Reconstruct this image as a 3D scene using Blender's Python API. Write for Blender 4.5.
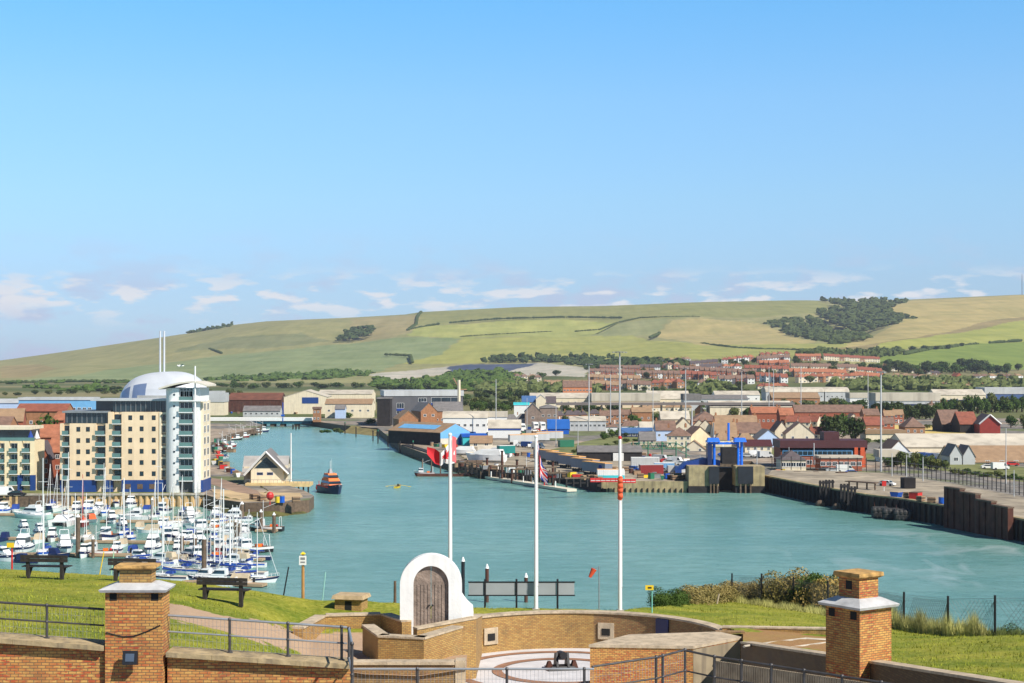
import bpy, math, random
import numpy as np
from mathutils import Vector, Matrix, noise as mnoise
R = math.radians; PI = math.pi
for o in list(bpy.data.objects): bpy.data.objects.remove(o, do_unlink=True)
SCN = bpy.context.scene; COL = SCN.collection
random.seed(7); RNG = np.random.default_rng(7)

# ------------------------------------------------------------------ camera, sky, sun, exposure
F = 1620.0; Y0 = 366.0; H = 35.0            # focal length in pixels, horizon row, camera height above the water
cam = bpy.data.cameras.new('camera'); camo = bpy.data.objects.new('camera', cam); COL.objects.link(camo)
camo.location = (0, 0, H); camo.rotation_euler = (R(90), 0, 0)
cam.sensor_width = 36; cam.lens = 36*F/1024; cam.shift_y = (Y0-341.5)/1024
cam.clip_start = 0.5; cam.clip_end = 40000
SCN.camera = camo
SUN = Vector((0.56, -0.50, 0.71)).normalized()
world = bpy.data.worlds.new('World'); SCN.world = world; world.use_nodes = True
wn = world.node_tree; wn.nodes.clear()
def N(nt, t, **k):
    n = nt.nodes.new(t)
    for a, b in k.items(): setattr(n, a, b)
    return n
def ramp(nt, src, stops):
    r = N(nt, 'ShaderNodeValToRGB'); e = r.color_ramp.elements
    while len(e) < len(stops): e.new(0.5)
    for i, (p, c) in enumerate(stops):
        e[i].position = p; e[i].color = (c if len(c) == 4 else (*c, 1)) if hasattr(c, '__len__') else (c, c, c, 1)
    nt.links.new(src, r.inputs[0]); return r.outputs[0]
def MATH(nt, op, a, b=None, clamp=False):
    m = N(nt, 'ShaderNodeMath', operation=op, use_clamp=clamp)
    for i, v in enumerate((a, b)):
        if v is None: continue
        if hasattr(v, 'is_linked') or hasattr(v, 'links'): nt.links.new(v, m.inputs[i])
        else: m.inputs[i].default_value = v
    return m.outputs[0]
def MIX(nt, fac, a, b, mode='MIX'):
    m = N(nt, 'ShaderNodeMix', data_type='RGBA', blend_type=mode)
    for sock, v in ((m.inputs[0], fac), (m.inputs[6], a), (m.inputs[7], b)):
        if hasattr(v, 'links'): nt.links.new(v, sock)
        elif hasattr(v, '__len__'): sock.default_value = (*v[:3], 1)
        else: sock.default_value = v
    return m.outputs[2]
sky = N(wn, 'ShaderNodeTexSky', sky_type='NISHITA'); sky.sun_disc = False
sky.sun_elevation = math.asin(SUN.z); sky.sun_rotation = math.atan2(SUN.x, SUN.y)
sky.air_density = 1.0; sky.dust_density = 0.35; sky.ozone_density = 1.6; sky.altitude = 0
tc = N(wn, 'ShaderNodeTexCoord'); sep = N(wn, 'ShaderNodeSeparateXYZ'); wn.links.new(tc.outputs['Generated'], sep.inputs[0])
mp = N(wn, 'ShaderNodeMapping'); mp.inputs['Scale'].default_value = (15, 15, 34); mp.inputs['Location'].default_value = (3.1, 1.7, 0.6)
wn.links.new(tc.outputs['Generated'], mp.inputs[0])
nz = N(wn, 'ShaderNodeTexNoise'); nz.inputs['Scale'].default_value = 1.7; nz.inputs['Detail'].default_value = 7; nz.inputs['Roughness'].default_value = 0.55
wn.links.new(mp.outputs[0], nz.inputs['Vector'])
cl = ramp(wn, nz.outputs[0], [(0.50, 0.0), (0.64, 1.0)])
band = ramp(wn, sep.outputs[2], [(0.0, 0.8), (0.035, 1.0), (0.055, 0.5), (0.085, 0.0)])
cm = MATH(wn, 'MULTIPLY', cl, band)
mp2 = N(wn, 'ShaderNodeMapping'); mp2.inputs['Scale'].default_value = (22, 22, 80)
wn.links.new(tc.outputs['Generated'], mp2.inputs[0])
nz2 = N(wn, 'ShaderNodeTexNoise'); nz2.inputs['Scale'].default_value = 1.6; nz2.inputs['Detail'].default_value = 6
wn.links.new(mp2.outputs[0], nz2.inputs['Vector'])
cl2 = MATH(wn, 'MULTIPLY', ramp(wn, nz2.outputs[0], [(0.51, 0.0), (0.60, 1.0)]), ramp(wn, sep.outputs[2], [(0.022, 0.0), (0.040, 1.0), (0.050, 0.7), (0.060, 0.0)]))
hs = N(wn, 'ShaderNodeHueSaturation'); hs.inputs['Saturation'].default_value = 1.0; hs.inputs['Hue'].default_value = 0.5
wn.links.new(sky.outputs[0], hs.inputs['Color'])
tint = MIX(wn, 1.0, hs.outputs[0], ramp(wn, sep.outputs[2], [(0.0, (0.57,0.79,1.38)), (0.05, (0.66,0.88,1.30)), (0.102, (0.76,1.04,1.31)), (0.162, (0.79,1.17,1.44)), (0.22, (0.64,1.24,1.57)), (0.34, (0.27,0.40,0.54)), (0.75, (0.26,0.36,0.48))]), 'MULTIPLY')
c1 = MIX(wn, MATH(wn, 'MULTIPLY', cm, 0.75), tint, (4.9, 5.3, 7.0))
c2 = MIX(wn, MATH(wn, 'MULTIPLY', cl2, 1.0), c1, (7.6, 7.7, 8.0))
bg = N(wn, 'ShaderNodeBackground'); bg.inputs['Strength'].default_value = 0.10
wn.links.new(c2, bg.inputs[0]); wo = N(wn, 'ShaderNodeOutputWorld'); wn.links.new(bg.outputs[0], wo.inputs[0])
sl = bpy.data.lights.new('sun', 'SUN'); sl.energy = 5.0; sl.angle = R(0.55); sl.color = (1.0, 0.94, 0.84)
so = bpy.data.objects.new('sun', sl); COL.objects.link(so); so.rotation_euler = SUN.to_track_quat('Z', 'Y').to_euler(); so.location = (0, 0, 300)
SCN.view_settings.view_transform = 'Standard'; SCN.view_settings.look = 'None'; SCN.view_settings.gamma = 1
SCN.view_settings.exposure = 0.30; SCN.view_settings.use_curve_mapping = False
SCN.render.engine = 'CYCLES'; cy = SCN.cycles
cy.max_bounces = 6; cy.diffuse_bounces = 2; cy.glossy_bounces = 3; cy.transmission_bounces = 4; cy.volume_bounces = 0
cy.transparent_max_bounces = 8; cy.use_denoising = True; cy.sample_clamp_indirect = 4; cy.caustics_reflective = False; cy.caustics_refractive = False

# ------------------------------------------------------------------ helpers
def X(px, D): return (px-512.0)/F*D
def Z(py, D): return H-(py-Y0)/F*D
def DZ(py, z): return F*(H-z)/(py-Y0)
def GP(px, py, z=0.0):
    D = DZ(py, z); return X(px, D), D
def S(r, g, b):
    def f(c):
        c /= 255.0
        return c/12.92 if c <= 0.04045 else ((c+0.055)/1.055)**2.4
    return (f(r), f(g), f(b))
MC = {}
def mat(name, col, rough=0.7, var=0.18, scale=1.5, metal=0.0, bump=0.0, bscale=8.0, stain=0.0, spec=None, em=None):
    if name in MC: return MC[name]
    m = bpy.data.materials.new(name); m.use_nodes = True; nt = m.node_tree; p = nt.nodes['Principled BSDF']
    t = N(nt, 'ShaderNodeTexCoord'); n = N(nt, 'ShaderNodeTexNoise'); n.inputs['Scale'].default_value = scale; n.inputs['Detail'].default_value = 5
    nt.links.new(t.outputs['Object'], n.inputs['Vector'])
    f = ramp(nt, n.outputs[0], [(0.3, 1-var), (0.7, 1+var)])
    c = MIX(nt, 1.0, col, f, 'MULTIPLY')
    if stain:
        mpn = N(nt, 'ShaderNodeMapping'); mpn.inputs['Scale'].default_value = (3, 3, 0.25); nt.links.new(t.outputs['Object'], mpn.inputs[0])
        n3 = N(nt, 'ShaderNodeTexNoise'); n3.inputs['Scale'].default_value = scale*0.8; n3.inputs['Detail'].default_value = 4; nt.links.new(mpn.outputs[0], n3.inputs['Vector'])
        c = MIX(nt, MATH(nt, 'MULTIPLY', ramp(nt, n3.outputs[0], [(0.48, 0.0), (0.68, 1.0)]), stain), c, (0.13, 0.105, 0.08))
    nt.links.new(c, p.inputs['Base Color']); p.inputs['Roughness'].default_value = rough; p.inputs['Metallic'].default_value = metal
    if spec is not None: p.inputs['Specular IOR Level'].default_value = spec
    if bump:
        n2 = N(nt, 'ShaderNodeTexNoise'); n2.inputs['Scale'].default_value = bscale; n2.inputs['Detail'].default_value = 4; nt.links.new(t.outputs['Object'], n2.inputs['Vector'])
        b = N(nt, 'ShaderNodeBump'); b.inputs['Strength'].default_value = bump; b.inputs['Distance'].default_value = 0.05
        nt.links.new(n2.outputs[0], b.inputs['Height']); nt.links.new(b.outputs[0], p.inputs['Normal'])
    MC[name] = m; return m
def brickmat(name, c1, c2, mortar, bw=0.15, bh=0.056, stain=0.35, red=(0.42, 0.10, 0.035), redf=0.5, ms=0.007):
    m = bpy.data.materials.new(name); m.use_nodes = True; nt = m.node_tree; p = nt.nodes['Principled BSDF']
    uv = N(nt, 'ShaderNodeUVMap'); uv.uv_map = 'UVMap'
    b = N(nt, 'ShaderNodeTexBrick'); b.inputs['Scale'].default_value = 1.0
    b.inputs['Brick Width'].default_value = bw; b.inputs['Row Height'].default_value = bh; b.inputs['Mortar Size'].default_value = ms
    b.inputs['Color1'].default_value = (*c1, 1); b.inputs['Color2'].default_value = (*c2, 1); b.inputs['Mortar'].default_value = (*mortar, 1); b.inputs['Bias'].default_value = -0.1
    nt.links.new(uv.outputs[0], b.inputs['Vector'])
    mp_ = N(nt, 'ShaderNodeMapping'); mp_.inputs['Scale'].default_value = (1/bw, 1/bh, 1); nt.links.new(uv.outputs[0], mp_.inputs[0])
    wn_ = N(nt, 'ShaderNodeTexNoise'); wn_.inputs['Scale'].default_value = 1.0; wn_.inputs['Detail'].default_value = 1; nt.links.new(mp_.outputs[0], wn_.inputs['Vector'])
    n = N(nt, 'ShaderNodeTexNoise'); n.inputs['Scale'].default_value = 0.9; n.inputs['Detail'].default_value = 6; nt.links.new(uv.outputs[0], n.inputs['Vector'])
    fac = MATH(nt, 'MULTIPLY', ramp(nt, wn_.outputs[0], [(0.45, 0.0), (0.62, 1.0)]), MATH(nt, 'MULTIPLY', ramp(nt, n.outputs[0], [(0.38, 0.1), (0.6, 1.0)]), redf))
    c = MIX(nt, fac, b.outputs[0], MIX(nt, b.outputs[1], red, mortar))
    n2 = N(nt, 'ShaderNodeTexNoise'); n2.inputs['Scale'].default_value = 1.3; n2.inputs['Detail'].default_value = 8; n2.inputs['Roughness'].default_value = 0.7
    nt.links.new(uv.outputs[0], n2.inputs['Vector'])
    c = MIX(nt, MATH(nt, 'MULTIPLY', ramp(nt, n2.outputs[0], [(0.5, 0.0), (0.72, 1.0)]), stain), c, (0.07, 0.055, 0.04))
    nt.links.new(c, p.inputs['Base Color']); p.inputs['Roughness'].default_value = 0.9
    bu = N(nt, 'ShaderNodeBump'); bu.inputs['Strength'].default_value = 0.5; bu.inputs['Distance'].default_value = 0.01; bu.invert = True
    nt.links.new(b.outputs[1], bu.inputs['Height']); nt.links.new(bu.outputs[0], p.inputs['Normal'])
    MC[name] = m; return m

class MB:
    def __init__(s): s.v = []; s.f = []; s.m = []; s.mats = []; s.uv = {}; s.smooth = False
    def mi(s, m):
        if m not in s.mats: s.mats.append(m)
        return s.mats.index(m)
    def face(s, pts, m, uv=None):
        i = len(s.v); s.v += [tuple(p) for p in pts]; s.f.append(tuple(range(i, i+len(pts)))); s.m.append(s.mi(m))
        if uv: s.uv[len(s.f)-1] = uv
        return s
    def shell(s, pts, faces, m):
        i = len(s.v); s.v += [tuple(p) for p in pts]; k = s.mi(m)
        for f in faces: s.f.append(tuple(i+j for j in f)); s.m.append(k)
        return s
    def bx(s, x0, x1, y0, y1, z0, z1, m):
        p = [(x0,y0,z0),(x1,y0,z0),(x1,y1,z0),(x0,y1,z0),(x0,y0,z1),(x1,y0,z1),(x1,y1,z1),(x0,y1,z1)]
        return s.shell(p, [(3,2,1,0),(4,5,6,7),(0,1,5,4),(1,2,6,5),(2,3,7,6),(3,0,4,7)], m)
    def box(s, c, sz, m, rz=0.0):
        hx, hy, hz = sz[0]/2, sz[1]/2, sz[2]/2; ca, sa = math.cos(rz), math.sin(rz)
        p = [(c[0]+x*ca-y*sa, c[1]+x*sa+y*ca, c[2]+z) for z in (-hz, hz) for x, y in ((-hx,-hy),(hx,-hy),(hx,hy),(-hx,hy))]
        return s.shell(p, [(3,2,1,0),(4,5,6,7),(0,1,5,4),(1,2,6,5),(2,3,7,6),(3,0,4,7)], m)
    def prism(s, poly, z0, z1, m, mtop=None):            # poly in xy, counter-clockwise
        n = len(poly); b = [(x, y, z0) for x, y in poly]; t = [(x, y, z1) for x, y in poly]
        s.shell(b+t, [(i, (i+1) % n, n+(i+1) % n, n+i) for i in range(n)] + [tuple(range(n-1, -1, -1))], m)
        return s.face(t, mtop or m)
    def prismy(s, poly, y0, y1, m):            # poly in xz (seen from the front, counter-clockwise), extruded along y
        n = len(poly)
        a = [(x, y0, z) for x, z in poly]; b = [(x, y1, z) for x, z in poly]
        return s.shell(a+b, [tuple(range(n)), tuple(range(2*n-1, n-1, -1))] + [(i, n+i, n+(i+1) % n, (i+1) % n) for i in range(n)], m)
    def prismx(s, poly, x0, x1, m):            # poly in yz
        n = len(poly)
        a = [(x0, y, z) for y, z in poly]; b = [(x1, y, z) for y, z in poly]
        return s.shell(a+b, [tuple(range(n-1, -1, -1)), tuple(range(n, 2*n))] + [(i, (i+1) % n, n+(i+1) % n, n+i) for i in range(n)], m)
    def tube(s, p0, p1, r0, m, r1=None, n=6, cap=True):
        r1 = r0 if r1 is None else r1; p0 = Vector(p0); p1 = Vector(p1); d = (p1-p0).normalized()
        a = d.cross(Vector((0, 0, 1)) if abs(d.z) < 0.9 else Vector((1, 0, 0))).normalized(); b = d.cross(a)
        pts = []
        for p, r in ((p0, r0), (p1, r1)):
            for i in range(n):
                t = 2*PI*i/n; pts.append(tuple(p+(a*math.cos(t)+b*math.sin(t))*r))
        fs = [(i, (i+1) % n, n+(i+1) % n, n+i) for i in range(n)]
        if cap: fs += [tuple(range(n-1, -1, -1)), tuple(range(n, 2*n))]
        return s.shell(pts, fs, m)
    def frustum(s, c, w0, d0, w1, d1, z0, z1, m, rz=0.0):
        ca, sa = math.cos(rz), math.sin(rz); p = []
        for z, w, d in ((z0, w0, d0), (z1, w1, d1)):
            for x, y in ((-w/2,-d/2),(w/2,-d/2),(w/2,d/2),(-w/2,d/2)): p.append((c[0]+x*ca-y*sa, c[1]+x*sa+y*ca, z))
        return s.shell(p, [(3,2,1,0),(4,5,6,7),(0,1,5,4),(1,2,6,5),(2,3,7,6),(3,0,4,7)], m)
    def ball(s, c, r, m, n=8, k=5, sz=1.0):
        pts = [(c[0], c[1], c[2]-r*sz)]
        for j in range(1, k):
            a = -PI/2+PI*j/k
            for i in range(n): pts.append((c[0]+r*math.cos(a)*math.cos(2*PI*i/n), c[1]+r*math.cos(a)*math.sin(2*PI*i/n), c[2]+r*sz*math.sin(a)))
        pts.append((c[0], c[1], c[2]+r*sz)); fs = []
        for i in range(n): fs.append((0, 1+(i+1) % n, 1+i)); fs.append((len(pts)-1, 1+(k-2)*n+i, 1+(k-2)*n+(i+1) % n))
        for j in range(k-2):
            for i in range(n): fs.append((1+j*n+i, 1+j*n+(i+1) % n, 1+(j+1)*n+(i+1) % n, 1+(j+1)*n+i))
        return s.shell(pts, fs, m)
    def mesh(s, name):
        me = bpy.data.meshes.new(name); me.from_pydata(s.v, [], s.f); me.validate(clean_customdata=False) if False else None
        for m in s.mats: me.materials.append(m)
        me.polygons.foreach_set('material_index', s.m)
        if s.smooth: me.polygons.foreach_set('use_smooth', [True]*len(s.f))
        uvl = me.uv_layers.new(name='UVMap'); co = np.zeros(len(me.loops)*2)
        li = 0; V = s.v
        for k, f in enumerate(s.f):
            n = len(f)
            if k in s.uv: co[2*li:2*(li+n)] = np.array(s.uv[k]).ravel()
            else:
                a, b, c = V[f[0]], V[f[1]], V[f[2]]
                e1 = (b[0]-a[0], b[1]-a[1], b[2]-a[2]); e2 = (c[0]-a[0], c[1]-a[1], c[2]-a[2])
                nx = e1[1]*e2[2]-e1[2]*e2[1]; ny = e1[2]*e2[0]-e1[0]*e2[2]; nz_ = e1[0]*e2[1]-e1[1]*e2[0]
                h = math.hypot(nx, ny)
                if h < 0.6*abs(nz_) or h < 1e-12: uvf = [(V[j][0], V[j][1]) for j in f]
                else: tx, ty = -ny/h, nx/h; uvf = [(V[j][0]*tx+V[j][1]*ty, V[j][2]) for j in f]
                co[2*li:2*(li+n)] = np.array(uvf).ravel()
            li += n
        uvl.data.foreach_set('uv', co); me.update(); return me
    def build(s, name, parent=None, loc=None, rz=0.0):
        return put(name, s.mesh(name), parent, loc, rz)
def put(name, me, parent=None, loc=None, rz=0.0):
    o = bpy.data.objects.new(name, me); COL.objects.link(o)
    if parent is not None: o.parent = parent
    if loc is not None: o.location = loc
    if rz: o.rotation_euler = (0, 0, rz)
    return o
def tag(o, label=None, cat=None, group=None, kind=None):
    if label: o['label'] = label
    if cat: o['category'] = cat
    if group: o['group'] = group
    if kind: o['kind'] = kind
    return o
def thing(name, label, cat, loc=(0, 0, 0), rz=0.0, group=None):
    o = bpy.data.objects.new(name, None); COL.objects.link(o); o.location = loc; o.rotation_euler = (0, 0, rz); o.empty_display_size = 0.5
    return tag(o, label, cat, group)
KIDS = {}
def copy_tree(o, parent=None):
    c = o.copy(); COL.objects.link(c)
    if parent is not None: c.parent = parent
    for ch in list(o.children): copy_tree(ch, c)
    return c
def struct(o): o['kind'] = 'structure'; return o
def stuff(o, label, cat): return tag(o, label, cat, None, 'stuff')
ORD = ['first','second','third','fourth','fifth','sixth','seventh','eighth','ninth','tenth','eleventh','twelfth','thirteenth','fourteenth','fifteenth','sixteenth','seventeenth','eighteenth','nineteenth','twentieth'] + ['twenty-'+w for w in ('first','second','third','fourth','fifth','sixth','seventh','eighth','ninth')] + ['thirtieth'] + ['thirty-'+w for w in ('first','second','third','fourth','fifth','sixth','seventh','eighth','ninth')] + ['fortieth']
def inpoly(px, py, poly):
    px = np.asarray(px); py = np.asarray(py); r = np.zeros(px.shape, bool); n = len(poly)
    for i in range(n):
        x0, y0 = poly[i]; x1, y1 = poly[(i+1) % n]
        if y0 == y1: continue
        c = ((y0 > py) != (y1 > py)) & (px < (x1-x0)*(py-y0)/(y1-y0)+x0)
        r ^= c
    return r

# ------------------------------------------------------------------ materials
concrete = mat('concrete', S(176,166,150), 0.9, 0.2, 0.8, bump=0.3, stain=0.35)
palestone = mat('pale_stone', S(188,170,144), 0.9, 0.2, 2.0, bump=0.3, bscale=20, stain=0.4)
pavedark = mat('worn_concrete', S(150,140,124), 0.95, 0.25, 0.4, stain=0.3)
white = mat('white_paint', (0.80,0.79,0.76), 0.5, 0.04, 1.2)
render_white = mat('white_render', (0.80,0.80,0.78), 0.85, 0.05, 1.5, bump=0.2, stain=0.12)
cream = mat('cream_render', S(226,212,184), 0.85, 0.07, 0.5, stain=0.15)
yellowr = mat('yellow_render', S(236,218,180), 0.85, 0.06, 0.5, stain=0.12)
peach = mat('peach_render', S(234,208,172), 0.85, 0.07, 0.3, stain=0.14)
blue = mat('blue_cladding', S(30,66,130), 0.5, 0.12, 0.5)
brightblue = mat('bright_blue_paint', S(24,88,186), 0.4, 0.1, 0.5)
navy = mat('navy_paint', S(26,40,84), 0.4, 0.15, 1)
royal = mat('royal_blue_canvas', S(30,66,146), 0.8, 0.15, 2)
skyblue = mat('sky_blue_paint', S(112,172,216), 0.6, 0.08, 0.5)
paleblue = mat('pale_blue_render', S(178,198,226), 0.8, 0.05, 0.5)
grey = mat('grey_metal', S(140,142,144), 0.5, 0.12, 0.6, metal=0.2)
lightgrey = mat('light_grey_sheet', S(188,190,190), 0.55, 0.12, 0.15, stain=0.15)
palegrey = mat('off_white_sheet_roof', S(200,190,172), 0.7, 0.16, 0.08, stain=0.35)
darkgrey = mat('dark_grey_cladding', S(92,92,96), 0.6, 0.15, 0.2)
midgrey = mat('mid_grey_slate', S(118,114,112), 0.8, 0.2, 0.5)
black = mat('black_paint', S(26,26,30), 0.5, 0.3, 2)
tarred = mat('tarred_timber', S(38,34,34), 0.85, 0.5, 0.6, bump=0.6, bscale=3)
timber = mat('weathered_timber', S(104,86,70), 0.9, 0.35, 1.5, bump=0.4)
piling = mat('sheet_pile_steel', S(206,170,118), 0.85, 0.3, 0.7, stain=0.55)
rust = mat('rusty_steel', S(82,46,34), 0.9, 0.4, 0.5, stain=0.3)
redp = mat('red_paint', S(196,40,34), 0.5, 0.12, 1)
orange = mat('orange_paint', (0.80,0.17,0.012), 0.45, 0.08, 1)
brickred = mat('red_brick', S(156,88,64), 0.9, 0.18, 1.2)
brickbrown = mat('brown_brick', S(158,112,78), 0.9, 0.2, 1)
roofs = {'orange': mat('orange_roof_tile', S(164,104,76), 0.9, 0.25, 0.6), 'red': mat('red_roof_tile', S(140,82,64), 0.9, 0.22, 0.6),
  'brown': mat('brown_roof_tile', S(124,98,84), 0.9, 0.25, 0.6), 'dark': mat('dark_slate', S(88,78,80), 0.85, 0.2, 0.6),
  'tan': mat('lichened_roof_tile', S(152,124,96), 0.9, 0.16, 0.5), 'grey': midgrey, 'white': palegrey, 'light': lightgrey, 'blue': mat('blue_sheet_roof', S(70,104,150), 0.6, 0.15, 0.3)}
glass = mat('window_glass', S(44,56,66), 0.12, 0.35, 0.4, spec=0.8)
darkglass = mat('dark_glazing', S(36,54,62), 0.1, 0.4, 0.25, spec=0.9)
greenglass = mat('balcony_glass', S(96,132,128), 0.15, 0.2, 0.3, spec=0.8)
teal = mat('teal_paint', S(24,128,122), 0.5, 0.1, 0.5)
turq = mat('turquoise_paint', S(64,190,196), 0.5, 0.1, 0.5)
green = mat('green_paint', S(40,112,84), 0.5, 0.1, 0.5)
yellow = mat('yellow_paint', S(232,196,40), 0.5, 0.1, 0.5)
pinkroof = mat('maroon_cladding', S(78,38,40), 0.6, 0.15, 0.5)
soil = mat('sandy_ground', S(186,160,120), 0.95, 0.25, 0.15, stain=0.15)
tarmac = mat('tarmac', (0.16,0.15,0.14), 0.9, 0.25, 0.2)
silver = mat('silver_roof', S(214,218,224), 0.4, 0.06, 0.1, metal=0.15)
rubber = mat('black_rubber', (0.03,0.03,0.03), 0.7, 0.3, 2)
def leafmat(name, c1, c2, sc_=0.35):
    m = bpy.data.materials.new(name); m.use_nodes = True; nt = m.node_tree; p = nt.nodes['Principled BSDF']
    t = N(nt, 'ShaderNodeTexCoord'); n = N(nt, 'ShaderNodeTexNoise'); n.inputs['Scale'].default_value = sc_; n.inputs['Detail'].default_value = 5
    nt.links.new(t.outputs['Object'], n.inputs['Vector'])
    oi = N(nt, 'ShaderNodeObjectInfo')
    c = MIX(nt, ramp(nt, n.outputs[0], [(0.35, 0.0), (0.68, 1.0)]), c1, c2)
    c = MIX(nt, 1.0, c, ramp(nt, oi.outputs['Random'], [(0, (0.8,0.85,0.8)), (0.5, (1.0,1.0,1.0)), (1, (1.25,1.12,0.95))]), 'MULTIPLY')
    nt.links.new(c, p.inputs['Base Color']); p.inputs['Roughness'].default_value = 0.75; p.inputs['Specular IOR Level'].default_value = 0.2
    MC[name] = m; return m
leaf = leafmat('green_foliage', (0.035,0.075,0.012), (0.10,0.155,0.03))
leafdark = leafmat('dark_foliage', (0.032,0.052,0.013), (0.075,0.105,0.028))
leafpale = leafmat('olive_foliage', (0.075,0.10,0.028), (0.17,0.19,0.06))
leafbush = leafmat('scrub_foliage', (0.13,0.12,0.03), (0.46,0.34,0.13), 0.8)
bark = mat('bark', S(84,68,52), 0.95, 0.3, 3)
# ------------------------------------------------------------------ far terrain
SKYP = [(-300,366),(0,360.5),(66,351.5),(133,341.5),(199,332),(232,325),(266,321.3),(340,318),(405,314.5),(421,312),(520,307),(602,306),(705,302),(807,300),(909,299.5),(1012,295),(1300,288)]
def lerp1(t, pts): return np.interp(t, [p[0] for p in pts], [p[1] for p in pts])
TD = [990, 1500, 2000, 2600, 3400, 4500, 6000]
FL = {d: Y0+F*(H-3)/d for d in TD}
TC = {-300: [None,None,None,None,382,377,366], 0: [None,None,None,None,381.5,373,360.5], 100: [None,None,None,None,380.5,366,346.8], 200: [None,None,None,None,379.5,358,332], 300: [None,None,None,385,377,348,319.5],
  400: [None,None,None,384,373,342,314.7], 500: [None,None,390,380,367,340,308], 600: [None,None,386,374,361,338,306], 700: [None,399,378,363,352,333,302.2], 800: [None,398,375,358,350,330,300],
  900: [None,398,381,369,350,324,299.5], 1024: [None,398,383,374,352,320,294.3], 1300: [None,398,384,376,352,315,288]}
TPX = sorted(TC); TTAB = np.array([[FL[d] if v is None else v for d, v in zip(TD, TC[p])] for p in TPX])
def yimg(px, D):
    px = np.atleast_1d(np.asarray(px, float)); D = np.atleast_1d(np.asarray(D, float))
    k = np.interp(1/D, [1/d for d in TD[::-1]], list(range(len(TD)))[::-1])       # row coordinate, linear in 1/D
    c = np.interp(px, TPX, range(len(TPX)))
    k0 = np.clip(np.floor(k).astype(int), 0, len(TD)-2); c0 = np.clip(np.floor(c).astype(int), 0, len(TPX)-2); fk = k-k0; fc = c-c0
    fc = fc*fc*(3-2*fc)
    y = (TTAB[c0, k0]*(1-fc)+TTAB[c0+1, k0]*fc)*(1-fk)+(TTAB[c0, k0+1]*(1-fc)+TTAB[c0+1, k0+1]*fc)*fk
    t = np.clip((k-5), 0, 1)
    sk = np.interp(px, [p[0] for p in SKYP], [p[1] for p in SKYP])
    return y*(1-t)+sk*t
def gz(px, D):
    return 3.0 if D <= 990 else float(H-(yimg(px, D)[0]-Y0)/F*D)
def gsolve(px, py):                          # distance at which the ground is seen at (px, py)
    if py > Y0+1 and DZ(py, 3.0) <= 990: return DZ(py, 3.0)
    Ds = np.linspace(990, 6000, 600); ys = yimg(np.full(600, px), Ds); i = int(np.argmax(ys <= py)) or 599
    return float(Ds[i])
FIELDS = [  # polygons in (px, row) on the hillside and the colour of the ground there
 ([(-300,300),(1400,280),(1400,400),(-300,400)], (0.30,0.285,0.125)),
 ([(380,306),(560,304),(760,298),(815,299),(850,308),(812,313),(760,318),(700,317),(620,321),(500,318),(400,327)], (0.27,0.27,0.10)),
 ([(-300,386),(0,382),(60,377),(95,374),(165,366),(213,356),(266,350),(340,342),(380,338),(463,337),(440,352),(400,362),(380,372),(300,380),(-300,392)], (0.235,0.28,0.13)),
 ([(407,336),(420,326),(500,319),(560,317),(618,322),(585,333),(500,335),(460,338)], (0.36,0.37,0.115)),
 ([(400,362),(440,352),(463,338),(570,333),(620,330),(660,341),(720,347),(725,357),(640,360),(560,359),(440,362)], (0.345,0.345,0.10)),
 ([(620,322),(670,318),(655,334),(590,332)], (0.28,0.29,0.13)),
 ([(655,334),(672,321),(700,318),(762,325),(789,335),(817,344),(760,349),(700,346)], (0.42,0.35,0.15)),
 ([(700,346),(817,345),(870,340),(876,352),(800,362),(700,362)], (0.33,0.33,0.10)),
 ([(887,309),(912,300),(1300,286),(1300,316),(1024,322),(940,335),(880,345),(840,350),(860,336),(905,322)], (0.44,0.36,0.15)),
 ([(820,350),(880,344),(940,333),(1024,316),(1300,308),(1300,316),(1024,325),(940,340),(870,350)], (0.30,0.24,0.11)),
 ([(860,353),(880,345),(940,335),(1024,322),(1300,314),(1300,345),(1024,341),(930,347),(876,353)], (0.35,0.36,0.09)),
 ([(872,358),(930,347),(1024,341),(1300,338),(1300,380),(1024,370),(930,366),(880,364)], (0.20,0.26,0.055)),
 ([(0,365),(40,362),(60,370),(30,377),(0,378)], (0.33,0.26,0.12)),
 ([(170,352),(230,338),(300,332),(330,338),(260,348)], (0.22,0.23,0.11)),
 ([(352,318),(420,314),(415,330),(390,338),(350,336)], (0.34,0.29,0.14)),
 ([(365,376),(420,370),(447,366),(540,362),(590,368),(585,377),(500,374),(450,374),(400,380)], (0.50,0.46,0.38)),
 ([(447,366),(470,363),(540,363),(512,370),(490,375),(462,376),(449,372)], (0.075,0.095,0.15)),
]
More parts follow.
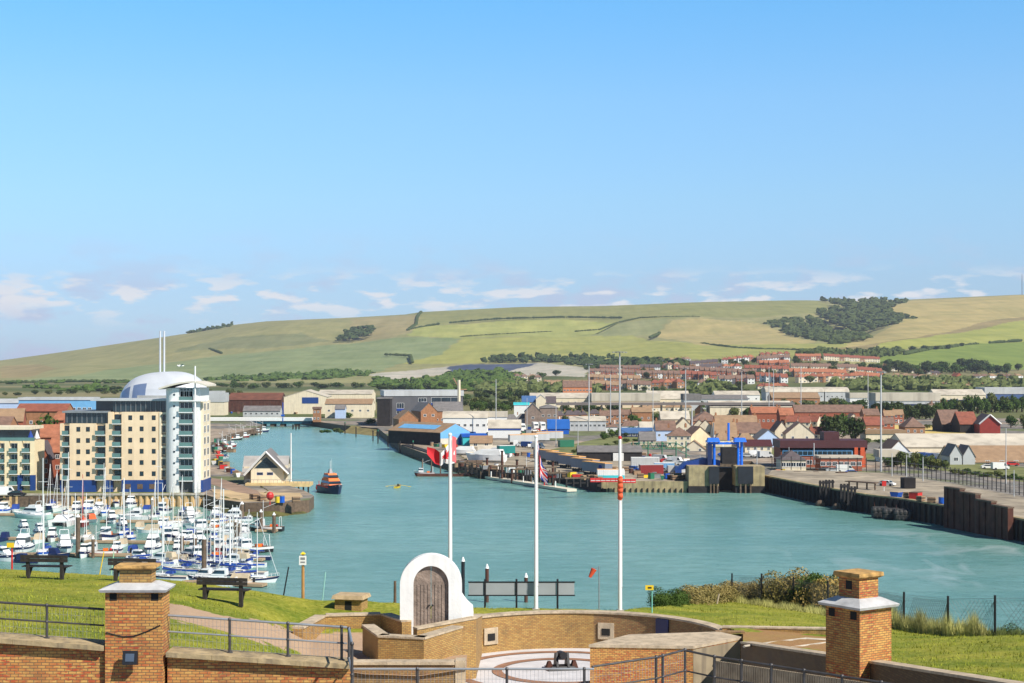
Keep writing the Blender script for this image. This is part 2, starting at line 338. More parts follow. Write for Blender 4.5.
def terrain():
    pxs = np.arange(-300, 1325, 2.0); inv = []
    for a, b, n in ((990,1500,16),(1500,2000,20),(2000,2600,24),(2600,3400,30),(3400,4500,44),(4500,6000,54)):
        inv += list(1/np.linspace(1/a, 1/b, n, endpoint=False))
    Ds = np.array(inv+[6000, 6300, 7000]); nr = len(Ds); nc = len(pxs)
    P, Dg = np.meshgrid(pxs, np.minimum(Ds, 6000)); Yi = yimg(P.ravel(), Dg.ravel()).reshape(P.shape)
    D = np.repeat(Ds[:, None], nc, 1); z = H-(Yi-Y0)/F*np.minimum(D, 6000)
    z[-2] -= 25; z[-1] -= 180
    Xw = (P-512)/F*D
    am = np.clip((D-2600)/1500, 0, 1)*7
    for k, (wl, a) in enumerate(((520, 1.0), (210, 0.35))):
        z += am*a*(np.sin(Xw/wl*2.1+k+np.cos(D/wl*1.3)*1.4)*np.cos(D/wl*1.7+k*2+np.sin(Xw/wl)))*np.clip((6000-D)/900, 0, 1)
    # two dry valleys cut into the scarp
    Yi2 = Yi
    for (cx, cy, w, h, dep) in ((850,322,34,18,26),(360,333,26,9,14),(560,327,50,6,10),(300,338,60,8,10)):
        q = np.exp(-((P-cx)/w)**2-((Yi2-cy)/h)**2); z -= q*dep
    col = np.zeros((nr*nc, 4)); col[:, 3] = 1; pf = P.ravel(); yf = Yi.ravel(); df = D.ravel()
    jx = pf+1.5*np.sin(yf*1.3)+np.sin(pf*0.21)*0.0; 
    col[:, :3] = (0.30, 0.285, 0.125)
    for poly, c in FIELDS: col[inpoly(jx, yf, poly), :3] = c
    # the valley floor and town ground in front of the hills
    pl = (yf > np.interp(pf, [0,300,400,500,600,700,800,870,1024], [382,383,384,379,370,360,358,366,370])) & ~inpoly(pf, yf, FIELDS[-2][0])
    nn = np.array([mnoise.noise((x*0.012, d*0.004, 0.3)) for x, d in zip(pf[pl]/1.0*df[pl]/F/6, df[pl])])
    a = np.array((0.10, 0.125, 0.045)); b = np.array((0.25, 0.22, 0.11)); t = np.clip(nn*1.5+0.5, 0, 1)[:, None]
    col[pl, :3] = a*(1-t)+b*t
    faces = []
    idx = np.arange(nr*nc).reshape(nr, nc)
    faces = np.stack([idx[:-1, :-1], idx[:-1, 1:], idx[1:, 1:], idx[1:, :-1]], -1).reshape(-1, 4)
    me = bpy.data.meshes.new('hills'); me.from_pydata(np.stack([Xw.ravel(), D.ravel(), z.ravel()], 1).tolist(), [], faces.tolist())
    ca = me.color_attributes.new('ground', 'FLOAT_COLOR', 'POINT'); ca.data.foreach_set('color', col.ravel())
    me.polygons.foreach_set('use_smooth', [True]*len(me.polygons))
    m = bpy.data.materials.new('downland'); m.use_nodes = True; nt = m.node_tree; p = nt.nodes['Principled BSDF']
    at = N(nt, 'ShaderNodeAttribute'); at.attribute_name = 'ground'
    t_ = N(nt, 'ShaderNodeTexCoord'); n1 = N(nt, 'ShaderNodeTexNoise'); n1.inputs['Scale'].default_value = 0.012; n1.inputs['Detail'].default_value = 9; n1.inputs['Roughness'].default_value = 0.65
    nt.links.new(t_.outputs['Object'], n1.inputs['Vector'])
    mpp = N(nt, 'ShaderNodeMapping'); mpp.inputs['Rotation'].default_value = (0, 0, 0.5); mpp.inputs['Scale'].default_value = (0.05, 0.004, 0.02); nt.links.new(t_.outputs['Object'], mpp.inputs[0])
    n2 = N(nt, 'ShaderNodeTexNoise'); n2.inputs['Scale'].default_value = 1.0; n2.inputs['Detail'].default_value = 3; nt.links.new(mpp.outputs[0], n2.inputs['Vector'])
    c = MIX(nt, 1.0, at.outputs['Color'], ramp(nt, n1.outputs[0], [(0.3, (0.74,0.80,0.74)), (0.7, (1.2,1.14,1.15))]), 'MULTIPLY')
    c = MIX(nt, 1.0, c, ramp(nt, n2.outputs[0], [(0.35, 0.93), (0.65, 1.06)]), 'MULTIPLY')
    nt.links.new(c, p.inputs['Base Color']); p.inputs['Roughness'].default_value = 0.95; p.inputs['Specular IOR Level'].default_value = 0.1
    me.materials.append(m); struct(put('hills', me))
terrain()

# ------------------------------------------------------------------ water
def water():
    m = bpy.data.materials.new('harbour_water'); m.use_nodes = True; nt = m.node_tree; p = nt.nodes['Principled BSDF']
    t = N(nt, 'ShaderNodeTexCoord')
    n = N(nt, 'ShaderNodeTexNoise'); n.inputs['Scale'].default_value = 0.02; n.inputs['Detail'].default_value = 5; nt.links.new(t.outputs['Object'], n.inputs['Vector'])
    mpp = N(nt, 'ShaderNodeMapping'); mpp.inputs['Scale'].default_value = (0.006, 0.05, 1); nt.links.new(t.outputs['Object'], mpp.inputs[0])
    n2 = N(nt, 'ShaderNodeTexNoise'); n2.inputs['Scale'].default_value = 1; n2.inputs['Detail'].default_value = 4; nt.links.new(mpp.outputs[0], n2.inputs['Vector'])
    c = MIX(nt, ramp(nt, n.outputs[0], [(0.3, 0.0), (0.7, 1.0)]), (0.118,0.285,0.25), (0.165,0.345,0.30))
    n9 = N(nt, 'ShaderNodeTexNoise'); n9.inputs['Scale'].default_value = 1; n9.inputs['Detail'].default_value = 7; n9.inputs['Roughness'].default_value = 0.7; m9 = N(nt, 'ShaderNodeMapping'); m9.inputs['Scale'].default_value = (0.16, 0.30, 1); nt.links.new(t.outputs['Object'], m9.inputs[0]); nt.links.new(m9.outputs[0], n9.inputs['Vector']); c = MIX(nt, 1.0, c, ramp(nt, n9.outputs[0], [(0.3, (0.70,0.80,0.74)), (0.7, (1.34,1.18,1.26))]), 'MULTIPLY')
    c = MIX(nt, ramp(nt, n2.outputs[0], [(0.5, 0.0), (0.75, 0.5)]), c, (0.22,0.38,0.34))
    # foam streaks drifting off the right hand quay
    sp = N(nt, 'ShaderNodeSeparateXYZ'); nt.links.new(t.outputs['Object'], sp.inputs[0])
    mf = N(nt, 'ShaderNodeMapping'); mf.inputs['Scale'].default_value = (0.035, 0.02, 1); mf.inputs['Rotation'].default_value = (0, 0, 0.3); nt.links.new(t.outputs['Object'], mf.inputs[0])
    nf = N(nt, 'ShaderNodeTexNoise'); nf.inputs['Scale'].default_value = 1.3; nf.inputs['Detail'].default_value = 6; nf.inputs['Distortion'].default_value = 1.4; nt.links.new(mf.outputs[0], nf.inputs['Vector'])
    rid = ramp(nt, nf.outputs[0], [(0.42, 0.0), (0.5, 1.0), (0.56, 0.0)])
    mx = ramp(nt, MATH(nt, 'DIVIDE', MATH(nt, 'SUBTRACT', sp.outputs[0], 45), 60, True), [(0.0, 0.0), (0.5, 1.0), (1.0, 1.0)])
    my = ramp(nt, MATH(nt, 'DIVIDE', MATH(nt, 'SUBTRACT', sp.outputs[1], 230), 140, True), [(0.0, 0.0), (0.25, 1.0), (0.7, 1.0), (1.0, 0.0)])
    nb = N(nt, 'ShaderNodeTexNoise'); nb.inputs['Scale'].default_value = 0.03; nb.inputs['Detail'].default_value = 2; nt.links.new(t.outputs['Object'], nb.inputs['Vector'])
    fm = MATH(nt, 'MULTIPLY', MATH(nt, 'MULTIPLY', rid, mx), MATH(nt, 'MULTIPLY', my, ramp(nt, nb.outputs[0], [(0.45, 0.0), (0.62, 0.42)])))
    c = MIX(nt, fm, c, (0.62, 0.68, 0.70))
    nt.links.new(c, p.inputs['Base Color']); p.inputs['Roughness'].default_value = 0.22; p.inputs['IOR'].default_value = 1.33; p.inputs['Specular IOR Level'].default_value = 0.42
    w = N(nt, 'ShaderNodeTexNoise'); w.inputs['Scale'].default_value = 0.9; w.inputs['Detail'].default_value = 8; w.inputs['Roughness'].default_value = 0.75
    mw = N(nt, 'ShaderNodeMapping'); mw.inputs['Scale'].default_value = (0.5, 1.1, 1); mw.inputs['Rotation'].default_value = (0, 0, 0.25); nt.links.new(t.outputs['Object'], mw.inputs[0]); nt.links.new(mw.outputs[0], w.inputs['Vector'])
    b = N(nt, 'ShaderNodeBump'); b.inputs['Strength'].default_value = 1.0; b.inputs['Distance'].default_value = 0.35; nt.links.new(w.outputs[0], b.inputs['Height']); nt.links.new(b.outputs[0], p.inputs['Normal'])
    mb = MB(); mb.face([(-1500, 90, 0), (1500, 90, 0), (1500, 1100, 0), (-1500, 1100, 0)], m); struct(mb.build('water'))
water()

# ------------------------------------------------------------------ banks: flat land at 3 m with its edges
def landmat():
    m = bpy.data.materials.new('quay_ground'); m.use_nodes = True; nt = m.node_tree; p = nt.nodes['Principled BSDF']
    t = N(nt, 'ShaderNodeTexCoord')
    n = N(nt, 'ShaderNodeTexNoise'); n.inputs['Scale'].default_value = 0.018; n.inputs['Detail'].default_value = 3; nt.links.new(t.outputs['Object'], n.inputs['Vector'])
    n2 = N(nt, 'ShaderNodeTexNoise'); n2.inputs['Scale'].default_value = 0.25; n2.inputs['Detail'].default_value = 8; nt.links.new(t.outputs['Object'], n2.inputs['Vector'])
    c = MIX(nt, ramp(nt, n.outputs[0], [(0.42, 0.0), (0.5, 1.0)]), (0.36,0.28,0.20), (0.20,0.18,0.155))
    c = MIX(nt, ramp(nt, n.outputs[0], [(0.56, 0.0), (0.60, 0.9)]), c, (0.14,0.16,0.05))
    c = MIX(nt, 1.0, c, ramp(nt, n2.outputs[0], [(0.35, 0.55), (0.65, 1.3)]), 'MULTIPLY')
    nt.links.new(c, p.inputs['Base Color']); p.inputs['Roughness'].default_value = 0.95
    return m
LM = landmat()
def gxy(lst, z=0.0): return [GP(a, b, z) for a, b in lst]
EAST = [(300,424),(325,428),(345,431),(378,434),(386,441),(400,452),(418,459),(440,467),(462,473),(480,478),(500,479.5),(530,481),(567,483),(600,492),(640,492),(690,492),(700,470),(752,470),(768,490),(800,498),(840,506.5),(870,513),(905,517),(960,527),(1024,540),(1100,557)]
e = gxy(EAST)
east = e + [(420, e[-1][1]), (1500, 500), (1500, 990.5), (X(300, 990), 990.5)]
WEST = [(-160,507),(0,507),(60,507),(120,506),(165,505.5),(200,505)]
w = gxy(WEST)
spit = gxy([(222,512),(245,515.5),(280,515.5),(309,512.5),(314,508),(306,503),(296,499),(280,494),(262,490),(246,484),(226,474),(214,462),(210,452),(216,446),(228,441),(246,437),(258,433),(262,430),(252,427),(240,424)])
west = [(-1500, w[0][1])] + w + spit + [(X(240, 990), 990.5), (-1500, 990.5)]
def land(poly, name):
    from mathutils.geometry import tessellate_polygon
    n = len(poly); mb = MB()
    tris = tessellate_polygon([[Vector((x, y, 0)) for x, y in poly]])
    for a, b, c in tris:
        pts = [(*poly[i], 3.0) for i in (a, b, c)]
        u = (pts[1][0]-pts[0][0])*(pts[2][1]-pts[0][1])-(pts[1][1]-pts[0][1])*(pts[2][0]-pts[0][0])
        if abs(u) < 1e-6: continue
        mb.face(pts if u > 0 else pts[::-1], LM)
    for i in range(n):
        a, b = poly[i], poly[(i+1) % n]; mb.face([(*a, -2), (*b, -2), (*b, 3), (*a, 3)], timber)
    return struct(mb.build(name))
land(east, 'ground'); land(west, 'ground')
def ribbon(pts, zs, m, name='path'):
    mb = MB(); k = len(pts[0])
    for r in range(len(pts)-1):
        for i in range(k-1):
            mb.face([(*pts[r][i], zs[r]), (*pts[r+1][i], zs[r+1]), (*pts[r+1][i+1], zs[r+1]), (*pts[r][i+1], zs[r])], m)
    return mb.build(name)
mud = mat('muddy_foreshore', S(128,116,70), 0.9, 0.4, 0.25, bump=0.5)
rubble = mat('weedy_rubble', S(84,82,40), 0.95, 0.6, 0.4, bump=0.8, bscale=2)
def bank(line, out, name, m, label=None):            # a sloping foreshore: line (px,py at z=0.0), pushed inland to 3 m
    a = gxy(line); b = [(x+dx, y+dy) for (x, y), (dx, dy) in zip(a, out)]
    mb = MB(); rng = random.Random(len(line))
    for i in range(len(a)-1):
        n = 8
        for j in range(n):
            def q(s, t):
                x = (a[i][0]*(1-s)+a[i+1][0]*s)*(1-t)+(b[i][0]*(1-s)+b[i+1][0]*s)*t; y = (a[i][1]*(1-s)+a[i+1][1]*s)*(1-t)+(b[i][1]*(1-s)+b[i+1][1]*s)*t
                return (x, y, -0.6+3.7*t+0.5*mnoise.noise((x*0.35, y*0.35, 0)))
            for k in range(4):
                mb.face([q(j/n, k/4), q((j+1)/n, k/4), q((j+1)/n, (k+1)/4), q(j/n, (k+1)/4)], m)
    mb.smooth = True; return struct(mb.build(name))
bank([(340,433),(378,437),(383,446),(398,456),(416,462),(440,470),(462,476),(482,479.5)], [(4,18),(14,20),(24,6),(20,5),(14,12),(8,14),(4,14),(3,14)], 'shore', mud)
bank([(200,507),(222,514.5),(245,517.5),(280,517.5),(311,514),(317,508),(308,501),(296,497)], [(0,14),(-2,12),(-2,12),(-2,12),(-9,10),(-14,0),(-10,-3),(-9,-4)], 'shore', rubble)
def foreshore():                                     # beach at the foot of the fort's cliff
    mb = MB(); mb.face([(-300,70,1.5),(300,70,1.5),(300,140,-1.5),(-300,140,-1.5)], soil); struct(mb.build('beach'))
foreshore()
# patches of ground on the banks
def patch(pts, z, m, name='path'):
    from mathutils.geometry import tessellate_polygon
    P = gxy(pts, z); mb = MB()
    for t in tessellate_polygon([[Vector((x, y, 0)) for x, y in P]]):
        q = [(*P[i], z) for i in t]; u = (q[1][0]-q[0][0])*(q[2][1]-q[0][1])-(q[1][1]-q[0][1])*(q[2][0]-q[0][0]); mb.face(q if u > 0 else q[::-1], m)
    return struct(mb.build(name))
verge = mat('dry_verge_grass', (0.17,0.18,0.055), 0.95, 0.35, 0.2)
pavem = mat('dusty_concrete_apron', (0.36,0.30,0.215), 0.95, 0.34, 0.11, stain=0.6)
redearth = mat('brown_track', (0.30,0.20,0.14), 0.95, 0.2, 0.2)
patch([(-100,494.6),(0,494.6),(200,493.5),(210,489),(0,487),(-100,487)], 3.004, verge, 'lawn')
patch([(-100,492),(0,491.5),(30,490),(45,487),(50,483),(-100,483)], 3.008, pavem, 'road')
patch([(212,489),(260,492),(300,493),(303,497),(285,501.5),(245,501.5),(216,499)], 3.004, soil, 'ground')
patch([(212,478),(226,480),(258,491),(262,496),(236,492),(208,483)], 3.008, redearth, 'path')
patch([(480,467),(560,472),(602,480.6),(686,481.2),(690,462),(600,452),(520,440),(470,440),(455,452)], 3.004, pavem, 'pavement')
patch([(760,455),(880,462),(1024,482),(1200,505),(1200,490),(1024,468),(900,455),(770,449)], 3.004, verge, 'lawn')
patch([(540,452),(600,438),(640,430),(655,436),(610,447),(560,460)], 3.008, verge, 'lawn')
patch([(866,434),(966,434),(962,425),(866,425)], 3.004, mat('ripe_crop', (0.62,0.46,0.14), 0.95, 0.12, 0.1), 'field')
# ------------------------------------------------------------------ the fort's clifftop
NK = {-250:(29.6,28.8,27.9,27.2,72), 0:(29.2,28.2,27.35,26.75,66), 180:(29.05,27.9,27.05,26.72,62.5), 255:(28.85,27.3,26.5,26.4,62), 310:(28.5,26.4,25.6,26.05,62), 365:(28.4,26.1,25.6,25.95,62.5), 420:(28.3,26.0,25.6,25.7,63), 500:(28.5,26.4,25.6,25.45,64), 620:(28.5,26.4,25.6,25.3,64.5),
  740:(28.4,26.9,25.85,22.3,88), 830:(28.35,26.8,25.65,23.1,78), 904:(28.3,26.8,25.5,24.1,67), 948:(28.25,26.9,25.6,24.55,62.5), 1024:(28.25,27.0,25.7,24.85,60.5), 1300:(28.3,27.2,26.2,25.2,60)}
NPX = sorted(NK)
def nz_at(px, D):
    px = max(-250, min(1300, px)); v = [float(np.interp(px, NPX, [NK[p][j] for p in NPX])) for j in range(5)]
    Dc = v[4]
    return float(np.interp(D, [24, 34, 45, 56, Dc, Dc+2.5, Dc+12, Dc+45, Dc+70], [v[0]+1.0, v[0], v[1], v[2], v[3], v[3]-0.9, v[3]-10, 1.0, -2.0]))
def P3_(px, py, D): return (X(px, D), D, Z(py, D))
PC = (2.2, 56.7); PR = 5.3; ZT = 25.55; ZF = 24.2
_W = [P3_(741,641.5,50.8), P3_(856,658.5,39.6), P3_(1017,684,31.5), P3_(1100,697,28.0), P3_(1400,745,22.0)]
_wp = []
for _a, _b in zip(_W[:-1], _W[1:]):
    for _i in range(12):
        _x = _a[0]+(_b[0]-_a[0])*_i/12; _y = _a[1]+(_b[1]-_a[1])*_i/12; _wp.append((512+F*_x/_y, _y))
def wall_d(px): return np.interp(px, [q[0] for q in _wp], [q[1] for q in _wp])
def near_ground():
    pxs = np.arange(-250, 1300, 3.0); Ds = np.concatenate([np.arange(24, 30, 1.0), np.arange(30, 72, 0.25), np.arange(72, 100, 1.5), np.arange(100, 165, 8)])
    nc, nr = len(pxs), len(Ds); V = []; col = []
    K = np.array([[NK[p][j] for j in range(5)] for p in NPX])
    PATH = [(165,603),(262,622),(348,652),(348,664),(300,650),(240,638),(165,615)]
    PATH2 = [(740,630),(830,634),(830,655),(742,641)]
    for D in Ds:
        for px in pxs:
            z = nz_at(px, D); x = X(px, D)
            z += 0.035*mnoise.noise((x*0.9, D*0.9, 0))+0.05*mnoise.noise((x*0.3, D*0.3, 5))
            V.append((x, D, z))
    V = np.array(V); yi = Y0+F*(H-V[:, 2])/V[:, 1]; pf = np.tile(pxs, nr)
    wob = 2*np.sin(V[:, 0]*2.2)+1.5*np.sin(V[:, 1]*3.1)
    a = inpoly(pf, yi+wob, PATH) | inpoly(pf, yi, [(300,650),(322,633),(400,631),(400,640),(470,640),(470,700),(290,700)]); b = inpoly(pf, yi+wob, PATH2)
    c = np.zeros((nc*nr, 4)); c[:, 3] = 1; c[a, 0] = 1; c[b, 1] = 1
    idx = np.arange(nr*nc).reshape(nr, nc); Q = np.stack([idx[:-1, :-1], idx[:-1, 1:], idx[1:, 1:], idx[1:, :-1]], -1).reshape(-1, 4)
    cen = V[Q].mean(1); pc = (cen[:, 0]/cen[:, 1]*F+512)
    hole = np.hypot(cen[:, 0]-PC[0], cen[:, 1]-PC[1]) < PR+0.25
    hole |= (cen[:, 1] < 53.2) & (pc > 466) & (pc < 700+ (cen[:, 1]-34)*0)
    hole |= (cen[:, 1] < 47.5) & (pc > 350) & (pc < 470)
    hole |= (cen[:, 1] < 31.9)&(pc < 700)
    hole |= (pc > 402) & (pc < 474) & (cen[:, 1] < 59.9) & (cen[:, 1] > 51.0)
    hole |= (cen[:, 1] < 54.6) & (pc >= 688) & (pc < 742)
    hole |= (pc >= 739) & (cen[:, 1] < wall_d(pc)+0.15)
    Q = Q[~hole]
    me = bpy.data.meshes.new('clifftop_lawn'); me.from_pydata(V.tolist(), [], Q.tolist())
    ca = me.color_attributes.new('wear', 'FLOAT_COLOR', 'POINT'); ca.data.foreach_set('color', c.ravel()); me.polygons.foreach_set('use_smooth', [True]*len(Q))
    m = bpy.data.materials.new('mown_grass'); m.use_nodes = True; nt = m.node_tree; p = nt.nodes['Principled BSDF']
    t = N(nt, 'ShaderNodeTexCoord'); g = N(nt, 'ShaderNodeTexNoise'); g.inputs['Scale'].default_value = 0.35; g.inputs['Detail'].default_value = 7; g.inputs['Roughness'].default_value = 0.6; nt.links.new(t.outputs['Object'], g.inputs['Vector'])
    g2 = N(nt, 'ShaderNodeTexNoise'); g2.inputs['Scale'].default_value = 5; g2.inputs['Detail'].default_value = 8; g2.inputs['Roughness'].default_value = 0.7; nt.links.new(t.outputs['Object'], g2.inputs['Vector'])
    cc = MIX(nt, ramp(nt, g.outputs[0], [(0.35, 0.0), (0.65, 1.0)]), (0.135,0.185,0.014), (0.32,0.305,0.040))
    cc = MIX(nt, ramp(nt, g2.outputs[0], [(0.5, 0.0), (0.75, 0.7)]), cc, (0.34,0.28,0.08))
    cc = MIX(nt, 1.0, cc, ramp(nt, g2.outputs[0], [(0.3, 0.6), (0.6, 1.2)]), 'MULTIPLY')
    at = N(nt, 'ShaderNodeAttribute'); at.attribute_name = 'wear'; sp = N(nt, 'ShaderNodeSeparateColor'); nt.links.new(at.outputs['Color'], sp.inputs[0])
    cc = MIX(nt, sp.outputs[0], cc, MIX(nt, g2.outputs[0], (0.36,0.23,0.14), (0.58,0.42,0.29)))
    cc = MIX(nt, MATH(nt, 'MULTIPLY', sp.outputs[1], ramp(nt, g.outputs[0], [(0.3, 1.0), (0.6, 0.75)])), cc, (0.36,0.19,0.09))
    nt.links.new(cc, p.inputs['Base Color']); p.inputs['Roughness'].default_value = 0.95; p.inputs['Specular IOR Level'].default_value = 0.15
    bu = N(nt, 'ShaderNodeBump'); bu.inputs['Strength'].default_value = 0.8; bu.inputs['Distance'].default_value = 0.06; nt.links.new(g2.outputs[0], bu.inputs['Height']); nt.links.new(bu.outputs[0], p.inputs['Normal'])
    me.materials.append(m); struct(put('clifftop_lawn', me))
    # loose grass blades on the lawn
    n = 46000; px = RNG.uniform(-20, 1040, n); D = RNG.uniform(33, 92, n); z = np.array([nz_at(a_, b_) for a_, b_ in zip(px, D)]); x = (px-512)/F*D
    dc = np.interp(px, NPX, K[:, 4]); yi = Y0+F*(H-z)/D
    ok = (D < dc+1.5) & (np.hypot(x-PC[0], D-PC[1]) > PR+0.6) & ~inpoly(px, yi, PATH) & ~((D < 55) & (px > 300) & (px < 745)) & ~((px >= 735) & (px < 880) & (D < 53-(px-740)/122*11.5)) & ~((px < 350) & (D < 35))&~((px > 850) & (D < 41-(px-860)/150*6))
    ok &= ~((px > 738) & (D < wall_d(px)+0.45)); ok &= ~((px>296)&(px<470)&(D<60)) & ~((px>690)&(px<860)&(D<57.5)) & ~((px>322)&(px<368)&(D>58)&(D<63.5))
    x, D, z = x[ok], D[ok], z[ok]; n = len(x); h = RNG.uniform(0.03, 0.08, n)*np.where(RNG.random(n) < 0.05, 2.2, 1); w = 0.012+0.01*RNG.random(n); a = RNG.uniform(0, PI, n); lx = RNG.normal(0, 0.03, n); ly = RNG.normal(0, 0.03, n)
    P0 = np.stack([x-np.cos(a)*w, D-np.sin(a)*w, z-0.02], 1); P1 = np.stack([x+np.cos(a)*w, D+np.sin(a)*w, z-0.02], 1); P2 = np.stack([x+lx, D+ly, z+h], 1)
    me = bpy.data.meshes.new('grass'); me.from_pydata(np.stack([P0, P1, P2], 1).reshape(-1, 3).tolist(), [], np.arange(3*n).reshape(-1, 3).tolist())
    gm = mat('grass_blades', (0.26,0.28,0.035), 0.9, 0.5, 0.5, spec=0.1); me.materials.append(gm)
    stuff(put('grass', me), 'short green and straw coloured grass blades covering the clifftop lawn', 'grass')
near_ground()

# ------------------------------------------------------------------ brickwork of the fort
bk_or = brickmat('orange_fort_brick', (0.64,0.36,0.10), (0.46,0.17,0.045), (0.17,0.11,0.055), stain=0.5, red=(0.46,0.075,0.026), redf=1.0)
bk_ye = brickmat('yellow_fort_brick', (0.50,0.31,0.095), (0.36,0.19,0.055), (0.20,0.14,0.07), stain=0.6, red=(0.40,0.16,0.05), redf=0.4)
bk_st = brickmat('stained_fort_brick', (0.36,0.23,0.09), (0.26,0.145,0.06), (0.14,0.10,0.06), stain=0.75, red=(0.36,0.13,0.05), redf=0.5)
lichen = mat('lichened_slab', (0.46,0.27,0.09), 0.95, 0.5, 5, bump=0.5, bscale=14)
lead = mat('weathered_lead', (0.50,0.50,0.50), 0.65, 0.18, 2.5, bump=0.2, stain=0.15)
slot = mat('dark_vent', (0.012,0.012,0.012), 0.9, 0.2, 2)
railm = mat('dark_rail_metal', (0.075,0.07,0.07), 0.5, 0.3, 4, metal=0.3)
galv = mat('galvanised_rail', (0.34,0.36,0.38), 0.45, 0.2, 3, metal=0.5)
def coping(mb, pts, w, t, m, over=0.06):                    # strip following 3-D points (top surface), extruded back +y
    for (a, b) in zip(pts[:-1], pts[1:]):
        dx, dy = b[0]-a[0], b[1]-a[1]; L = math.hypot(dx, dy); nx, ny = -dy/L, dx/L; nb = max(1, round(L/0.9))
        for k in range(nb):
            s0, s1 = k/nb, (k+1)/nb-0.006/L
            p = [(a[0]+dx*s, a[1]+dy*s, a[2]+(b[2]-a[2])*s) for s in (s0, s1)]
            lo = [(p[0][0]-nx*over, p[0][1]-ny*over), (p[1][0]-nx*over, p[1][1]-ny*over), (p[1][0]+nx*w, p[1][1]+ny*w), (p[0][0]+nx*w, p[0][1]+ny*w)]
            zz = [p[0][2], p[1][2], p[1][2], p[0][2]]
            mb.shell([(x, y, z-t) for (x, y), z in zip(lo, zz)]+[(x, y, z) for (x, y), z in zip(lo, zz)], [(3,2,1,0),(4,5,6,7),(0,1,5,4),(1,2,6,5),(2,3,7,6),(3,0,4,7)], m)
def wallstrip(mb, pts, zb, w, m, t=0.0):                     # upright wall below the same points
    for (a, b) in zip(pts[:-1], pts[1:]):
        dx, dy = b[0]-a[0], b[1]-a[1]; L = math.hypot(dx, dy); nx, ny = -dy/L, dx/L
        lo = [(a[0], a[1]), (b[0], b[1]), (b[0]+nx*w, b[1]+ny*w), (a[0]+nx*w, a[1]+ny*w)]; zz = [a[2]-t, b[2]-t, b[2]-t, a[2]-t]
        z_b = zb if not callable(zb) else None
        zl = [zb]*4 if z_b is not None else [zb(*p) for p in lo]
        mb.shell([(x, y, z) for (x, y), z in zip(lo, zl)]+[(x, y, z) for (x, y), z in zip(lo, zz)], [(3,2,1,0),(4,5,6,7),(0,1,5,4),(1,2,6,5),(2,3,7,6),(3,0,4,7)], m)
def P3(px, py, D): return (X(px, D), D, Z(py, D))
# front parapet wall, left
r = thing('parapet_wall', 'long orange brick parapet wall with pale coping along the bottom left edge', 'wall', (0, 0, 0))
DL = 31.5
ptsL = [P3(-120, 628, DL), P3(105.5, 645, DL)]; ptsR = [P3(167.5, 651, DL), P3(351, 663, DL)]
mb = MB(); wallstrip(mb, [(p[0], p[1], p[2]-0.09) for p in ptsL], 26.5, 0.5, bk_or); wallstrip(mb, [(p[0], p[1], p[2]-0.09) for p in ptsR], 26.5, 0.5, bk_or); mb.build('wall', r)
cop = mat('mossy_coping', S(168,148,112), 0.95, 0.3, 3, bump=0.4, stain=0.5); mb = MB(); coping(mb, ptsL, 0.55, 0.09, cop, 0.16); coping(mb, ptsR, 0.55, 0.09, cop, 0.16); mb.build('coping', r)
# left chimney
def chimney_stack(label, px0, px1, D, yb, ytop_body, slab, neck, top, rz, zbase, deep):
    s = F/D; cx = X((px0+px1)/2, D); w = (px1-px0)/s
    return cx, w
t = thing('chimney', 'square brick chimney with grey metal skirt and orange cap on the left parapet', 'chimney', (X(134, DL-0.12), DL-0.12, 0))
s = F/DL; w = 57.5/s; zt = Z(591, DL)
mb = MB(); mb.bx(-w/2, w/2, 0, w*0.55, 26.5, zt, bk_or); mb.build('stack', t)
mb = MB(); mb.frustum((0, w*0.275), 1.14*w, 0.74*w, 1.18*w, 0.78*w, zt, zt+0.05, lead); mb.frustum((0, w*0.275), 1.18*w, 0.78*w, 0.66*w, 0.40*w, zt+0.05, zt+0.16, lead); mb.build('skirt', t)
mb = MB(); mb.frustum((0, w*0.275), 0.56*w, 0.34*w, 0.56*w, 0.34*w, zt+0.15, Z(570, DL), bk_ye); mb.build('neck', t)
mb = MB(); za = Z(570, DL); mb.frustum((0, w*0.275), 0.6*w, 0.38*w, 0.72*w, 0.50*w, za, za+0.04, lichen); mb.frustum((0, w*0.275), 0.72*w, 0.50*w, 0.70*w, 0.48*w, za+0.04, za+0.09, lichen); mb.build('cap', t)
for x in (-0.36, 0.36):
    mb = MB(); mb.bx(x*w-0.07, x*w+0.07, -0.006, 0.05, zt-0.17, zt-0.03, slot); mb.build('vent', t)
mb = MB(); pts = [(-w/2+0.02, 27.94), (-0.2, 27.86), (0.0, 27.87), (0.25, 27.96), (w/2-0.05, 28.08)]
off = Z(635, DL)-27.87
for a, b in zip(pts[:-1], pts[1:]): mb.tube((a[0], -0.012, a[1]+off), (b[0], -0.012, b[1]+off), 0.012, black, n=5)
mb.build('cable', t)
t = thing('floodlight', 'small black square floodlight bracketed to the brick below the left chimney', 'floodlight', (X(134, DL), DL-0.12, Z(655, DL)))
mb = MB(); mb.prismx([(-0.26,-0.12),(-0.12,-0.15),(-0.12,0.11),(-0.20,0.14)], -0.14, 0.14, black); mb.build('housing', t)
mb = MB(); mb.face([(-0.085,-0.256,-0.06),(0.085,-0.256,-0.06),(0.085,-0.215,0.085),(-0.085,-0.215,0.085)], mat('lamp_glass', S(80,92,108), 0.1, 0.1, 3)); mb.build('lens', t)
mb = MB(); mb.tube((0,-0.12,0), (0,0.0,0), 0.03, black); mb.bx(-0.05,0.05,-0.02,0.0,-0.06,0.06, black); mb.build('bracket', t)

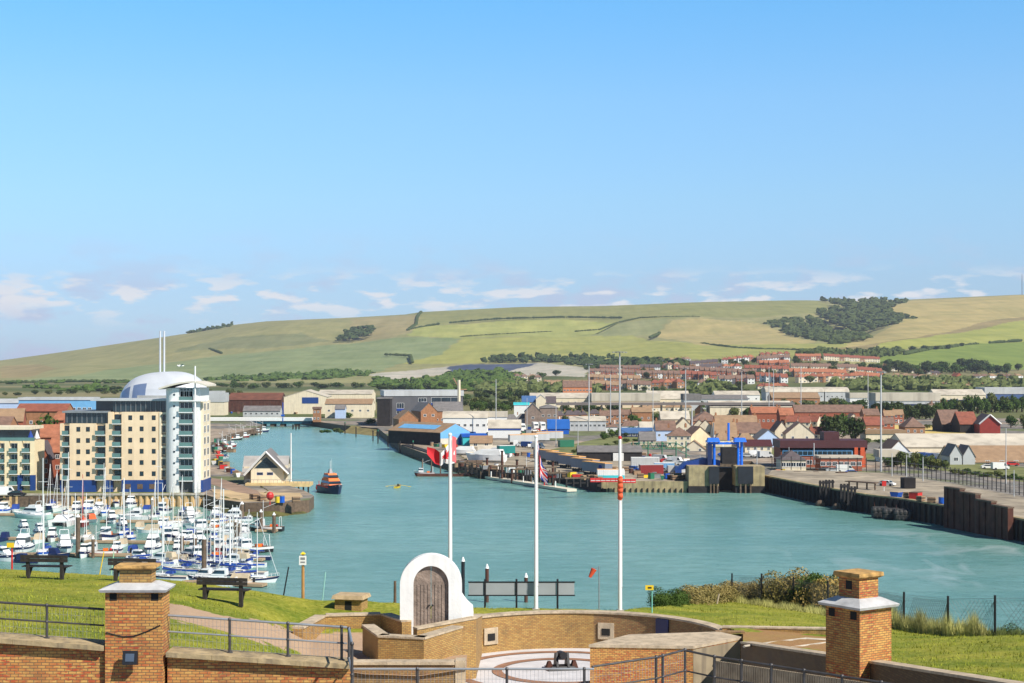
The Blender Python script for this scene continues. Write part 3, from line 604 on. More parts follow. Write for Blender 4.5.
def railing(name, label, pts, hts, postx, m=railm, mesh=True, mr=None, group=None):
    # pts: base points; rails follow them; posts at listed parameters
    t = thing(name, label, 'railing', pts[0], group=group); o = Vector(pts[0]); P = [Vector(p)-o for p in pts]
    Ls = [0]; 
    for a, b in zip(P[:-1], P[1:]): Ls.append(Ls[-1]+(b-a).length)
    def at(q):
        q *= Ls[-1]
        for i in range(len(P)-1):
            if q <= Ls[i+1]+1e-6: return P[i].lerp(P[i+1], (q-Ls[i])/(Ls[i+1]-Ls[i]))
        return P[-1]
    h = hts
    for k, hh in enumerate((h, h*0.52)):
        mb = MB()
        for a, b in zip(P[:-1], P[1:]): mb.tube(a+Vector((0,0,hh)), b+Vector((0,0,hh)), 0.024 if k == 0 else 0.018, mr or m, n=8)
        mb.build('rail', t)
    for q in postx:
        p = at(q); mb = MB(); mb.tube(p-Vector((0,0,0.02)), p+Vector((0,0,h+0.02)), 0.028, m, n=8); mb.ball(p+Vector((0,0,h)), 0.042, m); mb.ball(p+Vector((0,0,h*0.52)), 0.038, m); mb.tube(p, p+Vector((0,0,0.03)), 0.06, m, n=8); mb.build('post', t)
    if mesh:
        mb = MB(); n = int(Ls[-1]/0.075)
        for i in range(n):
            p = at((i+0.5)/n); mb.tube(p+Vector((0,0.012,0.05)), p+Vector((0,0.012,h)), 0.0028, galv, n=3, cap=False)
        for zz in (0.06, h*0.76, h*0.3):
            for a, b in zip(P[:-1], P[1:]): mb.tube(a+Vector((0,0.012,zz)), b+Vector((0,0.012,zz)), 0.0028, galv, n=3, cap=False)
        mb.build('wire_mesh', t)
    return t
railing('railing', 'dark metal railing with wire mesh left of the left chimney', [P3(-120, 628, DL+0.25), P3(104, 643, DL+0.25)], 0.66, [0.12, 0.43, 0.745])
railing('railing', 'grey metal railing with wire mesh from the left chimney to the stairs', [P3(168, 649, DL+0.25), P3(347, 661, DL+0.25)], 0.66, [0.345, 0.67, 0.97], mr=galv)
railing('railing', 'low bent railing panel turning the corner at the end of the brick parapet', [P3(349, 690, DL+0.1), P3(352, 708, DL-1.2)], 1.2, [0.0, 1.0], mr=galv, mesh=False)
railing('railing', 'long thin railing crossing in front of the gun pit floor', [P3(352, 712, 32.0), P3(594, 712, 32.0)], 0.85, [0.0, 0.27, 0.64, 0.96], mr=galv)
railing('railing', 'rising dark handrail in front of the brick block beside the gun pit', [P3(592, 712, 32.2), P3(651, 702, 33.0), P3(658, 701, 33.1), P3(685, 693, 33.8)], 0.9, [0.62, 0.70, 1.0])
railing('railing', 'descending dark handrail backed by vertical timber slats, lower right', [P3(687, 693, 33.8), P3(713, 699, 33.4), P3(905, 732, 31.0)], 0.88, [0.14, 0.27, 0.41, 0.56, 0.73, 0.9], mesh=False)
t = thing('slatted_fence', 'vertical pale timber slat fence behind the lower right handrail', 'fence', (0, 0, 0))
A = Vector(P3(713, 659, 33.9)); B = Vector(P3(900, 686, 31.4)); n = 78
mb = MB()
slatm = mat('pale_timber_slat', (0.36,0.28,0.19), 0.9, 0.3, 4)
for i in range(n):
    p = A.lerp(B, (i+0.5)/n); mb.box((p.x, p.y, p.z-0.55), (0.042, 0.03, 1.05), slatm, math.atan2(B.y-A.y, B.x-A.x))
mb.build('slats', t)
mb = MB(); d = (B-A).normalized()
for zz in (-0.15, -0.85): mb.tube(A+Vector((0,0.04,zz)), B+Vector((0,0.04,zz)), 0.03, timber, n=4)
mb.build('rail', t)

# court below the walls
mb = MB(); mb.bx(-30, 30, 26, 61, ZF-0.7, ZF-0.3, palestone); mb.bx(-2.95, 6.0, 47, 53.8, ZF-0.3, ZF-0.02, white); struct(mb.build('courtyard_floor'))
# short wall between parapet and pit
t = thing('low_brick_wall', 'low brick wall with pale capping and white end pillar, bottom centre left', 'wall')
mb = MB(); A = P3(352, 662, 47.6); B = P3(455, 662, 47.6); wallstrip(mb, [(A[0], A[1], A[2]-0.08), (B[0], B[1], B[2]-0.08)], 24, 0.4, bk_st); mb.build('wall', t)
mb = MB(); coping(mb, [A, B], 0.45, 0.08, palestone, 0.05); mb.build('coping', t)
mb = MB(); mb.bx(B[0]+0.01, B[0]+0.3, B[1]-0.03, B[1]+0.5, 24, B[2]+0.04, palestone); mb.build('pillar', t)
# stairwell parapet in front of the arch
t = thing('stairwell_wall', 'pale-topped brick wall round the stairwell in front of the white arch', 'wall')
W1 = [P3(362.5, 632.5, 51.9), P3(378, 634, 49.8), P3(424, 632.5, 49.4), P3(462.5, 627.5, 51.6)]
zt = 26.72; W1 = [(x, y, zt) for x, y, z in W1]
mb = MB(); wallstrip(mb, [(a, b, c-0.06) for a, b, c in W1], 24.3, 0.36, bk_ye); mb.build('wall', t)
mb = MB(); coping(mb, W1, 0.38, 0.06, palestone, 0.03); mb.build('coping', t)
# rear L-shaped wall
t = thing('retaining_wall', 'L-shaped brick retaining wall behind the stairwell, left of the white arch', 'wall')
W2 = [P3(303, 624.5, 54.6), P3(326, 615.8, 57.3), P3(381, 615.2, 57.6)]; W2 = [(x, y, 26.2) for x, y, z in W2]; W2.append((X(402, 56.0), 56.0, 26.2))
mb = MB(); wallstrip(mb, [(a, b, c-0.06) for a, b, c in W2], 24.6, 0.36, bk_ye); mb.build('wall', t)
mb = MB(); coping(mb, W2, 0.40, 0.06, palestone, 0.03); mb.build('coping', t)

t = thing('stair_wall', 'sloping yellow brick wall joining the white arch to the curved pit wall', 'wall')
W3 = [(X(417, 54.9), 54.9, 26.12), (X(476, 56.0), 56.0, 26.32), (X(482, 60.7), 60.7, 25.72)]
mb = MB(); wallstrip(mb, [(a, b, c-0.06) for a, b, c in W3], 23.9, 0.3, bk_ye); mb.build('wall', t)
mb = MB(); coping(mb, W3, 0.32, 0.06, palestone, 0.03); mb.build('coping', t)
# the white arch
Da = 56.2; sa = F/Da; xa = X(431, Da); zb = 24.1
t = thing('tunnel_entrance', 'white rendered round arch housing double wooden doors above the gun pit', 'tunnel entrance', (xa, Da, 0), R(2))
def archpts(hw, zs, zt, n=22): return [(hw*math.cos(PI*i/n), zs+(zt-zs)*math.sin(PI*i/n)) for i in range(n+1)]
hw = 31/sa; zs = Z(585, Da); ztp = Z(554.5, Da); ihw = 17.6/sa; izs = Z(585, Da); izt = Z(566, Da)
out = archpts(hw, zs, ztp); inn = archpts(ihw, izs, izt); zd = Z(626, Da)
mb = MB(); n = len(out)
for y, flip in ((0.0, 0), (0.55, 1)):
    for i in range(n-1):
        q = [(out[i][0], y, out[i][1]), (out[i+1][0], y, out[i+1][1]), (inn[i+1][0], y, inn[i+1][1]), (inn[i][0], y, inn[i][1])]; mb.face(q[::-1] if not flip else q, render_white)
    for sgn in (1, -1):
        q = [(sgn*hw, y, zb), (sgn*hw, y, zs), (sgn*ihw, y, izs), (sgn*ihw, y, zb)]; mb.face(q if (sgn < 0) ^ bool(flip) else q[::-1], render_white)
for i in range(n-1):
    mb.face([(out[i][0],0,out[i][1]), (out[i][0],0.55,out[i][1]), (out[i+1][0],0.55,out[i+1][1]), (out[i+1][0],0,out[i+1][1])][::-1], render_white)
    mb.face([(inn[i][0],0,inn[i][1]), (inn[i][0],0.55,inn[i][1]), (inn[i+1][0],0.55,inn[i+1][1]), (inn[i+1][0],0,inn[i+1][1])], render_white)
for sgn in (1, -1):
    mb.face([(sgn*hw,0,zb),(sgn*hw,0.55,zb),(sgn*hw,0.55,zs),(sgn*hw,0,zs)], render_white); mb.face([(sgn*ihw,0,zb),(sgn*ihw,0.55,zb),(sgn*ihw,0.55,izs),(sgn*ihw,0,izs)], render_white)
mb.build('arch', t)
mb = MB(); cur = []
for i in range(13):
    u = i/12; cur.append((hw-0.22+0.62*(0.35*u+0.65*u**3.5), Z(577, Da)+(Z(614, Da)-Z(577, Da))*u)) if True else cur.append((hw-0.08+0.55*u**1.3*1.0, Z(574, Da)-(Z(574, Da)-Z(613, Da))*u**0.8 if False else Z(572, Da)+(Z(615, Da)-Z(572, Da))*(u**0.75)))
poly = [(hw-0.10, 25.6)] + [(cur[-1][0], 25.6)] + cur[::-1]
mb.prismy(poly, 0.20, 2.1, render_white); mb.build('buttress', t)
door = mat('weathered_oak_door', (0.27,0.205,0.165), 0.85, 0.35, 3, bump=0.6, bscale=12, stain=0.3)
for sgn in (1, -1):
    pts = [(0.012*sgn, zd)] + ([(ihw, zd)] if sgn > 0 else [])
    arc = [(x, z) for x, z in inn if x*sgn > 0.02]
    if sgn > 0: pl = [(0.008, zd), (ihw, zd)] + arc + [(0.008, izt)]
    else: pl = [(-0.008, izt)] + arc + [(-ihw, zd), (-0.008, zd)]
    mb = MB(); mb.prismy(pl, 0.12, 0.19, door)
    for k in range(1, 5): mb.bx(sgn*ihw*k/5-0.006, sgn*ihw*k/5+0.006, 0.112, 0.12, zd, izs, slot)
    dd = mb.build('door', t); mb = MB(); mb.tube((sgn*0.06, 0.06, (zd+izs)/2), (sgn*0.06, 0.12, (zd+izs)/2), 0.025, black); mb.ball((sgn*0.06, 0.06, (zd+izs)/2), 0.035, black); mb.build('handle', dd)
mb = MB(); mb.bx(-ihw, ihw, 0.02, 0.5, zd-1.0, zd-0.002, palestone); mb.build('threshold', t)

# gun pit
t = thing('gun_pit_wall', 'curved yellow brick wall enclosing the sunken gun pit', 'wall', (PC[0], PC[1], 0))
def ringwall(mb, r0, z0, z1, m, a0, a1, n=72, inward=True):
    for i in range(n):
        p, q = a0+(a1-a0)*i/n, a0+(a1-a0)*(i+1)/n
        a = (r0*math.cos(p), r0*math.sin(p)); b = (r0*math.cos(q), r0*math.sin(q))
        fc = [(*a, z0), (*b, z0), (*b, z1), (*a, z1)]; uv = [(-p*r0, z0), (-q*r0, z0), (-q*r0, z1), (-p*r0, z1)]
        if inward: fc = fc[::-1]; uv = uv[::-1]
        mb.face(fc, m, uv)
A0, A1 = R(-8), R(196)
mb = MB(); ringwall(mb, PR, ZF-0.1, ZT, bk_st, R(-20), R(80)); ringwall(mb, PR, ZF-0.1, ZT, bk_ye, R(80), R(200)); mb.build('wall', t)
mb = MB(); n = 90
for i in range(n):
    p, q = R(-20)+R(220)*i/n, R(-20)+R(220)*(i+0.97)/n
    r0, r1 = PR-0.05, PR+0.42
    c = [(r*math.cos(a), r*math.sin(a)) for r, a in ((r0,p),(r1,p),(r1,q),(r0,q))]; mb.prism(c, ZT-0.01, ZT+0.06, palestone)
mb.build('coping', t)
def on_ring(px): # angle on far wall seen at px
    best = min(((abs(512+F*(PC[0]+PR*math.cos(a))/(PC[1]+PR*math.sin(a))-px), a) for a in [R(k*0.25) for k in range(40, 680)])); return best[1]
for px, py, k in ((490, 636, 0), (606, 631, 1)):
    a = on_ring(px); D = PC[1]+PR*math.sin(a); cx, cy = (PR-0.02)*math.cos(a), (PR-0.02)*math.sin(a); z = Z(py, D)
    mb = MB(); mb.box((cx, cy, z), (0.62, 0.10, 0.62), palestone, a+PI/2); o = mb.build('niche', t)
    mb = MB(); mb.box((cx-0.045*math.cos(a), cy-0.045*math.sin(a), z-0.03), (0.32, 0.06, 0.26), slot, a+PI/2); mb.build('recess', o)
a = on_ring(663); D = PC[1]+PR*math.sin(a); mb = MB(); mb.box(((PR-0.05)*math.cos(a), (PR-0.05)*math.sin(a), (ZF+Z(619, D))/2), (0.55, 0.09, Z(619, D)-ZF), navy, a+PI/2); mb.build('door', t)
mb = MB(); pitfl = mat('white_painted_floor', (0.60,0.59,0.61), 0.8, 0.10, 1.2, stain=0.12)
mb.face([(PC[0]+(PR+0.1)*math.cos(R(6*i)), PC[1]+(PR+0.1)*math.sin(R(6*i)), ZF) for i in range(60)], pitfl); struct(mb.build('gun_pit_floor'))
def annulus(mb, c, r0, r1, z, m, n=72, a0=0, a1=2*PI, h=0.0):
    for i in range(n):
        p, q = a0+(a1-a0)*i/n, a0+(a1-a0)*(i+1)/n
        mb.face([(c[0]+r*math.cos(a), c[1]+r*math.sin(a), z) for r, a in ((r0,p),(r1,p),(r1,q),(r0,q))], m)
rail_m = mat('rusty_racer', (0.30,0.16,0.10), 0.8, 0.3, 2)
GC = (1.75, 57.4)
for rr, nm in ((3.55, 'outer'), (2.1, 'inner')):
    o = MB()
    for r0 in (rr,): annulus(o, (0, 0), r0, r0+0.36, 0.02, rail_m)
    o = o.build('racer_rail', None, (GC[0], GC[1], ZF)); tag(o, f'{nm} brown circular gun racer rail set in the white floor', 'rail')
t = thing('gun_mount', 'small black iron gun mounting standing on the white gun pit floor', 'gun mount', (GC[0]+0.02, GC[1]+0.3, ZF), R(10))
mb = MB(); mb.frustum((0,0), 1.15, 0.7, 0.8, 0.5, 0.0, 0.14, black); mb.build('base', t)
for sgn in (-1, 1):
    mb = MB(); mb.prismx([(-0.3,0.12),(0.3,0.12),(0.16,0.55),(-0.1,0.62)], sgn*0.2-0.04, sgn*0.2+0.04, black); mb.build('bracket', t)
    mb = MB(); mb.frustum((sgn*0.45,0), 0.28, 0.4, 0.1, 0.2, 0.0, 0.3, rust); mb.build('block', t)
mb = MB(); mb.tube((0,-0.35,0.55), (0,0.3,0.45), 0.13, black, r1=0.17, n=12); mb.build('barrel', t)

# block with flat stone roof cutting into the pit
t = thing('magazine_block', 'low brick magazine block with pale flat concrete roof beside the gun pit', 'building')
zt = 26.0; top = [GP(590, 645, zt), GP(693, 646.5, zt), GP(741, 637.5, zt), GP(719, 632.3, zt), GP(630, 635, zt)]
mb = MB(); mb.prism(top, 23.9, zt-0.07, bk_or, concrete); mb.build('wall', t)
cxm = sum(p[0] for p in top)/5; cym = sum(p[1] for p in top)/5
mb = MB(); mb.prism([(cxm+(x-cxm)*1.015, cym+(y-cym)*1.03) for x, y in top], zt-0.07, zt+0.02, palestone); mb.build('roof', t)
a, b = Vector(top[1]), Vector(top[2]); d = (b-a).normalized(); nrm = Vector((d.y, -d.x))
mb = MB(); L = (b-a).length
p0, p1 = a+d*0.0+nrm*0.015, a+d*L*0.98+nrm*0.015
mb.face([(p0.x,p0.y,24.0),(p1.x,p1.y,24.0),(p1.x,p1.y,25.9),(p0.x,p0.y,25.9)], mat('grimy_render', S(150,136,112), 0.9, 0.25, 1.2, stain=0.6)); mb.build('render_panel', t)
# low wall running right from the pit, and the shadowed wall to the right chimney
t = thing('boundary_wall', 'long shadowed brick wall with thin pale coping dropping to the bottom right corner', 'wall')
W = [P3(700, 648, 50.5), P3(741, 641.5, 50.8), P3(856, 658.5, 39.6), P3(1017, 684, 31.5), P3(1100, 697, 28.0)]
W = [W[1], W[2], W[3], W[4]]
mb = MB(); q0, q1 = P3(716, 640, 54.75), P3(745, 640, 54.75); wallstrip(mb, [(q0[0], q0[1], 26.02), (q1[0], q1[1], 26.02)], 23.9, 0.3, bk_st); mb.build('wall', t)
bk_dk = brickmat('shade_toned_fort_brick', (0.17,0.11,0.05), (0.11,0.065,0.03), (0.08,0.06,0.04), stain=0.7, red=(0.17,0.07,0.03), redf=0.4)  # fort brick with the shade of this unlit wall put into its colour
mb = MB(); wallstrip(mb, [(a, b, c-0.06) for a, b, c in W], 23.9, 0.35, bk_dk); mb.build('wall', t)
mb = MB(); coping(mb, W, 0.37, 0.06, palestone, 0.03); mb.build('coping', t)
t = thing('low_brick_wall', 'thin straight brick wall half sunk in grass right of the gun pit', 'wall')
W = [P3(722, 626.5, 57.6), P3(835, 628.5, 56.6)]; mb = MB(); wallstrip(mb, [(a, b, c-0.05) for a, b, c in W], 25.0, 0.3, bk_ye); mb.build('wall', t)
mb = MB(); coping(mb, W, 0.32, 0.05, palestone, 0.02); mb.build('coping', t)
for k, (q, lab) in enumerate([([(742,641),(800,644),(838,640),(810,634)], 'pale stone kerb lines framing the brown plot left of the right chimney')]):
    mb = MB()
    for (a, b) in ((( 744,642),(806,633)),((786,645),(842,638)),((806,633),(842,638))):
        pa, pb = P3(*a, 49.0 if a[1] > 640 else 54.0), P3(*b, 49.0 if b[1] > 640 else 54.0)
        def gg(p): 
            px = 512+F*p[0]/p[1]; return nz_at(px, p[1])
        n = 8
        for i in range(n):
            u = Vector(pa).lerp(Vector(pb), i/n); v = Vector(pa).lerp(Vector(pb), (i+1)/n); mb.tube((u.x,u.y,gg(u)), (v.x,v.y,gg(v)), 0.045, concrete, n=4)
    o = mb.build('kerb'); tag(o, lab, 'kerb')
# right chimney
Dc = 39.3
t = thing('chimney', 'tall two-stage brick chimney with pale skirt slab and orange cap, bottom right', 'chimney', (X(858.5, Dc), Dc, 0), R(-55))
s = F/Dc; w = 1.10; zt = Z(604, Dc+0.2)
mb = MB(); mb.bx(-w/2, w/2, -w/2+0.75, w/2+0.75, 26, zt, bk_or) if False else mb.frustum((0, 0), w, w, w, w, 26, zt, bk_or); mb.build('stack', t)
mb = MB(); mb.frustum((0,0), 1.22*w, 1.22*w, 1.26*w, 1.26*w, zt, zt+0.06, lead); mb.frustum((0,0), 1.26*w, 1.26*w, 0.68*w, 0.68*w, zt+0.06, zt+0.22, lead); mb.build('skirt', t)
zn = Z(577, Dc); mb = MB(); mb.frustum((0,0), 0.60*w, 0.60*w, 0.60*w, 0.60*w, zt+0.22, zn, bk_or); nk = mb.build('neck', t)
mb = MB(); mb.frustum((0,0), 0.64*w, 0.64*w, 0.78*w, 0.78*w, zn, zn+0.05, lichen); mb.frustum((0,0), 0.78*w, 0.78*w, 0.76*w, 0.76*w, zn+0.05, zn+0.14, lichen); mb.build('cap', t)
for fx, fy, ax in ((-0.32,-0.5,0),(0.32,-0.5,0),(-0.5,-0.32,1),(-0.5,0.32,1)):
    mb = MB(); x, y = fx*w, fy*w
    mb.bx(x-0.1 if ax == 0 else x-0.006, x+0.1 if ax == 0 else x+0.02, y-0.006 if ax == 0 else y-0.1, y+0.02 if ax == 0 else y+0.1, zt-0.26, zt-0.06, slot); mb.build('vent', t)
mb = MB(); mb.bx(-0.1, 0.1, -0.30*w-0.006, -0.28*w, zn-0.27, zn-0.06, slot); mb.build('vent', t)

# ------------------------------------------------------------------ benches
bw_ = mat('dark_bench_timber', (0.028,0.022,0.020), 0.7, 0.4, 6, bump=0.3)
def bench():
    t = thing('park_bench', '', 'bench'); L = 1.85
    for z in (0.80, 0.665):
        mb = MB(); mb.bx(-L/2, L/2, -0.03, 0.015, z-0.062, z+0.062, bw_); mb.build('backrest', t)
    mb = MB(); mb.bx(-L/2+0.02, L/2-0.02, 0.06, 0.20, 0.40, 0.44, bw_); mb.bx(-L/2+0.02, L/2-0.02, 0.22, 0.36, 0.40, 0.44, bw_); mb.bx(-L/2+0.02, L/2-0.02, 0.38, 0.52, 0.40, 0.44, bw_); mb.build('seat', t)
    for s_ in (-1, 1):
        x = s_*(L/2-0.26); mb = MB()
        mb.prismx([(0.0,0.0),(0.13,0.0),(0.10,0.4),(0.03,0.9),(-0.03,0.9)][0:0] or [(0.02,-0.15),(0.16,-0.15),(0.15,0.38),(0.06,0.86),(0.018,0.86),(0.02,0.4)], x-0.06, x+0.06, bw_)
        mb.prismx([(0.12,0.34),(0.5,0.34),(0.5,0.40),(0.12,0.40)], x-0.05, x+0.05, bw_)
        mb.prismx([(0.14,0.05),(0.20,0.05),(0.44,0.34),(0.36,0.34)], x-0.04, x+0.04, bw_); mb.build('leg', t)
    return t
b0 = bench()
for i, (px, py, D, rz, lab) in enumerate([(44, 575.5, 61.0, -7, 'dark wooden bench on the lawn at far left, facing the marina'), (132, 582, 61.0, -5, 'dark wooden bench half hidden behind the left brick chimney'), (222, 596.5, 56.5, -10, 'dark wooden bench on the lawn right of the left chimney')]):
    o = b0 if i == 0 else copy_tree(b0); o.location = (X(px, D), D, nz_at(px, D)+0.03); o.rotation_euler = (0, 0, R(rz)); tag(o, lab, 'bench', 'benches on the clifftop lawn')
# concrete ventilator box
D = 60.5; t = thing('ventilator_box', 'squat stone ventilator box with overhanging slab lid on the grass left of the arch', 'ventilator', (X(348, D), D, nz_at(348, D)-0.1), R(-12))
mb = MB(); mb.bx(-0.52, 0.52, 0, 0.8, 0, 0.52, bk_ye); mb.build('wall', t); mb = MB(); mb.frustum((0,0.4), 1.25, 1.05, 1.15, 0.95, 0.52, 0.66, mat('tan_slab', (0.45,0.33,0.19), 0.95, 0.25, 5, bump=0.4)); mb.build('lid', t)
mb = MB(); mb.bx(-0.12, 0.14, -0.008, 0.02, 0.1, 0.45, slot); mb.build('opening', t)

# ------------------------------------------------------------------ flagpoles and flags
def flagpole(px, pyb, pyt, D, lab):
    zb_ = nz_at(px, D)-0.1; zt_ = Z(pyt, D); t = thing('flagpole', lab, 'flagpole', (X(px, D), D, zb_), group='white flagpoles behind the gun pit')
    mb = MB(); mb.tube((0,0,0), (0,0,zt_-zb_), 0.085, white, r1=0.055, n=12); mb.build('pole', t)
    mb = MB(); mb.ball((0,0,zt_-zb_+0.05), 0.08, white if px != 620 else redp); mb.build('finial', t)
    mb = MB(); mb.bx(-0.14,0.14,-0.14,0.14,0,0.16,concrete); mb.build('base', t)
    mb = MB(); mb.tube((0.085,-0.03,1.0), (0.075,-0.03,zt_-zb_-0.05), 0.006, white, n=4, cap=False); mb.tube((0.06,-0.05,1.05),(0.12,-0.05,1.05),0.012,grey); mb.build('halyard', t)
    return t
flagpole(450, 606, 436, 63.2, 'left white flagpole rising behind the arch, carrying a red and white flag')
flagpole(536, 608, 438, 63.6, 'middle white flagpole, with a drooping blue, white and red flag')
flagpole(620, 610, 439, 63.9, 'right white flagpole, with a furled red flag halfway up')
fw = mat('white_flag_cloth', (0.74,0.72,0.70), 0.8, 0.04, 2); fr = mat('red_flag_cloth', (0.62,0.02,0.03), 0.8, 0.06, 2); fb = mat('blue_flag_cloth', (0.02,0.05,0.28), 0.8, 0.06, 2); fl = mat('faded_red_flag_cloth', (0.72,0.13,0.14), 0.8, 0.05, 2)
LEAFP = [(0,.42),(.07,.28),(.16,.33),(.13,.1),(.24,.2),(.27,.13),(.4,.15),(.36,.03),(.42,-.02),(.22,-.17),(.25,-.25),(.03,-.22),(.02,-.42),(-.02,-.42),(-.03,-.22),(-.25,-.25),(-.22,-.17),(-.42,-.02),(-.36,.03),(-.4,.15),(-.27,.13),(-.24,.2),(-.13,.1),(-.16,.33),(-.07,.28)]
def flagmesh(rows, nu, nv, colf, D, name, lab):
    # rows: list of (u, px, ytop, ybottom, dy) in photograph rows, turned into metres on a hanging cloth at distance D
    us = [r_[0] for r_ in rows]; mb = MB(); grid = []
    for i in range(nu+1):
        u = i/nu; px, yt, yb, dd = [float(np.interp(u, us, [r_[k] for r_ in rows])) for k in (1, 2, 3, 4)]
        grid.append([(X(px, D), D+dd+0.05*math.sin(7*u+3*v/nv), Z(yt+(yb-yt)*v/nv, D)) for v in range(nv+1)])
    for i in range(nu):
        for j in range(nv):
            mb.face([grid[i][j], grid[i][j+1], grid[i+1][j+1], grid[i+1][j]], colf((i+0.5)/nu, (j+0.5)/nv))
    mb.smooth = True; o = mb.build(name); tag(o, lab, 'flag'); return o
lp = [(0.5+x*0.44, 0.5-y) for x, y in LEAFP]
def canada(u, v):
    if u < 0.25: return fl
    if u > 0.75: return fr
    return fr if inpoly(np.array([u]), np.array([v]), lp)[0] else fw
flagmesh([(0,452,436,461,0.16),(0.22,456,438,463,0.3),(0.3,452,440,464,0.24),(0.42,447,446,464,0.18),(0.6,444,450,463,0.08),(0.72,441,453,466,0.0),(0.86,435,449,464,0.15),(1.0,427,447,454,0.05)], 84, 44, canada, 63.3, 'flag', 'red and white maple leaf flag drooping left across the first flagpole')
def jack(u, v):
    x, y = (u-0.5)*2, (v-0.5)
    if abs(y) < 0.1 or abs(x) < 0.1: return fr
    if abs(y) < 0.167 or abs(x) < 0.167: return fw
    for sg in (1, -1):
        d = abs(y-sg*x*0.5)/1.118
        if d < 0.033: return fr
        if d < 0.1: return fw
    return fb
flagmesh([(0,537.5,441,467,0.1),(0.3,539.5,447,474,0.2),(0.5,539.8,455,477,0.05),(0.7,542.5,465,481,0.2),(1,547.5,472,485,0.1)], 60, 40, jack, 63.7, 'flag', 'Union flag hanging limp on the right of the middle flagpole')
mb = MB(); rings = [(0.0,476,0.05),(0.1,478,0.11),(0.3,483,0.10),(0.5,488,0.12),(0.7,493,0.10),(0.9,498,0.115),(1.0,500.5,0.05)]
for (a, b) in zip(rings[:-1], rings[1:]): mb.tube((X(620,63.9), 63.9, Z(a[1],63.9)), (X(620.3,63.9), 63.88, Z(b[1],63.9)), a[2], fl if False else mat('orange_red_flag_cloth', (0.72,0.11,0.04), 0.8, 0.1, 4), r1=b[2], n=9)
mb.smooth = True; tag(mb.build('flag'), 'red flag furled tightly round the right flagpole', 'flag')

# ------------------------------------------------------------------ clifftop posts, signs, screens, windsock
def post(px, pyt, pyb, D, lab, m, r0=0.05, lean=0.0, name='post', cat='post', group=None):
    zb_ = nz_at(px, D)-0.15 if D < 75 else Z(pyb, D); zt_ = Z(pyt, D)
    t = thing(name, lab, cat, (X(px, D), D, zb_), group=group); mb = MB(); mb.tube((0,0,0), (lean,0,zt_-zb_), r0, m, r1=r0*0.85, n=8); mb.build('pole', t); return t, zt_-zb_
D = 63; t, h = post(303, 554, 592, D, 'white notice on an orange brown post at the cliff edge', mat('orange_brown_post', (0.42,0.22,0.07), 0.8, 0.2, 3), 0.065, name='warning_sign', cat='sign')
mb = MB(); mb.bx(-0.14, 0.14, -0.09, -0.07, h-0.42, h-0.06, white); sgn = mb.build('board', t); mb = MB(); mb.bx(-0.09,0.09,-0.094,-0.0905,h-0.22,h-0.12,grey); mb.bx(-0.09,0.09,-0.094,-0.0905,h-0.34,h-0.28,grey); mb.build('notice_text', sgn)
mb = MB(); mb.frustum((0,0),0.2,0.2,0.05,0.05,h,h+0.08,yellow); mb.build('cap', t)
post(281, 567, 593, 64, 'thin dark post leaning right beside the white notice', black, 0.03, 0.30)
post(321, 572, 596, 64, 'thin pale teal pole leaning right above the stone ventilator', mat('pale_teal_pole', S(150,200,190), 0.6, 0.1, 2), 0.025, 0.18)
post(395, 581, 600, 64, 'short grey timber stump on the skyline left of the arch', timber, 0.06)
post(97, 552, 575, 66, 'thin yellow pole leaning right between the left benches', yellow, 0.025, 0.28)
post(109, 552, 575, 66, 'thin pale green pole leaning right beside the yellow pole', mat('pale_green_pole', S(160,205,170), 0.6, 0.1, 2), 0.025, 0.2)
t, h = post(12, 545, 572, 67, 'yellow plaque on a slim red post behind the leftmost bench', redp, 0.04, name='yellow_sign', cat='sign'); mb = MB(); mb.bx(-0.2,0.1,-0.06,-0.04,h-0.1,h+0.1,yellow); mb.build('board', t)
t = thing('screen_fence', 'grey panelled screen with black framing standing at the cliff edge right of the arch', 'fence', (X(464, 67), 67, 0))
s = F/67; gp = mat('grey_screen_panel', (0.33,0.35,0.36), 0.7, 0.08, 1); zt, zb2 = Z(581.5, 67), Z(596, 67); edges = [468, 485, 516.5, 557, 575]
for a, b in zip(edges[:-1], edges[1:]):
    x0, x1 = (a-464)/s, (b-464)/s; mb = MB(); mb.bx(x0+0.03, x1-0.03, 0, 0.03, zb2+0.05, zt-0.05, gp); mb.build('panel', t)
mb = MB(); mb.bx((468-464)/s, (575-464)/s, -0.012, 0.042, zt-0.05, zt, black); mb.bx((468-464)/s, (575-464)/s, -0.012, 0.042, zb2, zb2+0.05, black); mb.build('frame', t)
for q in (485, 516.5, 557.5):
    mb = MB(); mb.bx((q-464)/s-0.04, (q-464)/s+0.04, -0.04, 0.08, 24.0, zt+0.1, black if q != 520 else grey); mb.build('post', t)
t, h = post(599, 566, 604, 66, 'orange windsock hanging from a thin grey pole on the cliff edge', grey, 0.022, name='windsock', cat='windsock')
mb = MB(); mb.tube((-0.03,0,h-0.08),(-0.33,0,h-0.1),0.01,grey,n=4); mb.build('arm', t)
mb = MB(); mb.tube((-0.20,0,h-0.12),(-0.38,0.0,h-0.46),0.12,mat('orange_sock', (0.75,0.09,0.03),0.8,0.1,4),r1=0.06,n=10); mb.build('sock', t)
t, h = post(652, 588, 607, 67, 'small yellow plaque on a thin teal stake near the bushes', mat('teal_stake', S(130,200,190), 0.6, 0.1, 2), 0.025, name='yellow_sign', cat='sign'); mb = MB(); mb.bx(-0.28,0.06,-0.05,-0.03,h-0.08,h+0.12,yellow); mb.build('board', t); mb = MB(); mb.bx(-0.18,-0.02,-0.053,-0.0505,h-0.02,h+0.05,black); mb.build('symbol', t)
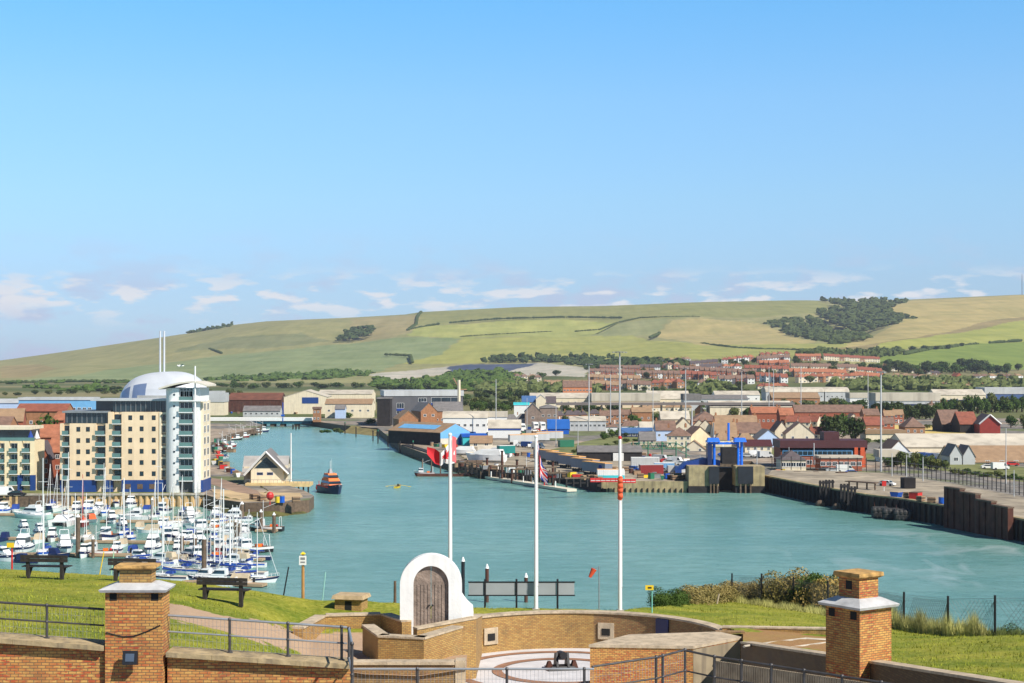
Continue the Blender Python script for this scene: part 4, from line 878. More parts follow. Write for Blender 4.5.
# wire fence with posts along the right cliff edge
fp = [(700,607.5,90),(732,608,87),(761.5,610,84),(793.5,612,81),(828,616,77),(866,622,71),(904,631,66),(948,639,62),(995,640,60.5),(1042,643,60),(1090,646,60)]
t = thing('wire_fence', 'chain link fence on dark posts along the right clifftop edge', 'fence', (0, 0, 0))
base = [Vector((X(a, D), D, nz_at(a, D)-0.05)) for a, b, D in fp]
for v in base:
    mb = MB(); mb.tube(v, v+Vector((0,0,1.62)), 0.045, black, n=6); mb.build('post', t)
wire = mat('fence_wire', (0.10,0.11,0.11), 0.6, 0.1, 3, metal=0.4); mb = MB()
for a, b in zip(base[:-1], base[1:]):
    L = (b-a).length
    n = int(L/0.16)
    for i in range(n):
        for dz in (0, 1):
            p = a.lerp(b, i/n)+Vector((0,0,0.05+1.4*dz)); q = a.lerp(b, min(1, (i+6)/n))+Vector((0,0,1.45-1.4*dz)); mb.tube(p, q, 0.006, wire, n=3, cap=False)
    for zz in (0.08, 1.5): mb.tube(a+Vector((0,0,zz)), b+Vector((0,0,zz)), 0.006, wire, n=3, cap=False)
mb.build('wire_mesh', t)
for k, (px, D, le, lab) in enumerate([(701, 84, -0.3, 'pale timber prop leaning left at the start of the clifftop fence'), (705, 84, 0.4, 'dark timber prop leaning right at the start of the clifftop fence'), (716, 80, 0.15, 'thin pale stake standing in front of the scrub by the fence')]):
    post(px, 594, 608, D, lab, timber if k == 1 else palestone, 0.05, le)
# ------------------------------------------------------------------ trees and scrub
def crown_mesh(seed, m, lobes, nleaf, size, name='crown', flat=1.0, spread=1.0):
    # leaf clumps spread through the volume of several overlapping lobes; unit crown about 1 wide and 1 tall, base at z=0
    g = np.random.default_rng(seed); C = []
    for k in range(lobes):
        a = g.uniform(0, 2*PI); r = g.uniform(0.0, 0.30)*spread; C.append((r*math.cos(a), r*math.sin(a), g.uniform(0.28, 0.72)*flat, g.uniform(0.17, 0.31)))
    C.append((0, 0, 0.45*flat, 0.33)); C = np.array(C)
    k = g.integers(0, len(C), nleaf); d = g.normal(size=(nleaf, 3)); d /= np.linalg.norm(d, axis=1)[:, None]
    rr = C[k, 3]*(g.uniform(0.55, 1.0, nleaf)**0.4)*g.uniform(0.9, 1.12, nleaf); P = C[k, :3]+d*rr[:, None]
    P[:, 2] = np.maximum(P[:, 2], 0.02)
    nrm = d+g.normal(0, 0.55, (nleaf, 3)); nrm /= np.linalg.norm(nrm, axis=1)[:, None]
    t = np.cross(nrm, g.normal(size=(nleaf, 3))); t /= np.linalg.norm(t, axis=1)[:, None]; b = np.cross(nrm, t)
    s_ = size*g.uniform(0.6, 1.4, nleaf)[:, None]
    V = np.stack([P-t*s_-b*s_*0.6, P+t*s_*0.3-b*s_, P+t*s_+b*s_*0.4, P-t*s_*0.2+b*s_], 1).reshape(-1, 3)
    me = bpy.data.meshes.new(name); me.from_pydata(V.tolist(), [], np.arange(4*nleaf).reshape(-1, 4).tolist()); me.materials.append(m); return me
CROWN = {}
for kd, m, fl_, sp_ in (('round', leaf, 0.9, 1.15), ('dark', leafdark, 0.85, 1.3), ('pale', leafpale, 1.0, 1.0), ('bushy', leaf, 0.8, 1.3), ('scrub', leafbush, 0.8, 1.4)):
    CROWN[kd] = [crown_mesh(10*i+len(kd), m, 7, 900, 0.045, flat=fl_, spread=sp_) for i in range(3)]
for kd, m in (('near_bushy', leaf), ('near_scrub', leafbush)): CROWN[kd] = [crown_mesh(70+i, m, 10, 7000, 0.013, flat=0.8, spread=1.4) for i in range(3)]
mbt = MB(); mbt.tube((0,0,0), (0.02,0,0.6), 0.05, bark, r1=0.025, n=6)
for a_ in range(4): mbt.tube((0.01,0,0.3+0.05*a_), (0.22*math.cos(a_*1.7), 0.22*math.sin(a_*1.7), 0.62), 0.02, bark, r1=0.008, n=5)
TRUNK = mbt.mesh('trunk')
tcount = 0
def tree(X_, Y_, z, h, w, kind, label, group, name='tree', cat='tree', trunk=0.08):
    global tcount; tcount += 1
    t = thing(name, label, cat, (X_, Y_, z), random.uniform(0, 6.28), group)
    o = put('crown', CROWN[kind][tcount % 3], t, (0, 0, h*trunk)); o.scale = (w, w, h*(1-trunk)*1.06)
    if True:
        q = put('trunk', TRUNK, t); q.scale = (h*0.9, h*0.9, h)
    return t
def mass(name, label, polys, m, spacing, hgt, cat='woodland', seed=1, zf=None, kindstuff=True, jitter=1.0):
    # far-off wood: irregular canopy clumps standing on the ground inside polygons given in (px, row)
    g = np.random.default_rng(seed); V = []; Fc = []; base = None
    ic = []  # low icosphere-like clump
    mb_ = MB(); mb_.ball((0,0,0), 1.0, m, n=7, k=5); bv = np.array(mb_.v); bf = mb_.f
    for poly in polys:
        xs = [p[0] for p in poly]; ys = [p[1] for p in poly]; yy = min(ys)
        while yy < max(ys):
            Dm = gsolve((min(xs)+max(xs))/2, yy); step = spacing*F/Dm
            xx = min(xs)
            while xx < max(xs):
                px = xx+g.uniform(-.5, .5)*step; py = yy+g.uniform(-.5, .5)*0.6
                if inpoly(np.array([px]), np.array([py]), poly)[0] and mnoise.noise((px*0.13, py*0.5, 2.0)) > -0.2:
                    D = gsolve(px, py)*g.uniform(0.996, 1.004); h = hgt*g.uniform(0.6, 1.25); r = spacing*g.uniform(0.35, 0.95)
                    v = bv*(1+g.normal(0, 0.30, (len(bv), 1))); v = v*np.array([r, r, h*0.55])+np.array([X(px, D), D, gz(px, D)+h*0.42])
                    n0 = len(V)*len(bv); V.append(v); Fc += [tuple(n0+i for i in f) for f in bf]
                xx += step*0.95
            yy += 0.75
    me = bpy.data.meshes.new(name); me.from_pydata(np.concatenate(V).tolist(), [], Fc); me.materials.append(m)
    o = put(name, me); return stuff(o, label, cat)
mass('woodland', 'dark scrub woodland filling the dry valley below the right skyline', [[(762,324),(790,320),(814,319.5),(833,332),(858,334),(871,338.5),(839,345),(817,343),(789,334)], [(814,313),(835,309),(852,308.5),(820,300.2),(912,300.4),(887,308.5),(902,318),(917,319.5),(880,327.5),(858,332),(842,327),(826,318)]], leafdark, 16, 11, seed=3)
mass('woodland', 'band of mixed woodland along the foot of the downs behind the hillside houses', [[(480,362),(500,358),(540,357),(600,358),(660,361),(690,364),(690,368),(640,371),(590,371),(585,366),(540,362)]], leafdark, 13, 9, seed=4)
mass('woodland', 'small dark copse on the slope above the left fields', [[(335,341),(343,335),(352,330),(371,327),(374,333),(358,338),(345,341)]], leafdark, 15, 10, seed=5)
mass('woodland', 'thin wood lying along the left part of the skyline', [[(185,333),(205,329),(232,325),(233,326.5),(206,331),(190,334.5)]], leafdark, 14, 12, seed=6)
mass('woodland', 'tree belt on the valley floor between the chimneys and the warehouses', [[(206,380),(250,377.5),(300,375),(330,372),(372,372),(370,377),(330,380),(260,382),(210,382)], [(372,377),(400,384),(460,374),(500,372),(520,376),(520,384),(500,392),(440,392),(372,388)]], leaf, 12, 8, seed=7)
mass('woodland', 'belt of dark trees above the hillside estate on the right', [[(846,355),(876,350),(900,351),(905,355),(880,358),(850,359)],[(800,356),(822,352),(846,354),(846,359),(815,358)]], leafdark, 11, 10, seed=8)
mass('woodland', 'scattered trees and hedgerows on the flat valley floor at left', [[(0,384),(60,383.3),(62,383.9),(0,384.6)],[(95,383.5),(200,382),(206,383),(100,384.2)],[(10,388),(40,387),(60,388.5),(30,389)],[(60,391),(95,389),(130,391),(90,392)]], leaf, 12, 6, seed=9)
mass('woodland', 'pale rough trees screening the warehouses below the hillside houses', [[(470,386),(520,384),(560,388),(600,390),(600,395),(540,395),(480,394)],[(690,391),(720,387),(735,390),(730,395),(690,396)],[(833,385),(880,382),(940,382),(1030,385),(1030,391),(940,392),(900,391),(833,391)]], leafpale, 8, 8, seed=10)
def hedge(name, lab, pts, hgt=5, wd=5, m=leafdark, seed=1):
    g = random.Random(seed); mb = MB()
    for (a, b) in zip(pts[:-1], pts[1:]):
        Da, Db = gsolve(*a), gsolve(*b); p = Vector((X(a[0], Da), Da)); q = Vector((X(b[0], Db), Db)); n = max(1, int((q-p).length/(wd*0.62)))
        for i in range(n):
            v = p.lerp(q, (i+g.random())/n); px = 512+F*v.x/v.y; s_ = g.uniform(0.5, 1.15)
            if mnoise.noise((v.x*0.012, v.y*0.012, seed)) < -0.55: continue
            mb.ball((v.x, v.y, gz(px, v.y)+hgt*s_*0.3), wd*s_*0.8, m, n=6, k=4, sz=hgt/wd*0.7)
    tag(mb.build(name), lab, 'hedge')
hedge('hedge', 'hedge curling over the skyline left of centre', [(408,331),(416,325),(417,318),(421,312.8)], 8, 7, seed=2)
hedge('hedge', 'long hedge along the top edge of the bright middle field', [(409,330),(440,324),(500,319),(560,317.5),(622,318)], 6, 6, seed=3)
hedge('hedge', 'faint hedge between the two bright middle fields', [(460,337),(510,334),(552,331.5)], 3, 4, seed=4)
hedge('hedge', 'curving hedge beyond the middle field towards the tan slope', [(575,332),(600,330),(618,322.5),(640,318),(700,317)], 4, 4, seed=5)
hedge('hedge', 'short dark hedge beside the tan slope', [(650,338),(660,333)], 7, 6, seed=6)
hedge('hedge', 'dark hedge along the foot of the tan slope', [(700,344),(740,349),(800,351),(830,350)], 6, 7, seed=7)
hedge('hedge', 'hedge slanting across the lower left slope', [(210,350),(222,354)], 7, 6, seed=8)
hedge('hedge', 'hedge climbing left of the quarry', [(385,355),(410,356),(412,363)], 6, 6, seed=9)
hedge('hedge', 'row of field trees dividing the two bright right fields', [(905,355),(930,350),(945,349),(962,346.5)], 9, 8, seed=10)
hedge('hedge', 'sparse line of bushes near the right edge of the upper field', [(966,346),(984,344),(1000,342.5),(1022,341)], 6, 4, seed=11)
hedge('hedge', 'hedge at the foot of the pale left hill field', [(0,383),(60,382),(130,382)], 6, 6, seed=12)
# clifftop scrub
k = 0
def crest(px): return float(np.interp(px, NPX, [NK[p][4] for p in NPX]))
for px, ty, w_, kd, lab in [(664,594,1.6,'bushy','pale green bush at the left end of the clifftop scrub'),(674,590,1.8,'bushy','green bush second from the left end of the scrub'),(686,589,2.2,'scrub','flowering brownish bush behind the fence props'),(700,588,2.4,'scrub','brownish bush just right of the fence props'),(714,586,2.5,'scrub','straw coloured scrub left of the second fence post'),(727,585,2.4,'scrub','straw coloured scrub right against the second fence post'),
    (740,584,2.6,'scrub','straw coloured scrub before the third fence post'),(753,584,2.4,'scrub','brown scrub clump left of the third fence post'),(766,582,2.6,'scrub','straw coloured bush right of the third fence post'),(779,580,2.6,'scrub','brown bush in the middle of the tall scrub'),(792,577,2.8,'scrub','tall straw coloured bush in the clifftop scrub'),(804,573,2.8,'scrub','tallest straw topped bush in the clifftop scrub'),(816,575,2.6,'bushy','green bush just left of the right chimney cap'),
    (828,578,2.3,'scrub','scrubby bush touching the left of the right chimney'),(1015,626,1.3,'bushy','low dark green bush at the right edge behind the fence'),(992,631,1.0,'scrub','small scrubby bush behind the fence near the right edge')]:
    D = crest(px)+1.2; zb = nz_at(px, D)-0.25; h = 1.3*max(0.5, Z(ty, D)-zb); t = tree(X(px, D), D, zb, h*1.05, w_*1.15, 'near_'+kd, lab, 'scrub along the clifftop fence', 'bush', 'bush', trunk=0.0)
def tufts(n, pxa, pxb, Da, Db, hh, col, lab):
    px = RNG.uniform(pxa, pxb, n); D = np.interp(px, [p[0] for p in fp], [p[2] for p in fp])+RNG.uniform(Da, Db, n); x = (px-512)/F*D
    z = np.array([nz_at(a, b) for a, b in zip(px, D)]); cl_ = 0.5+0.5*np.sin(px*0.35)*np.sin(px*0.11+1); h = RNG.uniform(0.4, 1.0, n)*hh*(0.45+0.55*cl_); w = 0.014; l = RNG.normal(0, 0.12, (n, 2)); a = RNG.uniform(0, PI, n)
    P0 = np.stack([x-np.cos(a)*w, D-np.sin(a)*w, z-0.1], 1); P1 = np.stack([x+np.cos(a)*w, D+np.sin(a)*w, z-0.1], 1); P2 = np.stack([x+l[:, 0], D+l[:, 1], z+h], 1)
    me = bpy.data.meshes.new('grass'); me.from_pydata(np.stack([P0, P1, P2], 1).reshape(-1, 3).tolist(), [], np.arange(3*n).reshape(-1, 3).tolist()); me.materials.append(mat(col[0], col[1], 0.9, 0.5, 0.7)); stuff(put('grass', me), lab, 'grass')
tufts(12000, 884, 985, -0.6, 3.0, 1.15, ('seeding_grass', (0.42,0.40,0.13)), 'tall seeding grass along the clifftop fence at right')
tufts(7000, 665, 850, -3.5, -0.5, 0.5, ('seeding_grass', (0.42,0.40,0.13)), 'rough straw coloured grass at the foot of the clifftop scrub')
tufts(3500, 960, 1060, -0.3, 2.0, 0.6, ('green_tussock', (0.14,0.17,0.04)), 'green tussocks below the fence at the right edge')
# ------------------------------------------------------------------ buildings
WC = {}
def winmesh(w, h, fm, gm=None, bars=1):
    k = (round(w, 2), round(h, 2), fm.name, (gm or glass).name, bars)
    if k not in WC:
        mb = MB(); f = min(0.12, w*0.12)
        mb.bx(-w/2, w/2, -0.05, 0.0, 0, f, fm); mb.bx(-w/2, w/2, -0.05, 0, h-f, h, fm); mb.bx(-w/2, -w/2+f, -0.05, 0, f, h-f, fm); mb.bx(w/2-f, w/2, -0.05, 0, f, h-f, fm)
        for b in range(1, bars+1): x = -w/2+w*b/(bars+1); mb.bx(x-f*0.35, x+f*0.35, -0.045, 0, f, h-f, fm)
        mb.face([(-w/2+f,-0.02,f),(w/2-f,-0.02,f),(w/2-f,-0.02,h-f),(-w/2+f,-0.02,h-f)], gm or glass)
        WC[k] = mb.mesh('window')
    return WC[k]
def addwin(t, x, z, w, h, fm=None, y=0.0, side=None, gm=None, bars=1, name='window', wd=0):
    o = put(name, winmesh(w, h, fm or white, gm, bars), t, (x, y-0.003, z))
    if side == 'R': o.location = (x+0.003, y, z); o.rotation_euler = (0, 0, R(90))
    if side == 'L': o.location = (x-0.003, y, z); o.rotation_euler = (0, 0, R(-90))
    return o
def roofed(t, w, d, he, hr, kind, wm, rm, over=0.35, th=0.22):
    mb = MB(); x0, x1 = -w/2, w/2
    if kind == 'flat':
        mb.bx(x0, x1, 0, d, 0, he, wm); mb.build('wall', t); mb = MB(); mb.bx(x0-over, x1+over, -over, d+over, he, max(hr, he+0.25), rm); return mb.build('roof', t)
    if kind == 'side':         # ridge across, roof slope towards the camera
        mb.prismx([(0,0),(d,0),(d,he),(d/2,hr-0.03),(0,he)], x0, x1, wm); mb.build('wall', t); mb = MB(); sl_ = (hr-he)/(d/2)
        mb.prismx([(-over,he-over*sl_),(d/2,hr),(d+over,he-over*sl_),(d+over,he-over*sl_+th),(d/2,hr+th),(-over,he-over*sl_+th)], x0-over*0.6, x1+over*0.6, rm); return mb.build('roof', t)
    if kind == 'front':        # gable towards the camera
        mb.prismy([(x0,0),(x1,0),(x1,he),(0,hr-0.03),(x0,he)], 0, d, wm); mb.build('wall', t); mb = MB(); sl_ = (hr-he)/(w/2)
        mb.prismy([(x0-over,he-over*sl_),(0,hr),(x1+over,he-over*sl_),(x1+over,he-over*sl_+th),(0,hr+th),(x0-over,he-over*sl_+th)], -over*0.6, d+over*0.6, rm); return mb.build('roof', t)
    if kind == 'hip':
        mb.bx(x0, x1, 0, d, 0, he, wm); mb.build('wall', t); mb = MB(); q = min(w, d)*0.42
        a, b = x0-over, x1+over; c, e_ = -over, d+over
        r0, r1 = (a+q, b-q) if w >= d else (-0.05, 0.05); s0, s1 = (d/2, d/2) if w >= d else (c+q, e_-q)
        mb.shell([(a,c,he),(b,c,he),(b,e_,he),(a,e_,he),(r0,s0,hr),(r1,s1,hr)], [(3,2,1,0),(0,1,5,4),(1,2,5),(2,3,4,5),(3,0,4)], rm); return mb.build('roof', t)
    if kind == 'arch':
        mb.bx(x0, x1, 0, d, 0, he, wm); mb.build('wall', t); mb = MB(); n = 10
        pl = [(d/2-(d/2+over)*math.cos(PI*i/n), he+(hr-he)*math.sin(PI*i/n)) for i in range(n+1)]; mb.prismx(pl[::-1], x0-over, x1+over, rm); return mb.build('roof', t)
def bld(name, lab, cat, x0, x1, D, ye, yr, depth, wm, rm, kind='side', rz=0, win=None, group=None, base=None, over=0.35, chim=0, door=False, wsize=(1.1,1.2), fm=None):
    px = (x0+x1)/2; base = gz(px, D) if base is None else base; s = F/D; ye, yr = (ye, yr) if ye else (Y0+(H-base-6)*s, Y0+(H-base-10)*s); w = (x1-x0)/s/max(0.5, math.cos(R(rz)))
    he = Z(ye, D)-base; hr = Z(yr, D+(depth/2 if kind in ('side','hip','arch') else 0))-base
    if hr < he+0.3: hr = he+0.3
    t = thing(name, lab, cat, (X(px, D), D, base), R(rz), group)
    rf = roofed(t, w, depth, he, hr, kind, wm, rm, over)
    if win:
        c, r_ = win
        for i in range(c):
            for j in range(r_):
                addwin(t, -w/2+w*(i+0.5)/c, he*(j+0.5)/r_-wsize[1]/2+0.2, wsize[0], wsize[1], fm)
    if door: mb = MB(); mb.bx(-0.5, 0.5, -0.05, 0, 0.02, 2.1, brightblue if door is True else door); mb.build('door', t, (w*0.27, -0.003, 0))
    for k in range(chim):
        x = -w/2+0.6 if k == 0 else w/2-0.6; mb = MB(); mb.bx(x-0.4, x+0.4, depth/2-0.35, depth/2+0.35, hr-0.4, hr+1.1, brickbrown); mb.tube((x-.15,depth/2,hr+1.1),(x-.15,depth/2,hr+1.5),0.12,brickred); mb.tube((x+.18,depth/2,hr+1.1),(x+.18,depth/2,hr+1.5),0.12,brickred); mb.build('chimney', rf)
    return t, w, he, hr
# --- the apartment block with the white tower
DA = 411.0; sA = F/DA; zA = 3.0
def ax(px): return (px-60)/sA
def az(py): return Z(py, DA)-zA
t = thing('apartment_block', 'large cream and peach apartment block with blue ground floor beside the marina', 'apartment block', (X(60, DA), DA, zA), R(0))
mb = MB(); dp = 15
mb.bx(ax(60), ax(108), 1.3, dp, 0, az(423.5), peach); mb.bx(ax(108)+0.01, ax(171), 1.3, dp+1, 0, az(412), peach); mb.build('wall', t)
fl_y = [423.8+11.2*i for i in range(6)]                       # storey lines
def pier(a, b, y0, y1, m=peach, yf=0.0): mb = MB(); mb.bx(ax(a), ax(b), yf, 1.3, az(y1), az(y0), m); return mb.build('wall_panel', t)
for a, b in ((60,62.5),(69.5,95.5),(105.5,108)): pier(a, b, 423.5, 480)
for a, b in ((108.02,112.5),(121.5,158.5)): pier(a, b, 412, 480)
pier(159.2, 161, 412, 480, cream); pier(168.8, 171, 412, 480, cream)
for a, b in ((60,62.5),(69.5,95.5),(105.5,112.5),(121.5,158.5),(158.5,171)): pier(a, b, 480.02, 492, blue, 0.03)
for px in (78.4, 88):
    for i in range(5): addwin(t, ax(px), az(431.5+11.2*i), 0.95, 1.15, black, bars=0, gm=darkglass)
for px in (130.3, 141.7, 153.8):
    for i in range(6): addwin(t, ax(px), az(419.9+11.2*i), 0.95, 1.15, black, bars=0, gm=darkglass)
for px in (128, 140, 152): mb = MB(); mb.bx(ax(px)-0.7, ax(px)+0.7, 0.0, 0.03, az(489), az(484), timber); mb.build('shutter', t)
def balcony(px0, px1, yfl, proj=0.9):
    mb = MB(); mb.bx(ax(px0), ax(px1), -proj, 1.28, az(yfl)-0.18, az(yfl), white); b = mb.build('balcony', t)
    mb = MB(); mb.bx(ax(px0)+0.05, ax(px1)-0.05, -proj+0.02, -proj+0.06, az(yfl)+0.02, az(yfl)+1.0, greenglass); mb.bx(ax(px0)+0.03, ax(px1)-0.03, -proj, -proj+0.08, az(yfl)+1.0, az(yfl)+1.06, grey); mb.build('balustrade', b)
    w = (px1-px0)/sA; o = addwin(t, ax((px0+px1)/2), az(yfl)+0.05, w-0.3, 2.25, black, y=1.3, gm=darkglass, bars=2)
for px0, px1, n0 in ((62.6,69.4,1),(95.6,105.4,1),(112.6,121.4,0)):
    for i in range(n0, 6): balcony(px0, px1, 423.8+11.2*i-0.3)
for i in range(6): addwin(t, ax(164.9), az(421.5+11.2*i), 1.9, 2.0, cream, y=0.9, bars=1, gm=darkglass)
mb = MB()
for i in range(7): mb.bx(ax(161), ax(168.8), 0.3, 1.3, az(424+11.2*(i-1))-0.4, az(424+11.2*(i-1))+0.1, cream)
mb.build('spandrel', t)
# penthouses
mb = MB(); mb.bx(ax(64), ax(107), 1.0, dp-1, az(423.4), az(413), darkglass); mb.build('penthouse_glazing', t)
mb = MB(); mb.bx(ax(112), ax(166), 1.2, dp, az(411.9), az(401), darkglass); mb.bx(ax(92), ax(111.8), 4, dp, az(410.9), az(401), darkglass); mb.build('penthouse_glazing', t)
mb = MB(); mb.bx(ax(62), ax(109), 0.2, dp, az(413)+0.02, az(411), grey); mb.build('roof', t)
mb = MB(); mb.bx(ax(90), ax(170), 0.3, dp+0.6, az(401)+0.02, az(399.2), lightgrey); mb.build('roof', t)
for px in list(range(66, 107, 5))+list(range(115, 166, 5)): mb = MB(); mb.bx(ax(px)-0.06, ax(px)+0.06, 0.9, 1.0, az(423 if px < 108 else 411.8), az(413.2 if px < 108 else 401.2), grey); mb.build('mullion', t)
# tower
t = thing('apartment_tower', 'tall white curved apartment tower with a wing-shaped roof and slender mast', 'tower block', (X(186.5, DA-2), DA-2, zA), R(0))
def tx(px): return (px-186.5)/sA
th = az(388)
mb = MB(); rr = 2.6; cxl = tx(174.5)
arc = [(cxl-rr*math.cos(a), rr*(1-math.sin(a))) for a in [PI/2*i/8 for i in range(9)]]        # rounded left corner
poly = arc + [(tx(179), 0), (tx(179), 13), (tx(171)-0.2, 13)]
poly = [(arc[0][0], 13)] + arc + [(tx(179), 0), (tx(179), 13)]
mb.prism(poly, 0, th, render_white); mb.bx(tx(179)+0.01, tx(192.5), 0.9, 12.5, 0, th, darkgrey); mb.bx(tx(192.5)+0.01, tx(199.5), 0.15, 12.8, 0, th, render_white); mb.bx(tx(199.5)+0.01, tx(201.5), 1.6, 12.0, 0.0, az(401), cream)
mb.build('wall', t)
for i in range(8):
    yf = 400.5+11.35*i
    if yf > 484: break
    z = az(yf)
    mb = MB(); mb.bx(tx(178.8), tx(193.2), -0.75, 1.1, z-0.2, z+0.02, render_white); b = mb.build('balcony', t)
    mb = MB(); mb.bx(tx(179.5), tx(192.6), -0.7, -0.66, z+0.03, z+1.0, greenglass); mb.bx(tx(179.5), tx(192.6), -0.72, -0.64, z+1.0, z+1.06, grey); mb.build('balustrade', b)
    addwin(t, tx(185.8), z+0.05, 12.6/sA, 2.45, white, y=0.9, gm=darkglass, bars=2)
    mb = MB(); mb.tube((tx(174.2), -0.03, z+1.5), (tx(174.2), 0.02, z+1.5), 0.28, darkglass, n=12); mb.build('porthole', t)
    if i > 0:
        for yy in (4.2, 8.6): addwin(t, tx(201.5), z+0.3, 2.4, 1.9, white, y=yy, side='R', gm=darkglass, bars=1)
mb = MB(); mb.bx(tx(199.6), tx(202), 1.5, 12.1, 0, az(480), blue); mb.build('base', t)
addwin(t, tx(185.8), az(399), 3.4, 2.7, white, y=0.9, gm=darkglass, bars=3)
mb = MB(); n = 16; pl = []
for i in range(n+1):
    u = i/n; px = 160+u*47; y = 390.5-9.5*math.sin(PI*min(1, u*0.55+0.12))**1.2+ (0 if u < .75 else (u-.75)*8); pl.append((tx(px), az(y)))
poly = pl+[(x, z-0.45) for x, z in pl[::-1]]
mb.prismy(poly[::-1], -1.6, 12.5, mat('tan_roof_edge', S(214,206,190), 0.6, 0.06, 0.4)); mb.build('roof', t)
mb = MB(); mb.bx(tx(171), tx(207), -0.9, 1.2, az(401.2), az(400)+0.02, render_white); mb.build('canopy', t)
mb = MB(); mb.tube((tx(195.5), -0.6, 0), (tx(195.5), -0.6, az(366)), 0.28, white, r1=0.2, n=10); mb.tube((tx(195.5), -0.6, az(388)), (tx(195.5), 0.3, az(388)), 0.1, white); mb.build('mast', t)
# yellow block at far left
t = thing('apartment_block', 'low yellow apartment block with balconies cut by the left edge of the photo', 'apartment block', (X(-14, 416), 416, 3)); s4 = F/416
def bx_(px): return (px+14)/s4
def bz(py): return Z(py, 416)-3
mb = MB(); mb.bx(bx_(-60), bx_(34.5), 1.2, 9, 0, bz(441), yellowr); mb.build('wall', t)
for a, b in ((-60,-14),(-8,-1),(4.5,9),(17.5,22),(30,34.5)):
    mb = MB(); mb.bx(bx_(a), bx_(b), 0, 1.2, bz(475), bz(441), yellowr); mb.build('wall_panel', t)
    mb = MB(); mb.bx(bx_(a), bx_(b), 0.02, 1.2, 0, bz(475.05), blue if a > 5 else yellowr); mb.build('base', t)
mb = MB(); mb.bx(bx_(-50), bx_(26), 2.5, 12, bz(441)+0.01, bz(430), darkglass); mb.build('penthouse_glazing', t)
mb = MB(); mb.bx(bx_(-55), bx_(29), 1.4, 13, bz(430)+0.01, bz(427), cream); mb.build('roof', t); mb = MB(); mb.bx(bx_(-60), bx_(34.5), 0.0, 0.1, bz(441)+0.01, bz(437.5), greenglass); mb.build('balustrade', t)
for px0, px1 in ((-14,-8),(-1,4.5),(9,17.5),(22,30)):
    for i in range(4):
        yf = 452+11*i; z = bz(yf); mb = MB(); mb.bx(bx_(px0), bx_(px1), -0.6, 1.18, z-0.16, z, white); b = mb.build('balcony', t)
        mb = MB(); mb.bx(bx_(px0)+.05, bx_(px1)-.05, -0.56, -0.52, z+0.02, z+1.0, greenglass); mb.build('balustrade', b); addwin(t, bx_((px0+px1)/2), z+0.02, (px1-px0)/s4-0.2, 2.2, white, y=1.2, gm=darkglass, bars=1)

OR_, RD, BR, DK, TN, GR = roofs['orange'], roofs['red'], roofs['brown'], roofs['dark'], roofs['tan'], roofs['grey']
# --- houses behind the apartments
bld('brick_house', 'red brick gabled house between the yellow flats and the big apartment block', 'house', 34, 49, 432, 457, 442, 9, brickred, DK, 'front', 6, (2,3), chim=1)
bld('brick_house', 'red brick house with orange roof touching the left side of the peach block', 'house', 47, 61, 440, 452, 436, 12, brickred, OR_, 'side', 0, (2,3))
bld('brick_house', 'orange roofed house with dark front dormer behind the yellow flats', 'house', 37, 57, 470, 437, 425, 11, brickred, OR_, 'side', 0, (3,2))
bld('brick_house', 'orange tiled house left of the big green tree', 'house', -6, 22, 520, 421, 409, 12, brickred, TN, 'side', 12, (3,2))
bld('brick_house', 'long orange roof running behind the big green tree', 'house', 16, 66, 560, 411, 404, 10, brickbrown, RD, 'side', 0, (5,2))
bld('brick_house', 'brown roofed house at the far left edge above the yellow flats', 'house', -16, 8, 500, 428, 417, 11, brickbrown, BR, 'side', 0, (3,2))
bld('brick_house', 'small orange roofed house right of the big green tree', 'house', 52, 64, 540, 420, 412, 10, brickred, OR_, 'side', -8, (2,2))
bld('office_building', 'long white and blue two-storey office with flat pale roof behind the left houses', 'office building', 19, 92, 720, 400, 397.5, 14, skyblue, roofs['light'], 'flat', 2, (14,2), wsize=(1.6,1.4))
bld('shed', 'low pale blue shed left of the long white office', 'shed', -10, 24, 760, 403, 399, 18, paleblue, roofs['light'], 'side', 0, (5,1))
t = thing('garden_parasol', 'closed blue parasol on the roof terrace of the yellow flats', 'parasol', (X(29.5, 417), 418, 3+bz(441)))
mb = MB(); mb.tube((0,0,0),(0,0,2.6),0.05,white); mb.build('pole', t); mb = MB(); mb.tube((0,0,0.5),(0,0,2.6),0.9,royal,r1=0.05,n=8); mb.build('canopy', t)
t = thing('garden_parasol', 'closed white parasol beside the blue one on the yellow flats', 'parasol', (X(33.5, 417), 420, 3+bz(441)))
mb = MB(); mb.tube((0,0,0),(0,0,2.6),0.05,white); mb.build('pole', t); mb = MB(); mb.tube((0,0,0.5),(0,0,2.6),0.8,white,r1=0.05,n=8); mb.build('canopy', t)

# --- the incinerator with twin stacks
DI = 1290; sI = F/DI; t = thing('incinerator', 'silver domed waste plant rising behind the apartment tower, with twin slim chimneys', 'industrial plant', (X(165, DI), DI, 3), R(-8))
mb = MB(); L, W_, Hh = 37, 22, Z(369.5, DI)-3; nu, nv = 26, 14
def dome(u, v): # u along -1..1, v angle
    k = (1-abs(u)**2.9)**0.5; k = max(k, 0.02); hgt = Hh*(k**0.9)*(1-0.06*(1-u))*(1.0 if u > -0.2 else 1); return (u*L, -W_*k*math.cos(v)*1.0, hgt*math.sin(v)**0.8)
ribm = mat('blue_grey_panel', S(120,140,176), 0.35, 0.08, 0.1, metal=0.3)
for i in range(nu):
    for j in range(nv):
        u0, u1 = -1+2*i/nu, -1+2*(i+1)/nu; v0, v1 = PI*j/nv, PI*(j+1)/nv
        mb.face([dome(u0,v0), dome(u1,v0), dome(u1,v1), dome(u0,v1)], ribm if (j < 3 and 1 < i < 11 and i % 5) else silver)
mb.smooth = True; mb.build('roof', t)
